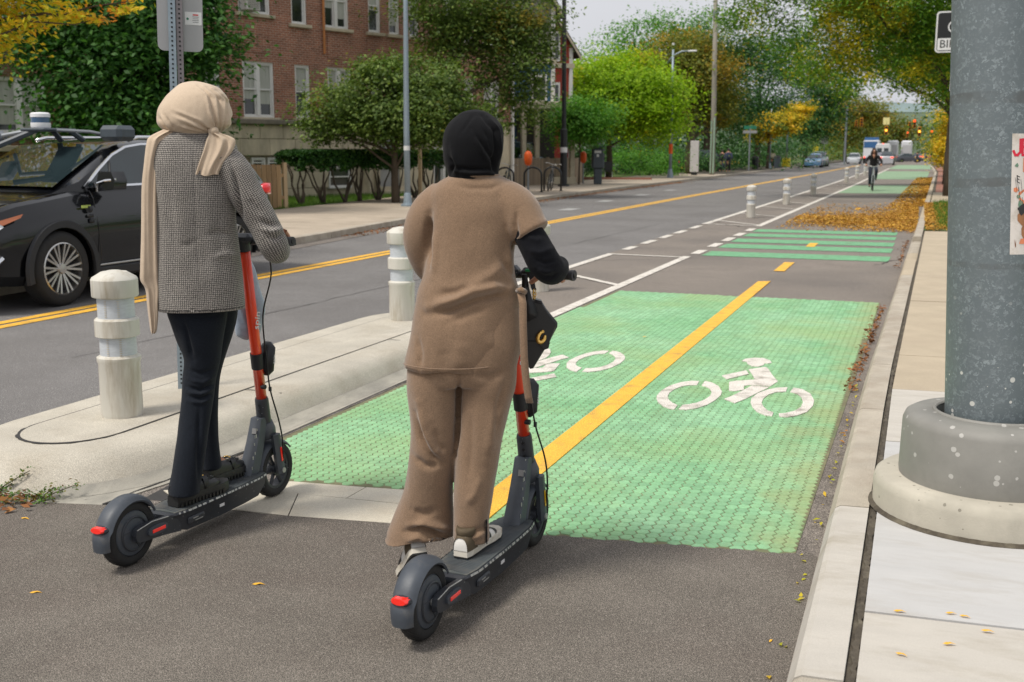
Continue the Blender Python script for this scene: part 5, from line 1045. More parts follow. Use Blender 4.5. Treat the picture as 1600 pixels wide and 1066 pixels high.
YS2 = thing("yellow_warning_sign", "small yellow warning sign below the white square sign", "sign", (-12.7, 146, .1)); part("post", MB().cyl((0, .04, 1), .05, 2, 8), m_steel, YS2); part("plate", plate(MB(), 0, 1.9, .7, .7, .05, -.02, .02), mat("warn_yellow", (.7, .55, .02), .6), YS2)
PS = thing("post_board", "narrow pale board on the sidewalk right of the mossy tree trunk", "sign", (-13.75, 71, .12)); part("board", MB().box((0, 0, 1.2), (.55, .12, 2.0), bev=.02), mat("board_pink", (.48, .45, .45), .7), PS); part("leg", MB().box((0, 0, .15), (.4, .1, .3)), m_blacks, PS)
WP = thing("wooden_stake", "pale wooden stake beside the grey pipe post, left of the black hijab", "post", (-14.3, 30.5, .1)); part("shaft", MB().box((0, 0, 1.15), (.09, .09, 2.3)), mat("stake", (.50, .37, .22), .8), WP); part("point", MB().lathe([(.045, 2.3), (.005, 2.4)], n=4), m_board2, WP)
GP = thing("grey_post", "grey steel post just left of the black hijab", "post", (-12.9, 30.3, .1)); part("shaft", MB().cyl((0, 0, 1.55), .07, 3.1, 12), m_steelb, GP); part("foot", MB().cyl((0, 0, .03), .12, .06, 12), m_steelb, GP)
# yard fittings
AC = thing("garden_chair", "black folding garden chair in the yard under the lime yellow tree", "chair", (-16.6, 60.5, .1), R_(20))
part("seat", MB().box((0, 0, .42), (.45, .45, .04)), m_blacks, AC); part("backrest", MB().box((0, .22, .72), (.45, .04, .5)), m_blacks, AC)
for sx in (-1, 1):
    for sy in (-1, 1): part("leg", MB().tube([(sx*.2, sy*.2, 0), (sx*.2, -sy*.15, .42)], .018, 6), m_white_s, AC)
BB = thing("brick_border", "low red brick border round the yard bed beyond the kiosk", "border", (-16.2, 58, .1))
bme = MB().box((0, 0, 0), (.4, .2, .14)).mesh("brick"); bme.materials.append(m_brickw)
for k in range(9): link("brick", bme, None, BB, loc=(k*.42-.9, .05*math.sin(k), .07))
# distant porch pieces behind the trunks
for k, (x, y, h_) in enumerate(((-19.5, 82, 6), (-20.5, 99, 6))):
    hh = house("far_house", ["dim grey house front between the mossy trunk and the green street sign", "dim house behind the thin distant pole and bins"][k], (x-5, y, 0), R_(60), 6, 8, 3.2, 5.6, 2.2, m_greyS, m_trim if k == 0 else m_greyS, wins_=[(1.5, 1.9, 1, 1.4), (4.2, 1.9, 1, 1.4)])
# ================================================================== VEHICLES
m_car = mat("car_black", (.004, .0045, .006), .22, var=.1, coat=.8, spec=.2); m_plast = mat("black_plastic", (.016, .017, .02), .55, var=.15, vs=20)
m_tyre = mat("tyre_rubber", (.017, .017, .017), .8, var=.25, vs=30, bmp=.3, bs=60); m_alloy = mat("alloy", (.55, .54, .52), .28, metal=.9, var=.1); m_chrome = mat("chrome", (.75, .76, .78), .15, metal=1.0, var=.02)
m_cglass = glass_mat("car_glass", (.018, .03, .034), .03, .3); m_tail = mat("tail_lamp", (.55, .01, .02), .2, coat=1, emit=(.8, .02, .02), es=.25); m_head = mat("head_lamp", (.6, .63, .66), .12, metal=.4, coat=1); m_amb = mat("amber_lamp", (.32, .08, .015), .2, coat=1)
def wheel_mb(r, w, rim, nsp, detail=True):
    ty = MB().lathe([(rim, -w/2+.01), (r*.88, -w/2), (r*.975, -w/2+w*.1), (r, -w/2+w*.22), (r, w/2-w*.22), (r*.975, w/2-w*.1), (r*.88, w/2), (rim, w/2-.01)], n=40, axis='y', cap=False)
    rm = MB().lathe([(rim, w/2-.012), (rim*.95, w/2-.005), (rim*.93, w/2-.04), (rim*.93, -w/2+.03)], n=40, axis='y', cap=False)
    bk = MB().lathe([(.01, w/2-.10), (rim*.93, w/2-.10)], n=24, axis='y', cap=False)
    if detail:
        for k in range(nsp):
            for o in (-.10, .10):
                a0 = 2*math.pi*k/nsp+o*.35; a1 = 2*math.pi*k/nsp+o*1.25
                p = Vector((math.cos(a0)*rim*.16, w/2-.035, math.sin(a0)*rim*.16)); q = Vector((math.cos(a1)*rim*.95, w/2-.012, math.sin(a1)*rim*.95))
                d = (q-p).normalized(); s = Vector((0, 1, 0)).cross(d)*.0095*(r/.385); b_ = Vector((0, -.02, 0))
                rm.add([p-s, p+s, q+s*1.2, q-s*1.2, p-s+b_, p+s+b_, q+s*1.2+b_, q-s*1.2+b_], [(0, 1, 2, 3), (0, 4, 5, 1), (1, 5, 6, 2), (2, 6, 7, 3), (3, 7, 4, 0)])
        rm.lathe([(.001, w/2-.012), (rim*.18, w/2-.015), (rim*.22, w/2-.04)], n=20, axis='y', cap=False)
    return ty, rm, bk
def add_wheel(root, loc, r, w, rim, nsp, side, proto={}):
    key = (r, w, nsp)
    if key not in proto:
        t_, rm, bk = wheel_mb(r, w, rim, nsp)
        a = t_.mesh("tyre", True); a.materials.append(m_tyre); b = rm.mesh("rim", False); b.materials.append(m_alloy); c = bk.mesh("brake_disc"); c.materials.append(m_plast); proto[key] = (a, b, c)
    a, b, c = proto[key]; o = bpy.data.objects.new("wheel", None); COL.objects.link(o); o.parent = root; o.location = loc; o.rotation_euler = (0, 0, 0 if side > 0 else math.pi)
    link("tyre", a, None, o); link("rim", b, None, o); link("disc", c, None, o)
def boolean_cut(me, cutters):
    o = bpy.data.objects.new("tmp", me); COL.objects.link(o); tmp = []
    for mb in cutters:
        c = bpy.data.objects.new("cut", mb.mesh("cut")); COL.objects.link(c); tmp.append(c)
        md = o.modifiers.new("b", 'BOOLEAN'); md.operation = 'DIFFERENCE'; md.object = c; md.solver = 'EXACT'
    dg = bpy.context.evaluated_depsgraph_get(); r = bpy.data.meshes.new_from_object(o.evaluated_get(dg))
    for c in tmp: bpy.data.objects.remove(c)
    bpy.data.objects.remove(o); return r
def half_ring(x, pts): return [(x, y, z) for y, z in pts]+[(x, -y, z) for y, z in reversed(pts[1:-1])]
SUV = thing("black_suv", "black self driving test SUV with roof sensors, in the opposite lane at the left edge", "car", (-9.08, 10.27, 0), R_(-90))
st = [(2.44, .62, .42, .80, .66), (2.38, .80, .32, .93, .72), (2.2, .90, .27, 1.00, .82), (1.95, .935, .25, 1.06, .9), (1.6, .955, .24, 1.10, .96), (1.3, .96, .24, 1.135, 1.0), (.95, .955, .24, 1.17, 1.02), (.5, .95, .24, 1.19, 1.03), (0, .95, .24, 1.2, 1.04), (-.8, .95, .24, 1.21, 1.05), (-1.5, .955, .24, 1.22, 1.06), (-2.0, .945, .27, 1.22, 1.06), (-2.35, .91, .33, 1.2, 1.05), (-2.56, .82, .42, 1.15, .98), (-2.64, .66, .5, 1.05, .9)]
rr = []
for x, w_, zb, zt, zs in st:
    rr.append(half_ring(x, [(0, zb), (w_*.86, zb), (w_*.965, zb+.10), (w_*.975, zb+.25), (w_, (zb+zs)/2+.08), (w_*.995, zs-.06), (w_*.97, zs), (w_*.90, zt-.03), (w_*.84, zt), (w_*.45, zt+.018), (0, zt+.025)]))
me = MB().rings(rr).mesh("body"); AX = (1.48, -1.55)
me = boolean_cut(me, [MB().cyl((ax, s*.85, .37), .43, .62, 40, axis='y') for ax in AX for s in (1, -1)])
me.polygons.foreach_set("use_smooth", [True]*len(me.polygons)); me.set_sharp_from_angle(angle=R_(24))
me.materials.clear(); body = link("body", me, m_car, SUV)
gst = [(1.30, .70, 1.13, 1.145), (1.05, .84, 1.14, 1.27), (.7, .865, 1.15, 1.44), (.38, .868, 1.16, 1.595), (.15, .868, 1.17, 1.655), (-.3, .868, 1.18, 1.70), (-.9, .865, 1.18, 1.70), (-1.5, .86, 1.18, 1.66), (-1.95, .85, 1.18, 1.59), (-2.2, .82, 1.16, 1.45), (-2.48, .76, 1.12, 1.20)]
def ysd(z): return .868-.20*max(0, (z-1.18))/.46
rr = []
for x, wb, zb, zt in gst:
    wt = min(wb, ysd(zt))-.01
    rr.append(half_ring(x, [(0, zb-.1), (wb, zb-.1), (min(wb, ysd(zb)), zb), (min(wb, ysd(zb+(zt-zb)*.5)), zb+(zt-zb)*.5), (wt, zt-.06*(zt-zb)/.5), (wt-.07, zt-.01), (wt*.5, zt+.018), (0, zt+.025)]))
part("cabin", MB().rings(rr), m_car, SUV, smooth=True, sharp=35)
def side_panel(poly, off, name, m, par=SUV, s=1, th=.006):
    mb = MB(); n = len(poly); vs = [(x, s*(ysd(z)+off), z) for x, z in poly]+[(x, s*(ysd(z)+off-th), z) for x, z in poly]
    mb.add(vs, [tuple(range(n))]+[(i, (i+1) % n, n+(i+1) % n, n+i) for i in range(n)]); return part(name, mb, m, par)
wf = [(1.00, 1.205), (.72, 1.36), (.42, 1.515), (.15, 1.60), (-.12, 1.632), (-.38, 1.64), (-.40, 1.225), (.3, 1.212)]
wr = [(-.50, 1.64), (-1.2, 1.635), (-1.30, 1.24), (-.52, 1.23)]; wq = [(-1.38, 1.632), (-1.75, 1.60), (-2.1, 1.40), (-1.95, 1.27), (-1.42, 1.245)]
for s in (1, -1):
    for P in (wf, wr, wq): side_panel(P, .006, "side_window", m_cglass, s=s)
    loop = [(1.03, 1.195), (.72, 1.375), (.42, 1.53), (.15, 1.618), (-.12, 1.65), (-.8, 1.66), (-1.4, 1.65), (-1.8, 1.615), (-2.15, 1.40), (-1.97, 1.25), (-.8, 1.215), (1.03, 1.195)]
    mb = MB()
    for a, b in zip(loop, loop[1:]):
        d = Vector((b[0]-a[0], b[1]-a[1])); n = Vector((-d.y, d.x)).normalized()*.011
        q = [(a[0]-n.x, a[1]-n.y), (b[0]-n.x, b[1]-n.y), (b[0]+n.x, b[1]+n.y), (a[0]+n.x, a[1]+n.y)]
        mb.add([(x, s*(ysd(z)+.016), z) for x, z in q]+[(x, s*(ysd(z)), z) for x, z in q], [(0, 1, 2, 3), (0, 1, 5, 4), (2, 3, 7, 6)])
    part("chrome_trim", mb, m_chrome, SUV)
    part("quarter_divider", MB().tube([(.62, s*(ysd(1.2)+.012), 1.2), (.50, s*(ysd(1.47)+.010), 1.46)], .014, 6), m_plast, SUV)
    part("roof_rail", MB().tube([(.05, s*.66, 1.69), (-.1, s*.66, 1.725), (-1.0, s*.66, 1.735), (-1.7, s*.65, 1.68), (-1.8, s*.64, 1.64)], .022, 8), m_chrome, SUV, smooth=True)
    for ax in AX:
        a0, a1 = R_(-12), R_(192); mb = MB(); P = []
        for k in range(25):
            a = a0+(a1-a0)*k/24; ca, sa = math.cos(a), math.sin(a)
            P.append([(ax+ca*.43, s*.945, .37+sa*.43), (ax+ca*.435, s*.972, .37+sa*.435), (ax+ca*.50, s*.972, .37+sa*.50), (ax+ca*.515, s*.94, .37+sa*.515)])
        mb.rings(P, cap=True); part("arch_flare", mb, m_plast, SUV, smooth=True, sharp=40)
        lin = MB().lathe([(.44, -.33), (.44, .06)], (ax, s*.88, .37), n=30, axis='y', cap=False, a0=R_(-15), a1=R_(195)); part("arch_liner", lin, m_blacks, SUV)
    part("sill", MB().box((-.03, s*.945, .30), (2.05, .05, .12), bev=.02), m_plast, SUV); part("sill_strip", MB().box((-.03, s*.958, .375), (2.0, .02, .02), bev=.005), m_alloy, SUV)
    seam = MB()
    for x0, z0, x1, z1 in ((.93, .42, .98, 1.16), (-.44, .40, -.44, 1.2), (-1.22, .9, -1.45, 1.2), (-.98, .42, -1.1, .8)):
        seam.tube([(x0, s*.952, z0), ((x0+x1)/2, s*.958, (z0+z1)/2), (x1, s*.93, z1-.08), (x1, s*.882, z1)], .004, 5)
    part("door_seam", seam, m_blacks, SUV)
    for x in (-.25, -1.15): part("door_handle", MB().box((x, s*.962, 1.02), (.22, .03, .035), bev=.012), m_car, SUV)
    mr_ = part("mirror", MB().rings([[(x, s*(y0+yy), zz) for yy, zz in ((0, -.09), (.20, -.075), (.22, 0), (.18, .075), (.02, .08), (-.01, 0))] for x, y0, in ((.60, .94), (.70, .935), (.78, .94))]), m_car, SUV, smooth=True, sharp=50)
    mr_.location = (.05, 0, 1.26); mr_.scale = (1.1, 1, 1.25)
    part("mirror_trim", MB().tube([(.785, s*.925, -.085), (.80, s*.955, -.02), (.795, s*1.04, .0), (.755, s*1.155, .012)], .012, 8), m_chrome, mr_)
    part("mirror_stem", MB().tube([(.74, s*.86, -.04), (.74, s*.95, -.05)], .03, 6), m_car, mr_)
    part("headlight", MB().add([(2.36, s*.74, .86), (2.24, s*.88, .915), (2.21, s*.93, .85), (2.30, s*.885, .79), (2.42, s*.72, .77)], [(0, 1, 2, 3, 4)]), m_head, SUV)
    part("indicator", MB().add([(2.26, s*.872, .90), (1.98, s*.950, .965), (2.02, s*.957, .93), (2.22, s*.928, .865)], [(0, 1, 2, 3)]), m_amb, SUV)
    part("tail_light", MB().rings([[(-2.22, s*.945, 1.06), (-2.22, s*.945, 1.12), (-2.22, s*.88, 1.13), (-2.22, s*.88, 1.05)], [(-2.45, s*.90, 1.02), (-2.45, s*.90, 1.15), (-2.45, s*.8, 1.16), (-2.45, s*.8, 1.02)], [(-2.60, s*.80, 1.00), (-2.60, s*.80, 1.10), (-2.60, s*.6, 1.10), (-2.60, s*.6, 1.00)]]), m_tail, SUV, smooth=True)
    for ax in AX: add_wheel(SUV, (ax, s*.83, .385), .385, .235, .27, 10, s)
part("windshield", MB().add([(1.24, .66, 1.19), (1.27, 0, 1.20), (1.24, -.66, 1.19), (.36, -.60, 1.625), (.34, 0, 1.648), (.36, .60, 1.625)], [(0, 1, 4, 5), (1, 2, 3, 4)]).xf(Matrix.Translation((.02, 0, .012))), m_cglass, SUV, smooth=True)
part("hood_seam", MB().tube([(1.22, .80, 1.155), (1.6, .80, 1.12), (2.1, .72, 1.035)], .004, 5).tube([(1.22, -.80, 1.155), (1.6, -.80, 1.12), (2.1, -.72, 1.035)], .004, 5), m_blacks, SUV)
part("front_bumper", MB().box((2.42, 0, .42), (.1, 1.5, .22), bev=.04), m_plast, SUV); part("fog_trim", MB().tube([(2.38, .80, .42), (2.30, .885, .50), (2.24, .92, .56)], .03, 6), m_chrome, SUV)
part("grille", MB().box((2.435, 0, .70), (.04, .9, .4), bev=.03), m_blacks, SUV)
m_lw = mat("lidar_white", (.75, .76, .78), .35); m_lb = mat("lidar_band", (.01, .06, .14), .1, coat=1)
LD = part("lidar", MB().lathe([(.10, 0), (.104, .01), (.104, .055)], (.66, 0, 1.82), n=28), m_lw, SUV, smooth=True, sharp=40)
part("band", MB().lathe([(.100, .055), (.100, .115)], (.66, 0, 1.82), n=28, cap=False), m_lb, LD, smooth=True); part("cap", MB().lathe([(.104, .115), (.104, .15), (.085, .165), (.001, .17)], (.66, 0, 1.82), n=28), m_lw, LD, smooth=True, sharp=40)
part("sensor_mount", MB().box((.55, 0, 1.80), (.5, .34, .035), bev=.012), m_kiosk, SUV)
part("sensor_arm", MB().tube([(.66, .1, 1.80), (.35, .40, 1.78), (.18, .56, 1.73)], .018, 8).tube([(.66, -.1, 1.80), (.75, -.45, 1.74), (.5, -.62, 1.66)], .025, 8), m_steel, SUV)
for q in ([(.35, .12, 1.79), (.2, .16, 1.69)], [(.35, -.12, 1.79), (.2, -.16, 1.69)], [(.72, .0, 1.80), (.95, -.35, 1.62)]): part("sensor_leg", MB().tube(q, .032, 6), m_kiosk, SUV)
part("corner_sensor", MB().box((.22, .66, 1.765), (.30, .30, .17), bev=.045), m_kiosk, SUV); part("corner_sensor", MB().box((.70, -.66, 1.72), (.25, .22, .15), bev=.04), m_steel, SUV)
part("fender_sensor", MB().cyl((1.10, .975, .97), .035, .03, 14, axis='x').box((1.08, .965, .90), (.09, .04, .035), bev=.012).box((1.06, .965, .85), (.07, .035, .05), bev=.012), m_plast, SUV)
part("fender_badge", MB().box((1.14, .972, 1.0), (.13, .006, .028)), mat("badge_green", (.45, .55, .12), .5), SUV)

def simple_car(name, label, loc, rz, col, L=4.5, W=1.8, Ht=1.5, lit=None, cat="car"):
    T = thing(name, label, cat, loc, rz); l = L/2; w = W/2; k = Ht/1.5
    prof = [(l, .55*k, .86), (l-.12, .72*k, .96), (l-1.1, .92*k, 1), (l-1.5, .96*k, 1), (0, .98*k, 1), (-l+.9, 1.0*k, 1), (-l+.15, .97*k, .97), (-l, .8*k, .9)]
    rr = [half_ring(x, [(0, .22), (w*q*.95, .22), (w*q, .5*k), (w*q*.96, z-.05), (w*q*.85, z), (0, z+.02)]) for x, z, q in prof]
    part("body", MB().rings(rr), col, T, smooth=True, sharp=35)
    g = [(l-1.35, .98*k, .80), (l-2.0, 1.38*k, .72), (l-2.4, 1.47*k, .7), (-l+1.2, 1.48*k, .7), (-l+.4, 1.05*k, .78)]
    part("window", MB().rings([half_ring(x, [(0, .9*k), (w*.86, .9*k), (w*q, z-.05), (w*q*.8, z-.02), (0, z-.01)]) for x, z, q in g]), m_cglass, T, smooth=True, sharp=35)
    part("roof", MB().rings([half_ring(x, [(0, z-.04), (w*q*.98, z-.07), (w*q*.84, z), (0, z+.02)]) for x, z, q in g[1:4]]), col, T)
    for s in (1, -1):
        for ax in (l-.85, -l+.85): part("wheel", MB().cyl((ax, s*(w-.1), .33), .33, .22, 20, axis='y'), m_tyre, T)
        part("headlight", MB().box((l-.06, s*w*.68, .66*k), (.1, .35, .14), bev=.02), m_head if lit != 'h' else m_head, T)
        part("tail_light", MB().box((-l+.05, s*w*.72, .82*k), (.1, .32, .16), bev=.02), m_tlr if lit == 'r' else m_tail, T)
    return T
def paint(n, c): return mat(n, c, .3, coat=.8, var=.05)
simple_car("parked_car", "light blue car parked nose first at the far kerb, in front of a grey one", (-10.9, 124, 0), R_(-90), paint("paint_blue", (.10, .22, .38)), 4.3, 1.8, 1.5)
simple_car("parked_car", "grey green SUV parked right behind the light blue car", (-11.0, 131, 0), R_(-90), paint("paint_teal", (.10, .15, .15)), 4.6, 1.9, 1.75)
simple_car("car", "silver grey car driving towards the camera beside the distant white van", (-9.1, 167, 0), R_(-90), paint("paint_silver", (.42, .44, .46)), 4.5, 1.85, 1.55)
simple_car("car", "dark hatchback turning across the far crossing, seen from its side", (-1.9, 196, 0), R_(15), paint("paint_dark", (.06, .065, .08)), 4.4, 1.8, 1.5)
simple_car("car", "dark blue grey sedan behind the turning hatchback", (-5.0, 203, 0), R_(25), paint("paint_navy", (.10, .13, .19)), 4.6, 1.8, 1.45)
simple_car("parked_car", "dark SUV parked in a driveway between the utility pole and the two pedestrians", (-16.6, 86, .1), R_(-150), paint("paint_black2", (.02, .022, .025)), 4.7, 1.9, 1.7)
simple_car("parked_car", "black car in the yard left of the mossy trunk", (-18.4, 77, .1), R_(-150), paint("paint_black3", (.012, .012, .013)), 4.5, 1.8, 1.5)
simple_car("parked_car", "pale teal SUV parked behind the weathered grey fence, only its roof and windows showing", (-17.6, 49.5, .12), R_(80), paint("paint_pteal", (.14, .22, .24)), 4.8, 1.9, 1.95)
for k, (x, y, lb) in enumerate(((-3.2, 225, "farther red lit car left of the crossing queue"), (-.8, 232, "far car with lit tail lamps in the middle of the queue"), (.9, 238, "far car with lit tail lamps at the right of the queue"), (-6.5, 230, "far car with lit tail lamps behind the white truck"))):
    simple_car("car", lb, (x, y, 0), R_(90), paint("paint_far", (.12+.05*k, .12, .13)), 4.5, 1.8, 1.5, lit='r')
m_vanw = paint("van_white", (.66, .67, .69)); m_purple = mat("letter_purple", (.10, .03, .22), .5); m_lorange = mat("letter_orange", (.75, .12, .04), .5); m_vblue = paint("van_blue", (.04, .12, .28))
VN = thing("delivery_van", "white delivery van with purple and orange lettering on its rear, waiting behind the cyclist", "van", (-5.1, 166, 0), R_(90))
rr = [half_ring(x, [(0, .35), (w_, .35), (w_, 1.6), (w_*.96, zt-.35), (w_*.80, zt-.05), (0, zt)]) for x, w_, zt in ((-3.2, .98, 2.75), (-3.1, 1.02, 2.85), (1.6, 1.02, 2.85), (2.3, .98, 2.3), (2.6, .95, 1.5), (3.2, .9, 1.25))]
part("body", MB().rings(rr), m_vanw, VN, smooth=True, sharp=35)
part("rear_window", MB().box((-3.21, .45, 1.9), (.03, .62, .6), bev=.01), m_cglass, VN); part("rear_window", MB().box((-3.21, -.45, 1.9), (.03, .62, .6), bev=.01), m_cglass, VN)
text_part("Fed", .42, (-3.235, .30, 1.42), m_purple, VN, rot=(R_(90), 0, R_(-90))); text_part("Ex", .42, (-3.235, -.36, 1.42), m_lorange, VN, rot=(R_(90), 0, R_(-90)))
for s in (1, -1):
    part("tail_light", MB().box((-3.2, s*.92, 1.0), (.08, .14, .5), bev=.02), m_tlr, VN)
    for ax in (-2.1, 2.1): part("wheel", MB().cyl((ax, s*.88, .36), .36, .25, 18, axis='y'), m_tyre, VN)
part("bumper", MB().box((-3.28, 0, .5), (.12, 1.9, .2), bev=.03), m_plast, VN); part("marker_lamp", MB().box((-3.1, 0, 2.83), (.1, .3, .06)), m_tlr, VN)
simple_car("van", "low silver van with a dark rear window right behind the oncoming cyclist", (-4.2, 152, 0), R_(90), paint("paint_silver2", (.40, .40, .43)), 4.7, 1.85, 1.75, lit='r')
BT = thing("box_truck", "truck with a bright blue panel, left of and behind the white delivery van", "truck", (-7.1, 176, 0), R_(90))
part("box", MB().box((0, 0, 2.1), (5.5, 2.2, 2.6), bev=.06), m_vanw, BT); part("blue_panel", MB().box((-2.77, .1, 2.75), (.03, 1.9, .9)), m_vblue, BT); part("cab", MB().box((3.5, 0, 1.4), (1.6, 2.0, 1.8), bev=.15), m_vblue, BT); part("roof_sign", MB().box((-.5, 0, 3.6), (3.4, 2.0, .45), bev=.03), m_vblue, BT)
for s in (1, -1):
    for ax in (-1.9, 3.4): part("wheel", MB().cyl((ax, s*.95, .45), .45, .28, 18, axis='y'), m_tyre, BT)
    part("tail_light", MB().box((-2.79, s*.9, .9), (.05, .2, .2)), m_tlr, BT)
for k, (x, lb) in enumerate(((-4.9, "left one of two tall white box trucks far down the street"), (-2.6, "right one of two tall white box trucks far down the street"))):
    WT = thing("box_truck", lb, "truck", (x, 212+4*k, 0), R_(90)); part("box", MB().box((0, 0, 2.3), (6, 1.9, 2.9), bev=.25), m_vanw, WT); part("cab", MB().box((3.7, 0, 1.4), (1.5, 1.9, 1.9), bev=.15), m_vanw, WT); part("rear_door", MB().box((-3.02, 0, 2.0), (.04, 1.5, 1.9)), mat("door_pale_grey", (.45, .45, .46), .5), WT)  # rear door in a plain grey, darker than the white box
    for s in (1, -1):
        part("tail_light", MB().box((-3.03, s*.75, .8), (.06, .25, .25)), m_tlr, WT)
        for ax in (-2, 3.5): part("wheel", MB().cyl((ax, s*.8, .45), .45, .28, 14, axis='y'), m_tyre, WT)

# ================================================================== SCOOTERS
m_sblk = spot_mat("scooter_black", (.030, .034, .042), (.35, .36, .37), 70, .16, rough=.45, bmp=.15); m_sgrey = mat("scooter_grey", (.055, .065, .08), .5, var=.15, vs=18, dirt=(.12, .11, .095), ds=9, dth=(.55, .8), bmp=.1, bs=120)
m_sred = mat("scooter_red", (.85, .055, .012), .35, var=.05, coat=.5); m_grip = mat("deck_rubber", (.07, .082, .082), .85, var=.2, vs=14, dirt=(.14, .13, .11), ds=7); m_worn = mat("worn_edge", (.42, .42, .40), .5, metal=.5, var=.3, vs=40)
m_refr = mat("reflector_red", (.80, .02, .01), .25, coat=1, emit=(1, .03, .02), es=.15); m_refy = mat("reflector_yellow", (.75, .45, .01), .25, coat=1); m_hgrip = mat("handle_grip", (.06, .06, .065), .75, var=.15, vs=60, bmp=.3, bs=300)
def make_scooter(label, loc, head, refl, lean_x=0.0, dh=0.0):
    T = thing("electric_scooter", label, "scooter", loc, -R_(head), "orange stemmed electric scooters")
    def wheel(y, nm, hub):
        o = bpy.data.objects.new("wheel", None); COL.objects.link(o); o.parent = T; o.location = (0, y, .127)
        part("tyre", MB().lathe([(.088, -.026), (.104, -.031), (.118, -.026), (.126, -.012), (.1275, 0), (.126, .012), (.118, .026), (.104, .031), (.088, .026)], n=48, axis='x', cap=False), m_tyre, o, smooth=True)
        tr = MB()
        for k in range(26):
            a = 2*math.pi*k/26
            for s in (-1, 1):
                tr.add([(s*x, .1283*math.cos(a+q)*rr_, .1283*math.sin(a+q)*rr_) for x, q, rr_ in ((.004, 0, 1), (.018, .10, .985), (.027, .22, .93), (.027, .19, .93), (.018, .06, .985), (.004, -.04, 1))], [(0, 1, 4, 5), (1, 2, 3, 4)])
        part("tread_groove", tr, m_blacks, o, kind="stuff")
        if hub:
            part("hub", MB().lathe([(.001, -.034), (.05, -.036), (.084, -.028), (.090, -.02), (.090, .02), (.084, .028), (.05, .036), (.001, .034)], n=40, axis='x'), m_sgrey, o, smooth=True, sharp=30)
            hr = MB().lathe([(.060, .0365), (.064, .0375), (.068, .0345)], n=36, axis='x', cap=False)
            for a in (.5, 2.6, 4.7): hr.tube([(.037, .03*math.cos(a), .03*math.sin(a)), (.035, .062*math.cos(a+.35), .062*math.sin(a+.35))], .0022, 5)
            part("hub_rib", hr, m_sblk, o)
        else:
            r_ = MB().lathe([(.090, -.024), (.076, -.022), (.076, .022), (.090, .024)], n=36, axis='x', cap=False)
            for k in range(6): a = 2*math.pi*k/6; r_.tube([(.012, .02*math.cos(a), .02*math.sin(a)), (.014, .078*math.cos(a), .078*math.sin(a))], .009, 6)
            r_.cyl((0, 0, 0), .03, .06, 20, axis='x'); part("rim", r_, m_sblk, o)
        part("axle", MB().cyl((0, 0, 0), .012, .13, 12, axis='x'), m_worn, o)
    wheel(0, "w", True); wheel(.92, "w", False)
    # rear fender
    P = []
    for k in range(21):
        a = R_(192-165*k/20); ww = .040+.004*math.sin(math.pi*k/20); r0 = .146+(.010 if k < 4 else 0)
        ring = []
        for q in range(-5, 6): f = q/5; ring.append((f*ww, (r0-.020*abs(f)**3), a))
        for q in range(5, -6, -1): f = q/5; ring.append((f*(ww-.004), (r0-.006-.020*abs(f)**3), a))
        P.append([(x, math.cos(a_)*r_*1.0, .127+math.sin(a_)*r_) for x, r_, a_ in ring])
    part("rear_fender", MB().rings(P), m_sgrey, T, smooth=True, sharp=50)
    part("tail_light", MB().rings([[(.026*math.cos(2*math.pi*k/16)*s, -.150-d, .182+.011*math.sin(2*math.pi*k/16)*s) for k in range(16)] for s, d in ((1.15, -.02), (1.15, .001), (.95, .008))]), m_refr, T, smooth=True, sharp=40)
    part("tail_light_frame", MB().rings([[(.029*math.cos(2*math.pi*k/16)*s+.0, -.147-d, .178+.015*math.sin(2*math.pi*k/16)*s) for k in range(16)] for s, d in ((1.15, -.02), (1.1, .0))]), m_sblk, T)
    # side arms
    for s in (-1, 1):
        prof = [(-.028, .127), (-.022, .105), (.0, .096), (.12, .085), (.22, .070), (.22, .145), (.15, .150), (.06, .158), (-.005, .155), (-.022, .146)]
        part("side_arm", MB().extr(prof, s*.046, s*.066, lambda p, q, t: (t, p, q)), m_sblk, T)
        mb = MB(); cap = []
        for k in range(16): a = 2*math.pi*k/16; cap.append((.085+.052*max(-1, min(1, 1.15*math.cos(a))), .122+.019*math.sin(a)-.0))
        mb.extr(cap, s*.060, s*.074, lambda p, q, t: (t, p, q)); part("arm_cover", mb, m_sgrey, T)
        part("side_reflector", MB().box((s*.0745, .088, .1215), (.004, .070, .013), bev=.001), m_refr, T)
        part("arm_edge", MB().tube([(s*.066, -.02, .148), (s*.066, .06, .159), (s*.066, .15, .151)], .0022, 5), m_worn, T)
    # deck
    def half(y): return .084 if y < .6 else .084-(y-.6)*.06
    ys = [.155, .19, .25, .45, .62, .72, .785, .80]
    hw = [.058, .072, .083, .086, .084, .080, .066, .045]
    rr = [[(-w_, y, .150), (-w_-.003, y, .144), (-w_*.90, y, .128), (-w_*.82, y, zb), (w_*.82, y, zb), (w_*.90, y, .128), (w_+.003, y, .144), (w_, y, .150)] for y, w_, zb in zip(ys, hw, [.118, .085, .064, .060, .062, .066, .10, .125])]
    part("deck", MB().rings(rr), m_sblk, T, smooth=True, sharp=30)
    part("deck_mat", MB().rings([[(-w_+.006, y, .1525), (-w_+.006, y, .148), (w_-.006, y, .148), (w_-.006, y, .1525)] for y, w_ in zip(ys[1:-1], hw[1:-1])]), m_grip, T)
    mb = MB()
    for k in range(48):
        y = .20+k*.0118; w_ = np.interp(y, ys, hw)-.014
        mb.add([(-w_, y, .1528), (-w_, y+.005, .1528), (0, y+.016, .1545), (0, y+.011, .1545), (w_, y, .1528), (w_, y+.005, .1528)], [(0, 1, 2, 3), (3, 2, 5, 4)])
    part("mat_ridges", mb, m_sgrey, T, kind="stuff")
    r = random.Random(int(loc[0]*100)); mb = MB(); y = .2
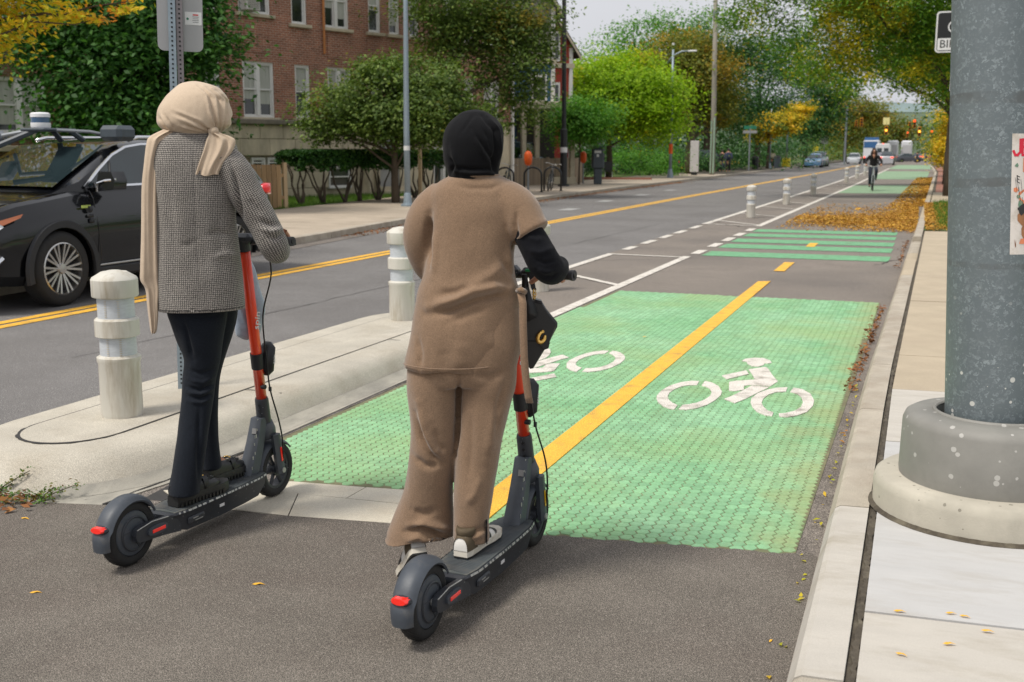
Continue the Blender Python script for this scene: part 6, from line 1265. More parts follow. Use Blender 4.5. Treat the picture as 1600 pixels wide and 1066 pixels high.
    while y < .78:
        L = r.uniform(.004, .03); w_ = float(np.interp(y, ys, hw)); w2 = float(np.interp(y+L, ys, hw))
        for s in (1, -1): mb.add([(s*(w_+.0035), y, .1440), (s*(w2+.0035), y+L, .1440), (s*(w2+.0008), y+L, .1512), (s*(w_+.0008), y, .1512)], [(0, 1, 2, 3)])
        y += L+r.uniform(.0, .02)
    part("deck_edge_wear", mb, m_worn, T, kind="stuff")
    part("deck_label", MB().box((.0775, .46, .105), (.002, .030, .012)), m_white_s, T); part("charge_cover", MB().box((.075, .30, .100), (.012, .10, .028), bev=.008), m_sblk, T)
    part("cover_rib", MB().box((.082, .29, .106), (.002, .03, .003)).box((.082, .31, .095), (.002, .045, .003)), m_worn, T)
    # neck
    rr = []
    for t in [0, .2, .4, .6, .8, 1]:
        y = .735+.10*t+.01*math.sin(t*3); z = .13+.255*t; w_ = .036-.008*t; d = .046-.014*t
        rr.append([(-w_, y-d*.7, z), (-w_*.6, y-d, z), (w_*.6, y-d, z), (w_, y-d*.7, z), (w_, y+d*.6, z), (w_*.5, y+d, z), (-w_*.5, y+d, z), (-w_, y+d*.6, z)])
    part("neck", MB().rings(rr), m_sgrey, T, smooth=True, sharp=40)
    part("neck_label", MB().box((.012, .782, .335), (.022, .003, .024), M=Euler((R_(-14), 0, 0)).to_matrix()), mat("label_grey", (.22, .22, .22), .5), T)
    mb = MB(); r = random.Random(5)
    for k in range(9): z = r.uniform(.18, .4); mb.box((.034-.008*(z-.13)/.32+.001, .735+.085*(z-.13)/.32-.02+r.uniform(-.005, .01), z), (.0015, r.uniform(.002, .006), r.uniform(.003, .016)))
    part("paint_scratches", mb, m_worn, T, kind="stuff")
    # steering head and fork
    ax_b, ax_t = Vector((0, .875, .33)), Vector((lean_x, .68, 1.09+dh))
    def ax(z): return ax_b.lerp(ax_t, (z-.33)/(ax_t.z-.33))
    part("head_collar", MB().tube([ax(.33), ax(.40), ax(.465), ax(.475)], [.032, .031, .030, .027], 20), m_sblk, T, smooth=True, sharp=40)
    mb = MB()
    for k in range(4): p = ax(.36+.028*k); mb.cyl((p.x+.006, p.y-.030, p.z), .006, .006, 8, axis='y')
    part("collar_bolt", mb, m_blacks, T)
    part("fork_crown", MB().tube([ax(.36), ax(.32), (0, .885, .285)], [.034, .045, .042], 16, flat=1.1), m_sgrey, T, smooth=True)
    for s in (-1, 1):
        P = [[(s*(.034+o), y+dy, z) for o, dy in ((0, -.024), (.018, -.028), (.026, -.01), (.026, .014), (.016, .026), (0, .022))] for y, z in ((.890, .30), (.900, .25), (.908, .20), (.916, .15), (.92, .125), (.922, .112))]
        part("fork_leg", MB().rings(P), m_sgrey, T, smooth=True, sharp=50)
        part("fork_reflector", MB().box((s*.0625, .908, .205), (.004, .012, .068), bev=.0015, M=Euler((R_(8), 0, 0)).to_matrix()), refl, T)
    P = []
    for k in range(15):
        a = R_(205-165*k/14); ring = [(f/4*.036, .140-.014*abs(f/4)**3) for f in range(-4, 5)]+[(f/4*.033, .135-.014*abs(f/4)**3) for f in range(4, -5, -1)]
        P.append([(x, .92+math.cos(a)*r_, .127+math.sin(a)*r_) for x, r_ in ring])
    part("front_fender", MB().rings(P), m_sgrey, T, smooth=True, sharp=50)
    stem = part("stem", MB().tube([ax(.46), ax(.80), ax(1.075+dh)], [.0235, .0235, .0235], 24), m_sred, T, smooth=True)
    p = ax(.80+dh*.5); text_part("spin", .05, (p.x+.025, p.y, p.z), m_white_s, stem, rot=(R_(90), R_(-78), R_(90)), depth=.001)
    zp = .615+dh*.5; part("clamp", MB().tube([ax(zp-.035), ax(zp+.035)], .0275, 20), m_plast, T, smooth=True, sharp=40)
    p = ax(zp); pod = part("pod", MB().box((p.x+.012, p.y+.055, p.z), (.075, .058, .15), bev=.024, M=Euler((R_(-10), 0, 0)).to_matrix()), m_blacks, T, smooth=True, sharp=50)
    text_part("spin", .026, (p.x+.051, p.y+.055, p.z), m_white_s, pod, rot=(R_(90), R_(-80), R_(90)), depth=.0006)
    part("bell_bolt", MB().cyl(ax(.53)+Vector((.026, -.01, 0)), .010, .02, 10, axis='x'), m_plast, T)
    top = ax(1.09+dh); c = top; part("stem_cap", MB().tube([ax(1.07+dh), ax(1.125+dh)], .027, 16), m_sblk, T)
    hb = [(c.x-.27, c.y-.045, c.z+.03), (c.x-.14, c.y-.02, c.z+.03), (c.x-.05, c.y, c.z+.018), (c.x+.05, c.y, c.z+.018), (c.x+.14, c.y-.02, c.z+.03), (c.x+.27, c.y-.045, c.z+.03)]
    part("handlebar", MB().tube(hb, .0125, 12), m_sblk, T, smooth=True)
    part("display", MB().box((c.x, c.y-.005, c.z+.03), (.10, .055, .045), bev=.015), m_sblk, T)
    for s in (-1, 1):
        part("grip", MB().tube([(c.x+s*.145, c.y-.0205, c.z+.03), (c.x+s*.15, c.y-.022, c.z+.03), (c.x+s*.262, c.y-.044, c.z+.03), (c.x+s*.264, c.y-.0442, c.z+.03), (c.x+s*.275, c.y-.046, c.z+.03)], [.015, .0175, .0175, .0195, .019], 16), m_hgrip, T, smooth=True, sharp=40)
        part("grip_end", MB().cyl((c.x+s*.277, c.y-.0465, c.z+.03), .010, .004, 12, axis='x'), m_plast, T)
        part("brake_lever", MB().tube([(c.x+s*.10, c.y-.01, c.z+.03), (c.x+s*.12, c.y+.035, c.z+.022), (c.x+s*.23, c.y+.04, c.z+.012)], [.010, .007, .005], 8), m_plast, T, smooth=True)
    cab = [Vector((c.x+.09, c.y+.02, c.z+.02)), Vector((c.x+.06, c.y+.10, c.z-.12)), ax(.85)+Vector((.02, .05, 0)), ax(.65)+Vector((.036, .02, 0)), ax(.52)+Vector((.052, .0, 0)), Vector((.070, .88, .38)), Vector((.074, .90, .28)), Vector((.062, .92, .17))]
    pts = []
    for i in range(len(cab)-1):
        a_, b_, c_, d_ = cab[max(i-1, 0)], cab[i], cab[i+1], cab[min(i+2, len(cab)-1)]
        for k in range(6):
            t = k/6; pts.append(.5*((2*b_)+(c_-a_)*t+(2*a_-5*b_+4*c_-d_)*t*t+(-a_+3*b_-3*c_+d_)*t**3))
    part("brake_cable", MB().tube(pts+[cab[-1]], .0036, 8), m_blacks, T, smooth=True); part("cable_clip", MB().cyl(ax(.52)+Vector((.052, 0, 0)), .007, .018, 8), m_plast, T)
    return T
SCL = make_scooter("red stemmed black scooter ridden by the woman in the beige hijab and checked coat", (-2.73, 3.18, .0095), 3, m_refr, lean_x=.075, dh=.07)
SCR = make_scooter("orange stemmed black scooter ridden by the woman in brown, front wheel on the green paving", (-1.415, 2.99, .0095), 3, m_refy)
# ================================================================== PEOPLE
def cloth_mat(name, col, rough=.95, fine=900, amp=.12, bmp=.35, sheen=.25, weave=None, var=.08):
    m, t, b = newmat(name); c = coord(t)
    co = mixc(t, 1, col, mrange(t, noise(t, c, 5, 4), .3, .7, 1-var, 1+var), 'MULTIPLY')
    n = noise(t, c, fine, 3, .6); co = mixc(t, 1, co, mrange(t, n, .3, .7, 1-amp, 1+amp), 'MULTIPLY')
    t.links.new(co, b.inputs['Base Color']); b.inputs['Roughness'].default_value = rough; b.inputs['Specular IOR Level'].default_value = .2
    b.inputs['Sheen Weight'].default_value = sheen; b.inputs['Sheen Roughness'].default_value = .5
    bn = bump(t, b, n, bmp, .0015); b2 = t.nodes.new('ShaderNodeBump'); b2.inputs['Strength'].default_value = .55; b2.inputs['Distance'].default_value = .006
    t.links.new(noise(t, coord(t, 'Object', (1, 1, .55)), 26, 5, .6), b2.inputs['Height']); t.links.new(b2.outputs[0], bn.inputs['Normal']); return m
m_brown = cloth_mat("brown_knit", (.232, .152, .096), fine=330, amp=.26, bmp=.6, sheen=.35); m_blackc = cloth_mat("black_knit", (.005, .0055, .008), fine=400, amp=.4, bmp=.6, sheen=.04)
m_bhij = cloth_mat("black_jersey", (.0045, .0047, .0058), fine=350, amp=.35, bmp=.5, sheen=.03); m_beige = cloth_mat("beige_chiffon", (.53, .42, .31), .8, fine=260, amp=.07, bmp=.25, sheen=.15, var=.05)
m_jean = cloth_mat("dark_trousers", (.010, .013, .019), fine=380, amp=.45, bmp=.6, sheen=.05)
def tweed_mat():
    m, t, b = newmat("checked_tweed"); at = t.nodes.new("ShaderNodeAttribute"); at.attribute_name = "weave"; at.attribute_type = 'GEOMETRY'
    c = at.outputs['Vector']; sp = t.nodes.new("ShaderNodeSeparateXYZ")
    wob = t.nodes.new("ShaderNodeTexNoise"); wob.inputs['Scale'].default_value = 60; t.links.new(c, wob.inputs['Vector'])
    vs = t.nodes.new("ShaderNodeVectorMath"); vs.operation = 'SCALE'; vs.inputs[3].default_value = .003; t.links.new(wob.outputs[1], vs.inputs[0])
    va = t.nodes.new("ShaderNodeVectorMath"); va.operation = 'ADD'; t.links.new(c, va.inputs[0]); t.links.new(vs.outputs[0], va.inputs[1]); t.links.new(va.outputs[0], sp.inputs[0])
    k = 2*math.pi/.0072
    sx = math_(t, 'SINE', math_(t, 'MULTIPLY', sp.outputs[0], k)); sz = math_(t, 'SINE', math_(t, 'MULTIPLY', sp.outputs[1], k))
    s = math_(t, 'MAXIMUM', sx, sz); pat = mrange(t, math_(t, 'ADD', s, mrange(t, noise(t, c, 180, 4, .75), .3, .7, -.95, .75)), -.2, .7, 0, 1)
    n = noise(t, c, 500, 3, .6); pat = math_(t, 'MULTIPLY', pat, mrange(t, n, .3, .62, .55, 1.1))
    broad = noise(t, c, 7, 3)
    co = mixc(t, pat, (.40, .37, .335), (.010, .010, .011)); co = mixc(t, 1, co, mrange(t, broad, .3, .7, .85, 1.15), 'MULTIPLY')
    t.links.new(co, b.inputs['Base Color']); b.inputs['Roughness'].default_value = .95; b.inputs['Sheen Weight'].default_value = .2; b.inputs['Specular IOR Level'].default_value = .2
    bump(t, b, n, .6, .002); return m
m_tweed = tweed_mat()
m_skin = mat("skin", (.50, .25, .16), .5, var=.06, vs=20, spec=.4); m_leather = mat("black_leather", (.010, .0105, .012), .38, var=.2, vs=30, bmp=.25, bs=500, bd=.0006, spec=.5)
m_gold = mat("gold_metal", (.80, .52, .16), .22, metal=1, var=.05); m_sole = mat("white_sole", (.62, .58, .50), .7, var=.1, vs=30, dirt=(.40, .35, .27), ds=20); m_shoeb = mat("shoe_black", (.014, .014, .014), .5, bmp=.1, bs=200)
m_shoew = mat("shoe_white", (.68, .66, .62), .5, var=.05); m_olive = mat("shoe_olive", (.095, .07, .04), .8, var=.12, vs=40, bmp=.3, bs=300); m_lace = mat("lace", (.55, .50, .42), .8)

def skin(name, nodes, edges, m, parent, root=0, sub=2):
    me = bpy.data.meshes.new(name); me.from_pydata([n[0] for n in nodes], edges, []); o = bpy.data.objects.new("tmp", me); COL.objects.link(o)
    md = o.modifiers.new("s", 'SKIN'); md.use_smooth_shade = True
    sv = me.skin_vertices[0].data
    for i, n in enumerate(nodes):
        r_ = n[1]; sv[i].radius = (r_, r_) if not hasattr(r_, '__len__') else r_
    sv[root].use_root = True
    ms = o.modifiers.new("u", 'SUBSURF'); ms.levels = sub; ms.render_levels = sub
    dg = bpy.context.evaluated_depsgraph_get(); r = bpy.data.meshes.new_from_object(o.evaluated_get(dg)); bpy.data.objects.remove(o)
    r.polygons.foreach_set("use_smooth", [True]*len(r.polygons)); r.materials.clear(); return link(name, r, m, parent)
def ring(c, a, b, n=32, ex=2.0, rot=0):
    P = []
    for k in range(n):
        t = 2*math.pi*k/n; ca, sa = math.cos(t), math.sin(t)
        x = a*math.copysign(abs(ca)**(2/ex), ca); y = b*math.copysign(abs(sa)**(2/ex), sa)
        if rot: x, y = x*math.cos(rot)-y*math.sin(rot), x*math.sin(rot)+y*math.cos(rot)
        P.append((c[0]+x, c[1]+y, c[2]))
    return P
def interp_rows(rows, n=6):
    """smooth (Catmull-Rom) refinement of loft rows"""
    A = np.array(rows, float); out = []
    for i in range(len(A)-1):
        p0, p1, p2, p3 = A[max(i-1, 0)], A[i], A[i+1], A[min(i+2, len(A)-1)]
        for k in range(n):
            t = k/n; out.append(.5*((2*p1)+(p2-p0)*t+(2*p0-5*p1+4*p2-p3)*t*t+(-p0+3*p1-3*p2+p3)*t**3))
    out.append(A[-1]); return out
def loft(rows, ex=2.0, n=32, rn=4):
    """rows: (z, u, v, half width, half depth)"""
    return MB().rings([ring((r[1], r[2], r[0]), max(r[3], .002), max(r[4], .002), n, ex) for r in interp_rows(rows, rn)])
def limb(pts, rad, n=20, flat=None):
    P = interp_rows([(*p, r) for p, r in zip(pts, rad)], 6)
    return MB().tube([p[:3] for p in P], [max(.002, p[3]) for p in P], n, flat=flat)
def wob(V, seed, freq, k=9):
    g = np.random.default_rng(seed); w_ = g.normal(size=(k, 3))*freq; ph = g.random(k)*6.28
    return np.sin(V @ w_.T+ph).mean(1)
def fold_disp(V, Nn, folds, mask=True):
    """folds: polylines in (u, z); width, amplitude (+ ridge, - groove); only on the side seen from behind"""
    d = np.zeros(len(V)); P = V[:, [0, 2]]
    for pts, wd, amp in folds:
        pts = np.array(pts, float); best = np.full(len(V), 1e9); tt = np.zeros(len(V)); n = len(pts)-1
        for i in range(n):
            a, b = pts[i], pts[i+1]; ab = b-a; t = np.clip(((P-a) @ ab)/(ab @ ab), 0, 1); q = a+t[:, None]*ab; dd = np.linalg.norm(P-q, axis=1)
            u = dd < best; best = np.where(u, dd, best); tt = np.where(u, (i+t)/n, tt)
        d += amp*np.exp(-(best/wd)**2)*np.clip(np.sin(np.pi*np.clip(tt, .06, .94))*1.4, 0, 1)
    if mask: d *= np.clip(-Nn[:, 1]*2.2+.35, 0, 1)
    return d
def garment(name, mbs, m, parent, voxel=.007, smooth=6, folds=(), rough_amp=.0015, rough_f=16, seed=0, post=None, weave=None, sfac=.5):
    A = MB()
    for q in mbs: A.add(q.v, q.f)
    me = A.mesh(name); o = bpy.data.objects.new("tmp", me); COL.objects.link(o)
    md = o.modifiers.new("r", 'REMESH'); md.mode = 'VOXEL'; md.voxel_size = voxel; md.adaptivity = 0
    if smooth: s = o.modifiers.new("s", 'SMOOTH'); s.iterations = smooth; s.factor = sfac
    dg = bpy.context.evaluated_depsgraph_get(); r = bpy.data.meshes.new_from_object(o.evaluated_get(dg)); bpy.data.objects.remove(o)
    n = len(r.vertices); V = np.empty(n*3, np.float32); r.vertices.foreach_get("co", V); V = V.reshape(-1, 3).astype(float)
    Nn = np.empty(n*3, np.float32); r.vertex_normals.foreach_get("vector", Nn); Nn = Nn.reshape(-1, 3).astype(float)
    d = wob(V, seed, rough_f)*rough_amp*2.2+wob(V, seed+1, rough_f*3)*rough_amp*.8
    if folds: d = d+fold_disp(V, Nn, folds)
    V2 = V+Nn*(d*1.7)[:, None]
    if post: V2 = post(V2, Nn)
    r.vertices.foreach_set("co", V2.astype(np.float32).ravel()); r.update()
    if weave:
        at = r.attributes.new("weave", 'FLOAT_VECTOR', 'POINT'); at.data.foreach_set("vector", weave(V).astype(np.float32).ravel())
    r.polygons.foreach_set("use_smooth", [True]*len(r.polygons)); r.materials.clear(); return link(name, r, m, parent)
def person_frame(label, loc, ang, group=None): return thing("person", label, "person", loc, ang, group)
def hand_nodes(G, a, f, wrist, open_=0, sc=1.0):
    """nodes and edges of a hand closed round a bar at G running along a (pointing away from the thumb); f points forward"""
    a = Vector(a).normalized(); f = Vector(f).normalized(); u = Vector((0, 0, 1)); G = Vector(G); N_ = []; E_ = []
    N_.append((G-f*.036+u*.022, (.021, .024))); N_.append((G-f*.014+u*.036, (.023, .026)))       # heel and middle of the palm
    E_.append((0, 1))
    for i, o in enumerate((-.030, -.010, .010, .029)):
        L = (.95, 1.05, 1.0, .82)[i]; b = len(N_); r = (.0092, .0094, .009, .008)[i]
        for p, rr in (((G+a*o*1.0+f*.010*L+u*.036), r*1.12), ((G+a*o*1.05+f*.034*L+u*.016), r), ((G+a*o*1.05+f*.030*L-u*.014), r*.95), ((G+a*o*1.03+f*.004-u*.030*L), r*.88), ((G+a*o-f*.010-u*.026*L), r*.8)): N_.append((p, (rr, rr)))
        E_ += [(1, b)]+[(b+k, b+k+1) for k in range(4)]
    b = len(N_)
    for p, rr in ((G-a*.030-f*.024+u*.012, .0125), (G-a*.052-f*.022-u*.010, .011), (G-a*.074-f*.014-u*.026, .0098), (G-a*.090-f*.008-u*.034, .0085)): N_.append((p, (rr, rr)))
    E_ += [(0, b), (b, b+1), (b+1, b+2), (b+2, b+3)]
    return N_, E_
def body_graph(J, f, r, handL, handR):
    """J: joints in the figure's frame; f forward, r right"""
    N_ = [(J['pelvis'], (.09, .08)), (J['waist'], (.085, .075)), (J['chest'], (.10, .08)), (J['neck'], (.048, .048)), (J['chin'], (.052, .056)), (J['head'], (.074, .086)), (J['crown'], (.050, .058)), (J['face'], (.052, .052)), (J['nose'], (.012, .012))]
    E_ = [(0, 1), (1, 2), (2, 3), (3, 4), (4, 5), (5, 6), (5, 7), (7, 8)]
    def chain(start, pts):
        b = len(N_); prev = start
        for p, rr in pts: N_.append((p, (rr, rr))); E_.append((prev, len(N_)-1)); prev = len(N_)-1
        return prev
    for s, H_ in (('L', handL), ('R', handR)):
        e = chain(2, [(J['sh'+s], .042), (Vector(J['sh'+s]).lerp(Vector(J['el'+s]), .5), .034), (J['el'+s], .030), (Vector(J['el'+s]).lerp(Vector(J['wr'+s]), .5), .027), (J['wr'+s], .021)])
        n_, e_ = H_; b = len(N_); N_.extend(n_); E_.append((e, b)); E_.extend([(i+b, j+b) for i, j in e_])
        e = chain(0, [(J['hip'+s], .066), (Vector(J['hip'+s]).lerp(Vector(J['kn'+s]), .5), .050), (J['kn'+s], .040), (Vector(J['kn'+s]).lerp(Vector(J['an'+s]), .4), .036), (J['an'+s], .026), (J['to'+s], .022)])
    return N_, E_
def face_parts(J, f, r, body, lip=(.42, .16, .13)):
    f, r, u = Vector(f), Vector(r), Vector((0, 0, 1)); c = Vector(J['face'])
    for s in (-1, 1):
        e = part("eye", MB().lathe([(.001, -.011), (.008, -.008), (.0115, 0), (.008, .008), (.001, .011)], c+f*.040+r*s*.030+u*.018, n=12), m_white_s, body, smooth=True)
        part("iris", MB().lathe([(.001, -.006), (.0058, 0), (.001, .006)], c+f*.0495+r*s*.030+u*.018, n=10), m_blacks, e)
        part("eyebrow", MB().tube([c+f*.046+r*s*.014+u*.036, c+f*.046+r*s*.032+u*.041, c+f*.036+r*s*.047+u*.035], .003, 6), m_blacks, body)
    part("mouth", MB().tube([c+f*.040-r*.022-u*.036, c+f*.050-u*.034, c+f*.040+r*.022-u*.036], [.003, .006, .003], 8), mat("lips", lip, .4), body)

# ---------------------------------------------------------------- woman in brown on the nearer scooter
WR = person_frame("woman in a black hijab, brown knit tunic and wide trousers riding the nearer scooter", (-1.40, 3.45, .0095), R_(22.087))
aF = R_(25.1); f_ = Vector((math.sin(aF), math.cos(aF), 0)); r_ = Vector((math.cos(aF), -math.sin(aF), 0))
bar = Vector((.102, .195, 1.11)); barR = bar+r_*.195-f_*.034+Vector((0, 0, .01)); barL = bar-r_*.195-f_*.034+Vector((0, 0, .01))
J = dict(pelvis=(-.045, .0, .86), waist=(-.035, 0, 1.08), chest=(-.02, 0, 1.27), neck=(-.015, .02, 1.43), chin=(-.012, .035, 1.485), head=(-.012, .035, 1.565), crown=(-.012, .03, 1.63), face=(-.012+f_.x*.055, .035+f_.y*.055, 1.55), nose=(-.012+f_.x*.118, .035+f_.y*.118, 1.545),
         shL=(-.13, .06, 1.36), elL=(-.185, .07, 1.20), wrL=tuple(barL-f_*.055+Vector((-.0, 0, .035))), shR=(.115, -.05, 1.365), elR=(.222, -.085, 1.172), wrR=tuple(barR-f_*.058+Vector((-.012, 0, .030))),
         hipL=(-.13, .02, .80), knL=(-.165, .03, .50), anL=(-.205, .05, .20), toL=(-.255, .12, .08), hipR=(.03, -.02, .80), knR=(.0, -.02, .52), anR=(-.050, -.09, .24), toR=(.015, .06, .195))
n_, e_ = body_graph(J, f_, r_, hand_nodes(barL, -r_, f_, J['wrL']), hand_nodes(barR, r_, f_, J['wrR']))
bd = skin("body", n_, e_, m_skin, WR); face_parts(J, f_, r_, bd)
# hijab
hj = [(1.684, -.014, .03, .01, .01), (1.676, -.015, .03, .040, .045), (1.664, -.014, .03, .060, .066), (1.647, -.013, .028, .081, .088), (1.622, -.014, .026, .097, .106), (1.586, -.018, .022, .103, .116), (1.548, -.019, .018, .101, .114), (1.516, -.021, .014, .097, .105), (1.488, -.020, .01, .090, .095), (1.463, -.018, .008, .086, .090), (1.43, -.016, .008, .080, .082)]
def hij_post(V, Nn):
    # opening for the face, in front
    d = (V[:, 0]+.012)*f_.x+(V[:, 1]-.03)*f_.y; lat = (V[:, 0]+.012)*r_.x+(V[:, 1]-.03)*r_.y
    m_ = np.clip(1.25-np.sqrt((lat/.055)**2+((V[:, 2]-1.55)/.07)**2), 0, 1)*(d > .02); V[:, 0] -= f_.x*m_*.045; V[:, 1] -= f_.y*m_*.045; return V
garment("hijab", [loft(hj, 2.15)], m_bhij, WR, .005, 4, seed=3, rough_amp=.0008, rough_f=14, post=hij_post, folds=[
    ([(.03, 1.655), (.055, 1.61), (.058, 1.55), (.05, 1.50), (.06, 1.47)], .006, -.0065), ([(.03, 1.66), (.063, 1.615), (.071, 1.55), (.064, 1.50)], .006, .006), ([(-.02, 1.62), (.02, 1.56), (.05, 1.515), (.062, 1.475)], .006, -.0055), ([(-.02, 1.60), (.01, 1.545), (.04, 1.50)], .006, .004),
    ([(-.10, 1.53), (-.085, 1.50), (-.095, 1.47)], .006, -.006), ([(-.09, 1.56), (-.07, 1.50), (-.078, 1.465)], .007, .005), ([(-.08, 1.493), (-.03, 1.487), (.03, 1.489), (.064, 1.478)], .005, -.006), ([(-.085, 1.482), (-.03, 1.474), (.03, 1.476), (.06, 1.468)], .005, .005), ([(-.05, 1.467), (0, 1.462), (.06, 1.463)], .004, -.005),
    ([(-.012, 1.67), (-.03, 1.645), (-.06, 1.60)], .005, -.002), ([(.005, 1.672), (.02, 1.65), (.045, 1.615)], .005, -.003), ([(.015, 1.62), (.035, 1.585), (.042, 1.54)], .005, -.0035)])
# tunic: torso, poncho-like left arm, cap sleeve
tn = [(1.462, -.015, .008, .086, .084), (1.448, -.014, .008, .115, .092), (1.430, -.012, .006, .138, .098), (1.402, -.012, .004, .155, .104), (1.35, -.010, 0, .158, .112), (1.285, -.018, 0, .152, .116), (1.2, -.030, 0, .150, .118), (1.132, -.033, 0, .158, .120), (1.077, -.036, 0, .176, .126), (1.039, -.038, 0, .183, .130), (.956, -.056, 0, .181, .138), (.882, -.072, .0, .180, .138), (.812, -.087, .002, .180, .136)]
lf_arm = limb([(-.105, .02, 1.385), (-.165, .04, 1.325), (-.198, .05, 1.245), (-.178, .08, 1.155), (-.13, .13, 1.10)], [.075, .078, .066, .055, .05])
rt_slv = limb([(.075, -.02, 1.385), (.125, -.035, 1.355), (.158, -.060, 1.300), (.176, -.070, 1.272)], [.070, .073, .067, .067])
def tn_post(V, Nn):
    low = V[:, 2] < .822; V[low, 2] = .806+(V[low, 2]-.806)*.25+.004*np.sin(V[low, 0]*40); return V
tun = garment("tunic", [loft(tn, 2.25), lf_arm, rt_slv], m_brown, WR, .0065, 7, seed=5, rough_amp=.0022, rough_f=7, post=tn_post, folds=[
    ([(-.165, 1.34), (-.172, 1.25), (-.168, 1.16)], .010, -.014), ([(-.145, 1.30), (-.15, 1.2), (-.16, 1.13)], .014, .005),
    ([(-.17, 1.03), (-.10, 1.052), (-.02, 1.085), (.05, 1.098), (.10, 1.085)], .016, .013), ([(-.18, 1.005), (-.10, 1.022), (-.02, 1.055), (.06, 1.072), (.11, 1.065)], .014, -.012), ([(-.10, .985), (-.03, 1.015), (.03, 1.035)], .013, -.006),
    ([(-.10, 1.085), (-.03, 1.105), (.04, 1.14), (.09, 1.18)], .018, .006), ([(-.14, 1.075), (-.08, 1.08), (-.02, 1.11)], .014, -.007),
    ([(.125, 1.30), (.115, 1.22), (.13, 1.14), (.14, 1.08)], .010, -.010), ([(.105, 1.25), (.10, 1.18), (.12, 1.10)], .012, .006), ([(.128, 1.36), (.118, 1.30), (.125, 1.25)], .008, -.006),
    ([(.07, 1.20), (.10, 1.15), (.13, 1.11)], .010, -.005), ([(-.21, .93), (-.2, .87), (-.205, .82)], .010, -.005), ([(.02, .95), (.06, .88), (.07, .82)], .02, .004), ([(-.06, .93), (-.07, .87), (-.06, .82)], .03, .004), ([(-.12, .9), (-.12, .85), (-.11, .81)], .02, -.003),
    ([(-.09, 1.44), (-.03, 1.425), (.04, 1.425), (.09, 1.445)], .008, -.003)])
part("hem_seam", MB().tube([(u_, -.001-.1395*max(0, 1-abs((u_+.087)/.184)**2.25)**(1/2.25), .829-.004*math.sin((u_+.26)*9)) for u_ in np.linspace(-.262, .088, 30)], .0022, 6), m_brown, WR, smooth=True)
part("neckband", MB().rings([ring((-.015, .008, z), a, a*.95, 40) for z, a in ((1.448, .091), (1.462, .089), (1.470, .088), (1.470, .084), (1.45, .084))], cap=False), m_brown, WR, smooth=True)
garment("sleeve", [limb([(.125, -.048, 1.335), (.165, -.066, 1.275), (.210, -.082, 1.190), (.244, -.045, 1.148), (.268, .0, 1.150), (.279, .035, 1.158)], [.034, .050, .056, .053, .044, .036])], m_blackc, WR, .005, 4, seed=9, rough_amp=.0012, rough_f=20, folds=[([(.16, 1.225), (.20, 1.215), (.25, 1.23)], .009, .004), ([(.18, 1.195), (.215, 1.18), (.26, 1.19)], .006, -.003), ([(.19, 1.165), (.22, 1.15), (.25, 1.155)], .008, .005), ([(.21, 1.135), (.24, 1.13), (.27, 1.145)], .006, -.0025), ([(.15, 1.27), (.19, 1.255), (.21, 1.26)], .008, .003)])
garment("sleeve", [limb([(-.15, .08, 1.22), (-.15, .10, 1.17), (-.12, .15, 1.14), (-.09, .21, 1.145)], [.04, .045, .042, .035])], m_blackc, WR, .006, 3, seed=10)
# trousers
hips = loft([(1.06, .0, 0, .13, .10), (1.0, -.01, 0, .150, .112), (.93, -.022, .0, .168, .120), (.88, -.034, 0, .180, .124), (.83, -.050, 0, .184, .126), (.785, -.060, .0, .184, .122), (.75, -.066, 0, .178, .110)], 2.4)
lgL = loft([(.86, -.15, .0, .095, .105), (.755, -.162, .0, .092, .105), (.673, -.163, .005, .087, .100), (.555, -.163, .01, .082, .092), (.457, -.175, .02, .083, .090), (.358, -.187, .04, .088, .094), (.25, -.203, .06, .108, .100), (.20, -.212, .068, .120, .104), (.150, -.220, .072, .128, .108)], 2.2)
lgR = loft([(.86, .03, .0, .100, .108), (.754, .026, .0, .102, .108), (.692, .019, 0, .095, .102), (.575, .001, -.01, .083, .092), (.505, -.008, -.015, .079, .088), (.456, -.014, -.02, .076, .084), (.357, -.026, -.03, .068, .078), (.257, -.035, -.035, .062, .075), (.205, -.034, -.035, .063, .078), (.190, -.034, -.035, .065, .080)], 2.2)
def tr_post(V, Nn):
    m_ = (V[:, 2] < .175) & (V[:, 0] < -.09); V[m_, 2] = .178+(V[m_, 2]-.160)*.3+.020*np.sin((V[m_, 0]+.22)*17+.8)-.008; return V
garment("trousers", [hips, lgL, lgR], m_brown, WR, .0065, 5, seed=12, rough_amp=.0022, rough_f=8, post=tr_post, folds=[
    ([(-.070, .80), (-.074, .70), (-.078, .60), (-.086, .50)], .007, -.018), ([(-.21, .70), (-.19, .60), (-.16, .53), (-.135, .505)], .013, .010), ([(-.22, .66), (-.20, .57), (-.16, .50), (-.13, .478)], .011, -.010), ([(-.16, .62), (-.14, .55), (-.12, .51)], .012, -.006),
    ([(-.235, .50), (-.19, .47), (-.13, .47)], .012, -.007), ([(-.25, .24), (-.20, .255), (-.15, .235), (-.11, .21)], .012, .012), ([(-.27, .215), (-.21, .235), (-.16, .215), (-.12, .185)], .010, -.013), ([(-.24, .30), (-.20, .285), (-.15, .30)], .013, -.007), ([(-.26, .185), (-.22, .200), (-.18, .175)], .009, .008),
    ([(.07, .70), (.04, .60), (.02, .50)], .02, .006), ([(-.03, .68), (-.03, .55), (-.04, .42)], .014, -.005), ([(.09, .78), (.06, .68), (.05, .58)], .012, -.006), ([(-.07, .245), (-.03, .240), (.02, .255)], .009, -.007), ([(-.08, .228), (-.03, .222), (.02, .235)], .009, .006), ([(-.05, .34), (-.02, .38), (0, .45)], .013, .005), ([(-.02, .80), (.03, .79), (.09, .81)], .014, -.006)])
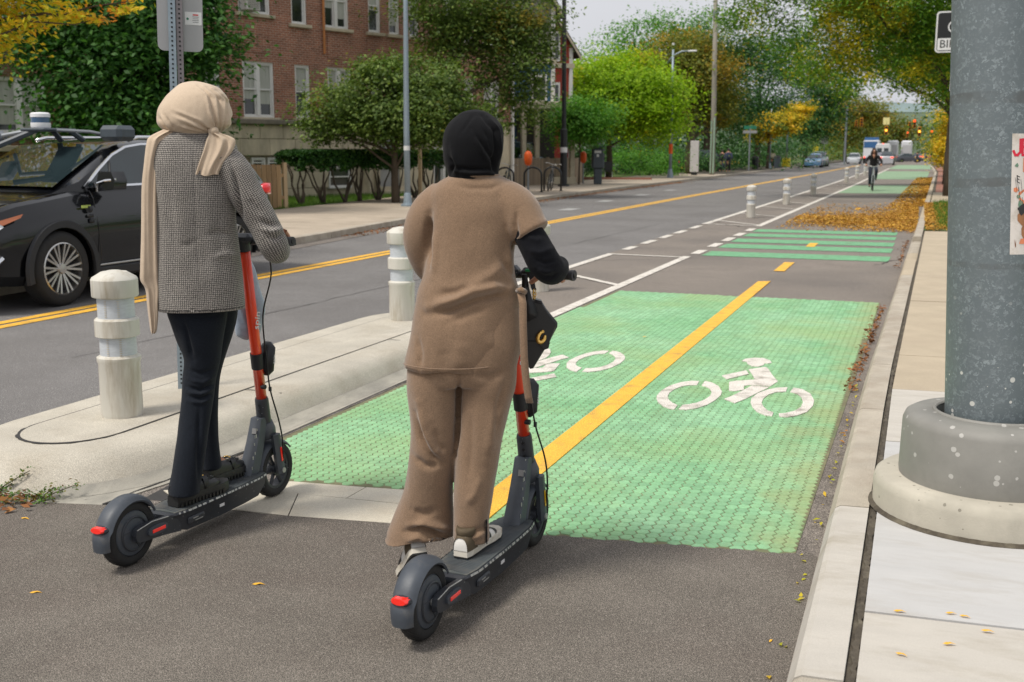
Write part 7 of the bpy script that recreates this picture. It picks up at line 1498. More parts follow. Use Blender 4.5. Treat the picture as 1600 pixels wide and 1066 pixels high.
part("hem_slit", MB().box((.022, -.085, .235), (.004, .02, .085)), m_blackc, WR)
part("waist_tie", MB().rings([[(x-.0125, v-.004, z), (x+.0125, v-.006, z), (x+.0135, v+.004, z), (x-.0115, v+.006, z)] for x, v, z in ((.140, -.085, 1.075), (.146, -.095, 1.04), (.147, -.10, .95), (.150, -.105, .86), (.155, -.105, .80), (.165, -.10, .72), (.170, -.098, .698))]), m_brown, WR, smooth=True)
part("tie_loop", MB().tube([(.130, -.08, 1.082), (.140, -.098, 1.088), (.155, -.085, 1.078)], .010, 8), m_brown, WR, smooth=True)
# trainers
def shoe(parent, base, ang, pitch=0.0, kind="trainer", L=.255, roll=0.0):
    """base: heel point on the ground, ang: heading in the parent's frame (clockwise from +v)"""
    o = bpy.data.objects.new("shoe", None); COL.objects.link(o); o.parent = parent; o.location = base; o.rotation_euler = Euler((pitch, roll, -ang), 'XYZ')
    ys = [0, .02, .06, .12, .17, .21, .24, .255]; ws = [.024, .031, .033, .034, .041, .042, .031, .010]
    ys = [y*L/.255 for y in ys]; K = L/.255
    def sect(z0, z1, gr=0):
        return [[(-(w_+gr), y, z0), (w_+gr, y, z0), (w_+gr, y, z1), (-(w_+gr), y, z1)] for y, w_ in zip(ys, ws)]
    if kind == "trainer":
        part("outsole", MB().rings(sect(.0, .006, .001)), m_shoeb, o); part("midsole", MB().rings(sect(.006, .028, .002)), m_sole, o, smooth=True, sharp=50)
        up = [(.0, .002, .026, .072), (.02, .0, .032, .088), (.05, 0, .034, .092), (.09, 0, .034, .085), (.13, 0, .037, .070), (.17, 0, .040, .056), (.21, 0, .038, .046), (.24, 0, .026, .036)]
        rr = [[(math.copysign(abs(math.cos(t))**.75, math.cos(t))*w_, y, .024+max(0, math.sin(t))**.8*(h-.024)) for t in np.linspace(-.1, math.pi+.1, 16)] for y, _, w_, h in up]
        part("upper", MB().rings(rr), m_shoew, o, smooth=True, sharp=60)
        def patch(y0, y1, t0, t1, m, nm, off=.0018):
            R2 = []
            for y in np.linspace(y0, y1, 6):
                w_ = np.interp(y, [q[0] for q in up], [q[2] for q in up])+off; h = np.interp(y, [q[0] for q in up], [q[3] for q in up])+off
                R2.append([(math.copysign(abs(math.cos(t))**.75, math.cos(t))*w_, y, .024+max(0, math.sin(t))**.8*(h-.024)) for t in np.linspace(t0, t1, 10)])
            vs = [p for q in R2 for p in q]; fs = [(i*10+k, i*10+k+1, (i+1)*10+k+1, (i+1)*10+k) for i in range(5) for k in range(9)]
            part(nm, MB().add(vs, fs), m, o, smooth=True)
        patch(-.002, .065, .02, math.pi-.02, m_olive, "heel_counter"); patch(.125, .165, .1, 1.1, m_shoeb, "side_panel"); patch(.125, .165, math.pi-1.1, math.pi-.1, m_shoeb, "side_panel"); patch(.205, .236, .15, math.pi-.15, m_shoeb, "toe_cap"); patch(.10, .20, 1.15, math.pi-1.15, m_shoeb, "tongue")
        part("collar", MB().rings([ring((0, .045, z), a, a*1.25, 18) for z, a in ((.07, .031), (.092, .034), (.105, .031), (.10, .026))]), m_olive, o, smooth=True)
        for k in range(5): part("lace", MB().tube([(-.018, .115+k*.017, .083-k*.0065), (0, .118+k*.017, .088-k*.0065), (.018, .115+k*.017, .083-k*.0065)], .0025, 6), m_lace, o)
        part("lace", MB().tube([(.028, .10, .075), (.040, .105, .055), (.041, .11, .02)], .0022, 6), m_lace, o)
    else:
        part("sole", MB().rings([[(-(w_+.003), y, .0), (w_+.003, y, .0), (w_+.006, y, .016), (w_+.002, y, .040), (-(w_+.002), y, .040), (-(w_+.006), y, .016)] for y, w_ in zip(ys, ws)]), m_shoeb, o, smooth=True, sharp=40)
        lug = MB()
        for k in range(13):
            y = .015+k*.018; w_ = float(np.interp(y, ys, ws)); lug.box((w_+.006, y, .008), (.008, .009, .016)); lug.box((-w_-.006, y, .008), (.008, .009, .016))
        part("lugs", lug, m_shoeb, o, kind="stuff")
        up = [(.0, .022, .085), (.03, .031, .098), (.08, .033, .098), (.12, .035, .088), (.16, .040, .078), (.20, .041, .070), (.235, .030, .058), (.25, .012, .046)]
        rr = [[(math.copysign(abs(math.cos(t))**.7, math.cos(t))*w_, y, .038+max(0, math.sin(t))**.7*(h-.038)) for t in np.linspace(-.05, math.pi+.05, 18)] for y, w_, h in up]
        part("upper", MB().rings(rr), m_leather, o, smooth=True, sharp=60)
        part("apron_seam", MB().tube([(.026*math.cos(t), .165+.055*math.sin(t), .080-.012*max(0, math.sin(t))) for t in np.linspace(-.4, math.pi+.4, 14)], .0028, 6), m_leather, o, smooth=True)
        part("strap", MB().rings([[(math.copysign(abs(math.cos(t))**.7, math.cos(t))*.0385, y, .040+max(0, math.sin(t))**.7*.053) for t in np.linspace(0, math.pi, 14)] for y in (.138, .144, .158, .164)], cap=False), m_leather, o, smooth=True)
        bit = MB()
        for k in range(7): t = .45+k*(math.pi-.9)/6; bit.lathe([(.0065*math.cos(q), .0065*math.sin(q)*.6) for q in np.linspace(-1.5, 1.5, 5)], (math.cos(t)*.033, .152, .044+math.sin(t)*.050), n=8)
        part("horse_bit", bit, m_gold, o, smooth=True)
    return o
shoe(WR, (-.070, -.135, .156), R_(26), 0, "trainer", .290)
shoe(WR, (-.215, -.035, .135), R_(-20), R_(-42), "trainer", .255)
# handbag, hanging from the right hand
HBG = thing("handbag", "small black leather flap handbag with a gold curved clasp, hanging from the right handlebar", "handbag", (-1.40, 3.45, .0095), R_(22.087))
def slab(poly, v0, v1): return MB().extr(poly, v0, v1, lambda p, q, t: (p, t, q))
out_ = [(.187, 1.017), (.201, 1.026), (.222, 1.020), (.241, .987), (.279, .941), (.278, .927), (.247, .868), (.193, .777), (.181, .775), (.150, .82), (.140, .93)]
def bev_slab(poly, v0, v1, b=.006):
    c = np.mean(poly, axis=0); P = [tuple(np.array(p)+(c-np.array(p))/max(1e-6, np.linalg.norm(c-np.array(p)))*b) for p in poly]
    return MB().rings([[(x, v, z) for x, z in Q] for Q, v in ((P, v0), (poly, v0+b), (poly, v1-b), (P, v1))])
part("body", bev_slab(out_, .105, .165), m_leather, HBG, smooth=True, sharp=35)
part("flap", bev_slab([(.165, 1.005), (.195, 1.020), (.222, 1.016), (.242, .985), (.276, .940), (.249, .872), (.244, .852), (.230, .846), (.205, .878), (.152, .880)], .092, .106, .004), m_leather, HBG, smooth=True, sharp=35)
part("piping", MB().tube([(.152, .100, .882), (.205, .094, .880), (.230, .094, .848), (.244, .094, .854), (.249, .094, .874)], .0025, 6), m_leather, HBG, smooth=True)
pts = [(.220+.0165*math.cos(t)*.75+.004*math.sin(t), .084, .895+.0185*math.sin(t)) for t in np.linspace(R_(75), R_(385), 22)]
part("clasp", MB().tube(pts, [.0042+.0042*abs(math.sin(math.pi*k/21))**.6 for k in range(22)], 10), m_gold, HBG, smooth=True)
part("clasp_mount", MB().lathe([(.0055, -.004), (.0055, .004)], (.2245, .086, .915), n=10, axis='y'), m_gold, HBG)
part("wrist_strap", MB().rings([[(x-.009, v, z), (x+.009, v, z), (x+.009, v+.004, z), (x-.009, v+.004, z)] for x, v, z in ((.184, .125, 1.125), (.186, .122, 1.10), (.192, .118, 1.068), (.195, .117, 1.060))]), m_leather, HBG)
mb = MB()
for k, (z, s) in enumerate(((1.056, 1), (1.044, .8), (1.033, .9))):
    mb.tube([(.196+.007*s*math.cos(t)*(1 if k % 2 else .5), .119+.004*math.cos(t)*(0 if k % 2 else 1), z+.008*s*math.sin(t)) for t in np.linspace(0, 6.28, 12)], .0022, 6)
part("gold_link", mb, m_gold, HBG, smooth=True)
part("side_strap", MB().rings([[(a, .150, z), (b, .145, z), (b, .158, z), (a, .163, z)] for a, b, z in ((.150, .168, 1.12), (.150, .176, 1.07), (.150, .190, 1.02), (.150, .206, .985), (.150, .203, .967), (.150, .170, .952))]).xf(Matrix.Translation((0, -.07, 0))), m_leather, HBG, smooth=True)
m_grn = mat("green_button", (.01, .28, .10), .4); o = part("phone_holder", MB().box((.168, .165, 1.135), (.05, .03, .05), bev=.015), m_plast, SCR); bpy.data.objects.remove(o)
part("thumb_throttle", MB().box((.085, .66, 1.122), (.040, .035, .032), bev=.012), m_plast, SCR); part("throttle_button", MB().box((.098, .640, 1.130), (.022, .008, .010), bev=.002), m_grn, SCR)

# ---------------------------------------------------------------- woman in the checked coat
WL = person_frame("woman in a beige hijab and checked grey coat riding the scooter beside the island", (-2.71, 3.55, .0095), R_(37.357))
aF = R_(40.4); g_ = Vector((math.sin(aF), math.cos(aF), 0)); s_ = Vector((math.cos(aF), -math.sin(aF), 0))
bar = Vector((.227, .213, 1.180))+s_*.040; barR = bar+s_*.200-g_*.036+Vector((0, 0, .01)); barL = bar-s_*.195-g_*.034+Vector((0, 0, .01))
J = dict(pelvis=(.07, .02, .93), waist=(.07, .02, 1.13), chest=(.07, .01, 1.38), neck=(.085, .02, 1.56), chin=(.09, .03, 1.62), head=(.085, .03, 1.695), crown=(.085, .02, 1.765), face=(.085+g_.x*.05, .03+g_.y*.05, 1.68), nose=(.085+g_.x*.113, .03+g_.y*.113, 1.675),
         shL=(-.03, .13, 1.50), elL=(.0, .23, 1.24), wrL=tuple(barL-g_*.056+Vector((0, 0, .034))), shR=(.18, -.08, 1.50), elR=(.345, -.10, 1.205), wrR=tuple(barR-g_*.056+Vector((-.01, 0, .034))),
         hipL=(.10, .08, .87), knL=(.085, .15, .55), anL=(.085, .168, .27), toL=(.160, .258, .195), hipR=(.062, -.01, .87), knR=(.045, -.02, .55), anR=(-.045, -.068, .25), toR=(.025, .022, .195))
n_, e_ = body_graph(J, g_, s_, hand_nodes(barL, -s_, g_, J['wrL']), hand_nodes(barR, s_, g_, J['wrR']))
bd = skin("body", n_, e_, m_skin, WL); face_parts(J, g_, s_, bd)
hj = [(1.812, .086, .02, .012, .012), (1.805, .087, .02, .048, .05), (1.791, .096, .02, .080, .082), (1.771, .094, .018, .102, .105), (1.752, .091, .016, .118, .120), (1.711, .083, .012, .137, .135), (1.667, .079, .008, .141, .138), (1.645, .077, .006, .134, .132), (1.628, .077, .004, .118, .118), (1.612, .078, .004, .094, .098), (1.595, .08, .004, .082, .09)]
def hij_post2(V, Nn):
    d = (V[:, 0]-.085)*g_.x+(V[:, 1]-.02)*g_.y; lat = (V[:, 0]-.085)*s_.x+(V[:, 1]-.02)*s_.y
    m_ = np.clip(1.25-np.sqrt((lat/.055)**2+((V[:, 2]-1.68)/.07)**2), 0, 1)*(d > .02); V[:, 0] -= g_.x*m_*.07; V[:, 1] -= g_.y*m_*.07; return V
fl = []
for k in range(9):       # gathers running down to the knot at the right
    x0 = .085+.016*k; fl.append(([(x0, 1.797-.0035*k-.004*max(0, k-4)), (x0+.040+.001*k, 1.755-.004*k), (x0+.050-.002*k, 1.69), (.150+.0075*k, 1.645), (.140+.007*k, 1.615)], .0045, (-.0055 if k % 2 else .0045)))
for k in range(5): fl.append(([(.02+.02*k, 1.640+.004*k), (.07+.018*k, 1.628), (.12+.010*k, 1.618)], .0045, (-.005 if k % 2 else .004)))
for k in range(3): fl.append(([(.00, 1.675+.014*k), (.06, 1.652+.012*k), (.12, 1.633+.008*k)], .006, (-.0025 if k % 2 else .0025)))
fl += [([(-.055, 1.68), (-.04, 1.65), (-.02, 1.625)], .005, -.005), ([(-.045, 1.69), (-.028, 1.65), (-.005, 1.622)], .005, .004), ([(-.03, 1.68), (-.01, 1.645), (.01, 1.622)], .005, -.004)]
garment("hijab", [loft(hj, 2.2)], m_beige, WL, .0048, 3, seed=21, rough_amp=.0012, rough_f=12, post=hij_post2, folds=fl)
# coat
ct = [(1.618, .072, .0, .085, .085), (1.606, .075, .0, .112, .096), (1.589, .079, .0, .140, .106), (1.555, .078, 0, .160, .118), (1.493, .070, 0, .165, .130), (1.40, .069, 0, .160, .138), (1.315, .068, 0, .156, .136), (1.227, .068, 0, .157, .134), (1.136, .071, 0, .163, .138), (1.047, .072, 0, .167, .143), (.935, .073, 0, .170, .146)]
armR = limb([(.145, -.05, 1.535), (.205, -.075, 1.480), (.258, -.088, 1.385), (.315, -.095, 1.275), (.350, -.100, 1.195), (.368, -.082, 1.160), (.385, -.050, 1.172)], [.060, .067, .064, .061, .060, .054, .044])
armL = limb([(-.01, .08, 1.52), (-.05, .13, 1.44), (-.04, .20, 1.30), (.0, .23, 1.22), (.08, .22, 1.20), (.10, .20, 1.20)], [.070, .066, .060, .060, .05, .046])
def ct_post(V, Nn):
    low = V[:, 2] < .945; V[low, 2] = .930+(V[low, 2]-.93)*.25; return V
ax0, ax1 = np.array([.215, -.08, 1.475]), np.array([.345, -.06, 1.212])
def weave(V):
    ang = np.arctan2(V[:, 0]-.07, -(V[:, 1])+.0); W0 = np.stack([ang*.155, V[:, 2], V[:, 1]*0], 1)
    d = (ax1-ax0); L = np.linalg.norm(d); d = d/L; t = (V-ax0) @ d; P = ax0+t[:, None]*d; rr_ = np.linalg.norm(V-P, axis=1)
    side = np.cross(d, np.array([0, 1, 0.])); side /= np.linalg.norm(side); oth = np.cross(d, side); a2 = np.arctan2((V-P) @ side, (V-P) @ oth)
    Wa = np.stack([a2*.062, t, t*0], 1); return (W0, Wa)
CF = [
    ([(.072, 1.59), (.066, 1.4), (.066, 1.2), (.068, .95)], .0028, -.0035), ([(.205, 1.50), (.222, 1.42), (.232, 1.33), (.236, 1.25)], .008, -.012), ([(-.03, 1.45), (-.02, 1.25), (-.03, 1.0)], .02, -.003), ([(.155, 1.35), (.15, 1.2), (.16, 1.0)], .02, -.003),
    ([(.30, 1.29), (.33, 1.27), (.37, 1.265)], .010, -.008), ([(.30, 1.255), (.34, 1.24), (.385, 1.245)], .009, .006), ([(.33, 1.215), (.37, 1.215), (.40, 1.235)], .009, -.007), ([(.26, 1.37), (.29, 1.33), (.31, 1.30)], .010, -.004), ([(.10, 1.23), (.15, 1.24), (.20, 1.22)], .014, -.004), ([(.12, 1.14), (.17, 1.155), (.22, 1.14)], .012, .004), ([(0, 1.2), (.03, 1.19), (.06, 1.21)], .012, -.003)]
garment("coat", [loft(ct, 2.5), armL], m_tweed, WL, .006, 5, seed=31, rough_amp=.0018, rough_f=8, post=ct_post, weave=lambda V: weave(V)[0], folds=CF)
garment("coat_sleeve", [armR], m_tweed, WL, .0055, 3, seed=33, rough_amp=.0018, rough_f=12, weave=lambda V: weave(V)[1], folds=CF)
part("collar", MB().rings([ring((.075, .002, z), a, a*.95, 36) for z, a in ((1.600, .098), (1.618, .094), (1.628, .090), (1.626, .084), (1.60, .084))], cap=False), m_blackc, WL, smooth=True)
# trousers
lR = loft([(1.02, .06, 0, .12, .10), (.93, .055, -.005, .118, .10), (.870, .060, -.01, .106, .098), (.800, .062, -.01, .088, .092), (.73, .066, -.008, .072, .082), (.644, .050, -.010, .066, .074), (.57, .040, -.025, .064, .071), (.48, .024, -.040, .062, .073), (.394, .008, -.055, .060, .076), (.28, -.015, -.066, .060, .080), (.215, -.030, -.070, .062, .084), (.200, -.030, -.070, .0625, .085)], 2.2)
lL = loft([(1.0, .10, .06, .11, .10), (.90, .118, .09, .097, .090), (.80, .120, .12, .072, .080), (.70, .105, .14, .054, .068), (.60, .088, .15, .046, .060), (.50, .082, .155, .043, .060), (.42, .079, .16, .042, .062), (.304, .079, .165, .044, .066), (.240, .081, .17, .046, .070), (.226, .081, .17, .046, .070)], 2.2)
garment("trousers", [lR, lL], m_jean, WL, .0055, 3, seed=41, rough_amp=.0012, rough_f=14, folds=[
    ([(-.0, .63), (.05, .615), (.105, .632)], .007, -.007), ([(0, .612), (.05, .600), (.105, .615)], .007, .005), ([(-.0, .595), (.05, .583), (.10, .598)], .006, -.006), ([(.0, .575), (.05, .566), (.10, .58)], .006, .004), ([(.01, .66), (.06, .645), (.11, .665)], .008, .004), ([(.005, .70), (.06, .68), (.12, .70)], .008, -.004),
    ([(.045, .56), (.035, .40), (.030, .22)], .010, -.006), ([(.0, .9), (.015, .82), (.03, .74)], .008, -.007), ([(.03, .91), (.08, .903), (.15, .915)], .006, -.004)])
shoe(WL, (-.075, -.108, .156), R_(46), 0, "loafer", .295)
shoe(WL, (.055, .125, .156), R_(40), 0, "loafer", .262)
# scarf ends
def cloth_strip(name, rows, parent, m, seed=0, waves=3, amp=.004, th=.004, n=26):
    """rows: (z, u, v, half width) of a hanging piece of thin cloth with soft pleats"""
    g = random.Random(seed); ph = [g.uniform(0, 6.28) for _ in range(3)]; R1 = interp_rows(rows, 6); vs = []; fs = []; K = 2*n
    rr = []
    for i, r in enumerate(R1):
        z, u_, v_, hw_ = r; front = []; back = []
        for k in range(n):
            s = -1+2*k/(n-1); dep = amp*math.sin(s*waves*math.pi+ph[0]+i*.03)+amp*.6*math.sin(s*waves*1.7*math.pi+ph[1]-i*.05)+.010*(s*s)
            edge = 1-.9*max(0, abs(s)-.9)/.1
            front.append((u_+s*hw_, v_+dep-th*edge, z+.003*math.sin(s*4+ph[2]))); back.append((u_+s*hw_, v_+dep+th*edge, z+.003*math.sin(s*4+ph[2])))
        rr.append(front+back[::-1])
    return part(name, MB().rings(rr), m, parent, smooth=True, sharp=70)
HJ = [o for o in WL.children if o.name.startswith("hijab")][0]
cloth_strip("scarf_end", [(1.628, .0, -.06, .034), (1.60, -.050, -.070, .036), (1.571, -.066, -.075, .034), (1.495, -.086, -.080, .027), (1.404, -.098, -.08, .028), (1.235, -.108, -.08, .029), (1.10, -.115, -.075, .033), (1.055, -.116, -.07, .034), (1.02, -.108, -.07, .026), (.963, -.110, -.07, .021), (.913, -.110, -.07, .018), (.862, -.112, -.07, .012), (.848, -.115, -.07, .005)], HJ, m_beige, 2, 1.6, .0045)
cloth_strip("scarf_end", [(1.628, .138, -.098, .016), (1.613, .152, -.112, .024), (1.602, .166, -.118, .040), (1.585, .172, -.125, .054), (1.548, .160, -.132, .054), (1.505, .135, -.138, .046), (1.481, .123, -.140, .043), (1.461, .115, -.140, .042), (1.457, .115, -.140, .042)], HJ, m_beige, 5, 2.0, .0055, .0035)
garment("knot", [MB().lathe([(.004, -.02), (.020, -.012), (.024, 0), (.020, .012), (.004, .02)], (.145, -.098, 1.622), n=16)], m_beige, HJ, .004, 2)
# carrier bag on the farther scooter
BG = thing("cloth_bag", "pale grey blue bag bulging out behind the red stem of the farther scooter", "bag", (-2.71, 3.55, .0095), R_(37.357))
m_bag = cloth_mat("pale_bag", (.36, .42, .50), .8, fine=120, amp=.06, bmp=.2, var=.2)
garment("body", [MB().rings([[(u_+.018+a*(hw_)*math.cos(t), .345+.05*b_*math.sin(t), z) for t in np.linspace(0, 2*math.pi, 24, endpoint=False) for a in (1,)] for z, u_, hw_, b_ in ((1.10, .255, .012, .4), (1.05, .262, .026, .7), (.977, .262, .042, 1), (.90, .262, .066, 1.2), (.86, .262, .068, 1.2), (.80, .255, .064, 1.1), (.76, .252, .055, .8), (.735, .262, .030, .4))])], m_bag, BG, .006, 5, seed=50, rough_amp=.003, rough_f=16, folds=[([(.25, 1.06), (.27, .97), (.30, .89)], .008, -.006), ([(.24, 1.0), (.24, .9), (.26, .8)], .01, .006)])
part("handle", MB().tube([(.273, .345, 1.09), (.262, .29, 1.15), (.25, .23, 1.19)], .006, 8), m_bag, BG, smooth=True)

# ---------------------------------------------------------------- the cyclist coming towards us
BC = thing("bicycle", "pale grey city bicycle ridden by the oncoming woman, front wheel towards the camera", "bicycle", (-1.86, 48.2, .010), R_(184))
def bike(T, m, s=1.0):
    for y, nm in ((0, ""), (1.03, "")):
        o = bpy.data.objects.new("wheel", None); COL.objects.link(o); o.parent = T; o.location = (0, y, .33)
        part("tyre", MB().lathe([(.305+.022*math.cos(t), .022*math.sin(t)) for t in np.linspace(0, 6.283, 9)], n=36, axis='x', cap=False), m_tyre, o, smooth=True)
        sp = MB()
        for k in range(14): a = 2*math.pi*k/14; sp.tube([(0, 0, 0), (0, .30*math.cos(a), .30*math.sin(a))], .0018, 4)
        sp.cyl((0, 0, 0), .025, .08, 10, axis='x'); part("spokes", sp, m_alloy, o)
    fr = MB()
    for a, b, r in (((0, .43, .30), (0, .27, .82), .017), ((0, .43, .30), (0, .86, .80), .022), ((0, .30, .74), (0, .85, .86), .017)): fr.tube([a, b], r, 8)
    for s_ in (-1, 1): fr.tube([(s_*.055, 0, .33), (s_*.03, .43, .30)], .010, 6); fr.tube([(s_*.055, 0, .33), (s_*.02, .30, .76)], .009, 6)
    part("frame", fr, m, T)
    fk = MB()
    for s_ in (-1, 1): fk.tube([(s_*.055, 1.03, .33), (s_*.05, .93, .62), (0, .89, .72)], .013, 6)
    fk.tube([(0, .90, .70), (0, .84, .98)], .017, 8); part("fork", fk, m, T)
    part("handlebar", MB().tube([(-.30, .68, 1.02), (-.22, .80, 1.04), (-.06, .86, .99), (.06, .86, .99), (.22, .80, 1.04), (.30, .68, 1.02)], .013, 8), m_alloy, T, smooth=True)
    part("saddle", MB().rings([[(-w_, y, z-.02), (w_, y, z-.02), (w_*.7, y, z+.015), (-w_*.7, y, z+.015)] for y, w_, z in ((.14, .08, .92), (.24, .07, .93), (.36, .02, .92), (.42, .012, .91))]), m_blacks, T); part("seat_post", MB().tube([(0, .27, .80), (0, .25, .91)], .013, 8), m_alloy, T)
    cr = MB().cyl((.05, .43, .30), .085, .006, 18, axis='x').tube([(.06, .43, .30), (.06, .50, .16)], .009, 6).tube([(-.06, .43, .30), (-.06, .36, .44)], .009, 6); part("crank", cr, m_alloy, T)
    part("pedal", MB().box((.11, .50, .16), (.09, .07, .02)), m_blacks, T); part("pedal", MB().box((-.11, .36, .44), (.09, .07, .02)), m_blacks, T)
bike(BC, mat("bike_grey", (.34, .38, .40), .4, coat=.5))
for lb, loc, rz, cc in (("parked bicycle leaning in the hoop nearest the orange meter", (-13.0, 38.9, .126), R_(12), (.02, .02, .022)), ("parked dark bicycle at the hoop partly behind the black hijab", (-13.8, 36.2, .126), R_(10), (.03, .04, .03))):
    T_ = thing("bicycle", lb, "bicycle", loc, 0, rot=Euler((0, R_(7), rz))); bike(T_, mat("bike_dark", cc, .4, coat=.5))
CY = person_frame("woman with long dark hair and a black top cycling towards the camera", (-1.86, 48.2, .010), R_(184))
Jc = dict(pelvis=(0, .24, .98), waist=(0, .30, 1.16), chest=(0, .34, 1.34), neck=(0, .38, 1.50), chin=(0, .41, 1.545), head=(0, .41, 1.63), crown=(0, .39, 1.70), face=(0, .46, 1.615), nose=(0, .515, 1.615),
          shL=(-.17, .36, 1.42), elL=(-.30, .50, 1.20), wrL=(-.29, .67, 1.07), shR=(.17, .36, 1.42), elR=(.30, .50, 1.20), wrR=(.29, .67, 1.07), hipL=(-.09, .26, .95), knL=(-.12, .62, .82), anL=(-.11, .38, .50), toL=(-.12, .50, .47), hipR=(.09, .26, .95), knR=(.12, .60, .62), anR=(.11, .46, .24), toR=(.12, .60, .19))
Fy, Rx = Vector((0, 1, 0)), Vector((1, 0, 0))
n_, e_ = body_graph(Jc, Fy, Rx, hand_nodes((-.29, .70, 1.03), -Rx, Fy, None), hand_nodes((.29, .70, 1.03), Rx, Fy, None)); bd = skin("body", n_, e_, m_skin, CY); face_parts(Jc, Fy, Rx, bd)
m_topb = cloth_mat("black_top", (.012, .011, .012)); m_jc = cloth_mat("cyclist_jeans", (.02, .026, .04))
garment("top", [loft([(1.47, 0, .37, .08, .07), (1.43, 0, .36, .17, .09), (1.34, 0, .34, .17, .12), (1.2, 0, .31, .145, .11), (1.08, 0, .28, .155, .12), (.98, 0, .25, .17, .13)], 2.2), limb([(.15, .36, 1.41), (.30, .50, 1.20), (.29, .65, 1.085)], [.065, .055, .042]), limb([(-.15, .36, 1.41), (-.30, .50, 1.20), (-.29, .65, 1.085)], [.065, .055, .042])], m_topb, CY, .012, 3)
part("neckline", MB().rings([[(a, y, z) for a, y, z in ((-w_, .435+.02, z_), (0, .455+.02, z_-.0), (w_, .435+.02, z_), (0, .42, z_))] for w_, z_ in ((.055, 1.47), (.05, 1.42), (.03, 1.36), (.008, 1.31))]), m_skin, CY, smooth=True)
garment("trousers", [loft([(1.03, 0, .25, .14, .11), (.95, 0, .25, .17, .13), (.89, 0, .27, .16, .12)], 2.2), limb([(.09, .28, .93), (.12, .60, .63), (.11, .47, .28)], [.095, .072, .062]), limb([(-.09, .28, .93), (-.12, .62, .83), (-.11, .40, .54)], [.095, .072, .062])], m_jc, CY, .012, 3)
m_hair = mat("dark_hair", (.022, .012, .009), .55, var=.4, vs=60, stretch=(8, 8, .6), bmp=.5, bs=80)
garment("hair", [MB().rings([ring((0, v, z), a, b) for z, v, a, b in ((1.745, .385, .02, .02), (1.73, .385, .06, .07), (1.68, .38, .085, .09), (1.60, .365, .092, .085), (1.50, .35, .105, .07), (1.38, .35, .12, .06), (1.28, .34, .10, .05), (1.22, .34, .05, .03))]), limb([(.085, .40, 1.62), (.105, .43, 1.5), (.10, .45, 1.36)], [.03, .035, .02]), limb([(-.085, .40, 1.62), (-.105, .43, 1.5), (-.10, .45, 1.36)], [.03, .035, .02])], m_hair, CY, .010, 2, rough_amp=.003)
for s_ in (1, -1):
    y, z = ((.46, .17) if s_ > 0 else (.38, .45)); part("shoe", MB().rings([[(s_*.115-w_, y+q, z-.01), (s_*.115+w_, y+q, z-.01), (s_*.115+w_*.7, y+q, z+h_), (s_*.115-w_*.7, y+q, z+h_)] for q, w_, h_ in ((-.06, .03, .09), (0, .036, .09), (.1, .042, .05), (.19, .02, .02))]), m_shoeb, CY, smooth=True)
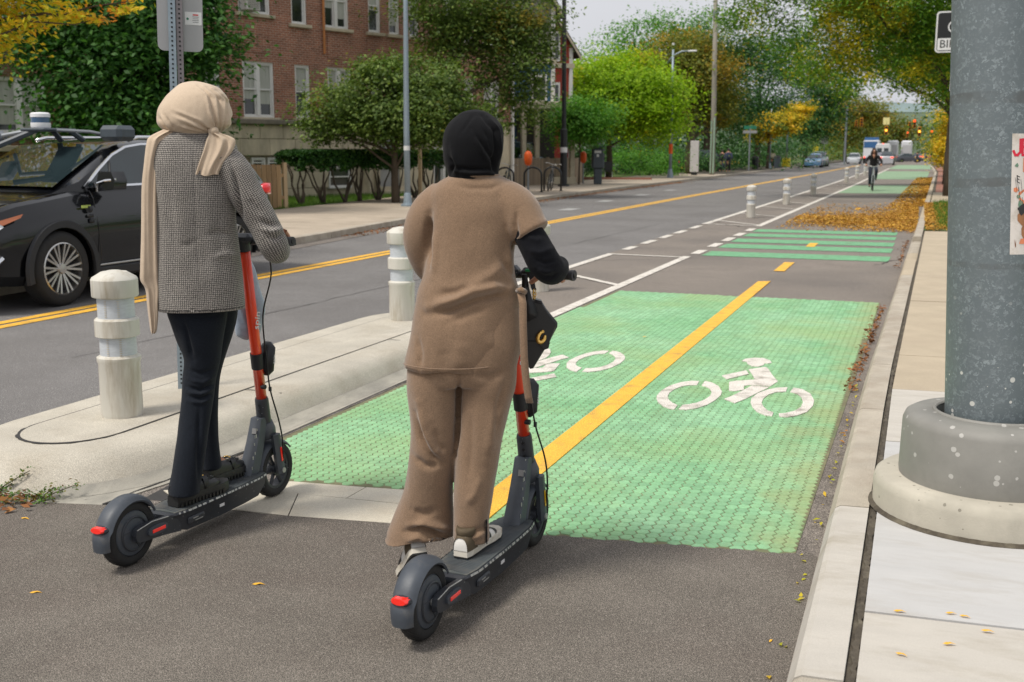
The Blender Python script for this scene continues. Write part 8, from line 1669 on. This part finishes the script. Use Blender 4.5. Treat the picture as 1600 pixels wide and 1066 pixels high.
# people far off on the sidewalk and crossing
def far_person(label, loc, rz, top, leg, hgt=1.7, hair=m_hair, sk=m_skin):
    T = person_frame(label, loc, rz, "distant people on foot"); k = hgt/1.7
    N_ = [((0, 0, .92*k), .13), ((0, 0, 1.2*k), .13), ((0, 0, 1.38*k), .13), ((0, 0, 1.5*k), .05), ((0, 0, 1.6*k), .085), ((.2, 0, 1.36*k), .05), ((.26, .02, 1.1*k), .04), ((.24, .1, .88*k), .035), ((-.2, 0, 1.36*k), .05), ((-.26, .02, 1.1*k), .04), ((-.24, .1, .88*k), .035), ((.1, .03, .5*k), .065), ((.11, 0, .09), .045), ((.11, .14, .05), .04), ((-.1, -.05, .5*k), .065), ((-.11, -.12, .10), .045), ((-.11, .0, .05), .04)]
    skin("body", [(p, (r_, r_)) for p, r_ in N_], [(0, 1), (1, 2), (2, 3), (3, 4), (2, 5), (5, 6), (6, 7), (2, 8), (8, 9), (9, 10), (0, 11), (11, 12), (12, 13), (0, 14), (14, 15), (15, 16)], sk, T, sub=1)
    part("top", MB().rings([ring((0, 0, z*k), a, b, 14) for z, a, b in ((.88, .19, .14), (1.1, .165, .13), (1.36, .21, .13), (1.44, .12, .09))]).add(MB().tube([(.2, 0, 1.38*k), (.27, .02, 1.1*k), (.25, .1, .92*k)], [.065, .055, .048], 8).v, MB().tube([(0, 0, 0), (0, 0, 1), (0, 0, 2)], 1, 8).f).add(MB().tube([(-.2, 0, 1.38*k), (-.27, .02, 1.1*k), (-.25, .1, .92*k)], [.065, .055, .048], 8).v, MB().tube([(0, 0, 0), (0, 0, 1), (0, 0, 2)], 1, 8).f), top, T, smooth=True)
    part("trousers", MB().rings([ring((0, 0, z*k), a, b, 14) for z, a, b in ((.92, .18, .14), (.80, .17, .13))]).add(MB().tube([(.09, 0, .85*k), (.1, .03, .5*k), (.11, 0, .12)], [.10, .08, .07], 8).v, MB().tube([(0, 0, 0), (0, 0, 1), (0, 0, 2)], 1, 8).f).add(MB().tube([(-.09, 0, .85*k), (-.1, -.05, .5*k), (-.11, -.12, .12)], [.10, .08, .07], 8).v, MB().tube([(0, 0, 0), (0, 0, 1), (0, 0, 2)], 1, 8).f), leg, T, smooth=True)
    part("hair", MB().lathe([(.02, 1.73*k), (.085, 1.68*k), (.10, 1.6*k), (.085, 1.54*k)], (0, -.02, 0), n=12), hair, T, smooth=True); return T
m_c1 = cloth_mat("far_navy", (.03, .04, .08)); m_c2 = cloth_mat("far_black", (.015, .015, .017)); m_c3 = cloth_mat("far_cream", (.5, .45, .33))
far_person("pedestrian in dark clothes right of the dark parked SUV, beyond the utility pole", (-13.7, 84, .12), R_(190), m_c1, m_c2, 1.75)
far_person("second pedestrian in navy, close beside the other by the dark parked SUV", (-14.5, 86, .12), R_(150), m_c2, m_c1, 1.65)
far_person("pedestrian with a cream top on the sidewalk beyond the dark bins", (-13.9, 112, .12), R_(180), m_c3, m_c2, 1.7)
far_person("tiny pedestrian in dark clothes crossing at the far green crossing, left one", (-.6, 178, .01), R_(90), m_c2, m_c2, 1.7)
far_person("tiny pedestrian at the far green crossing, right one", (.7, 182, .01), R_(-90), m_c1, m_c2, 1.65)
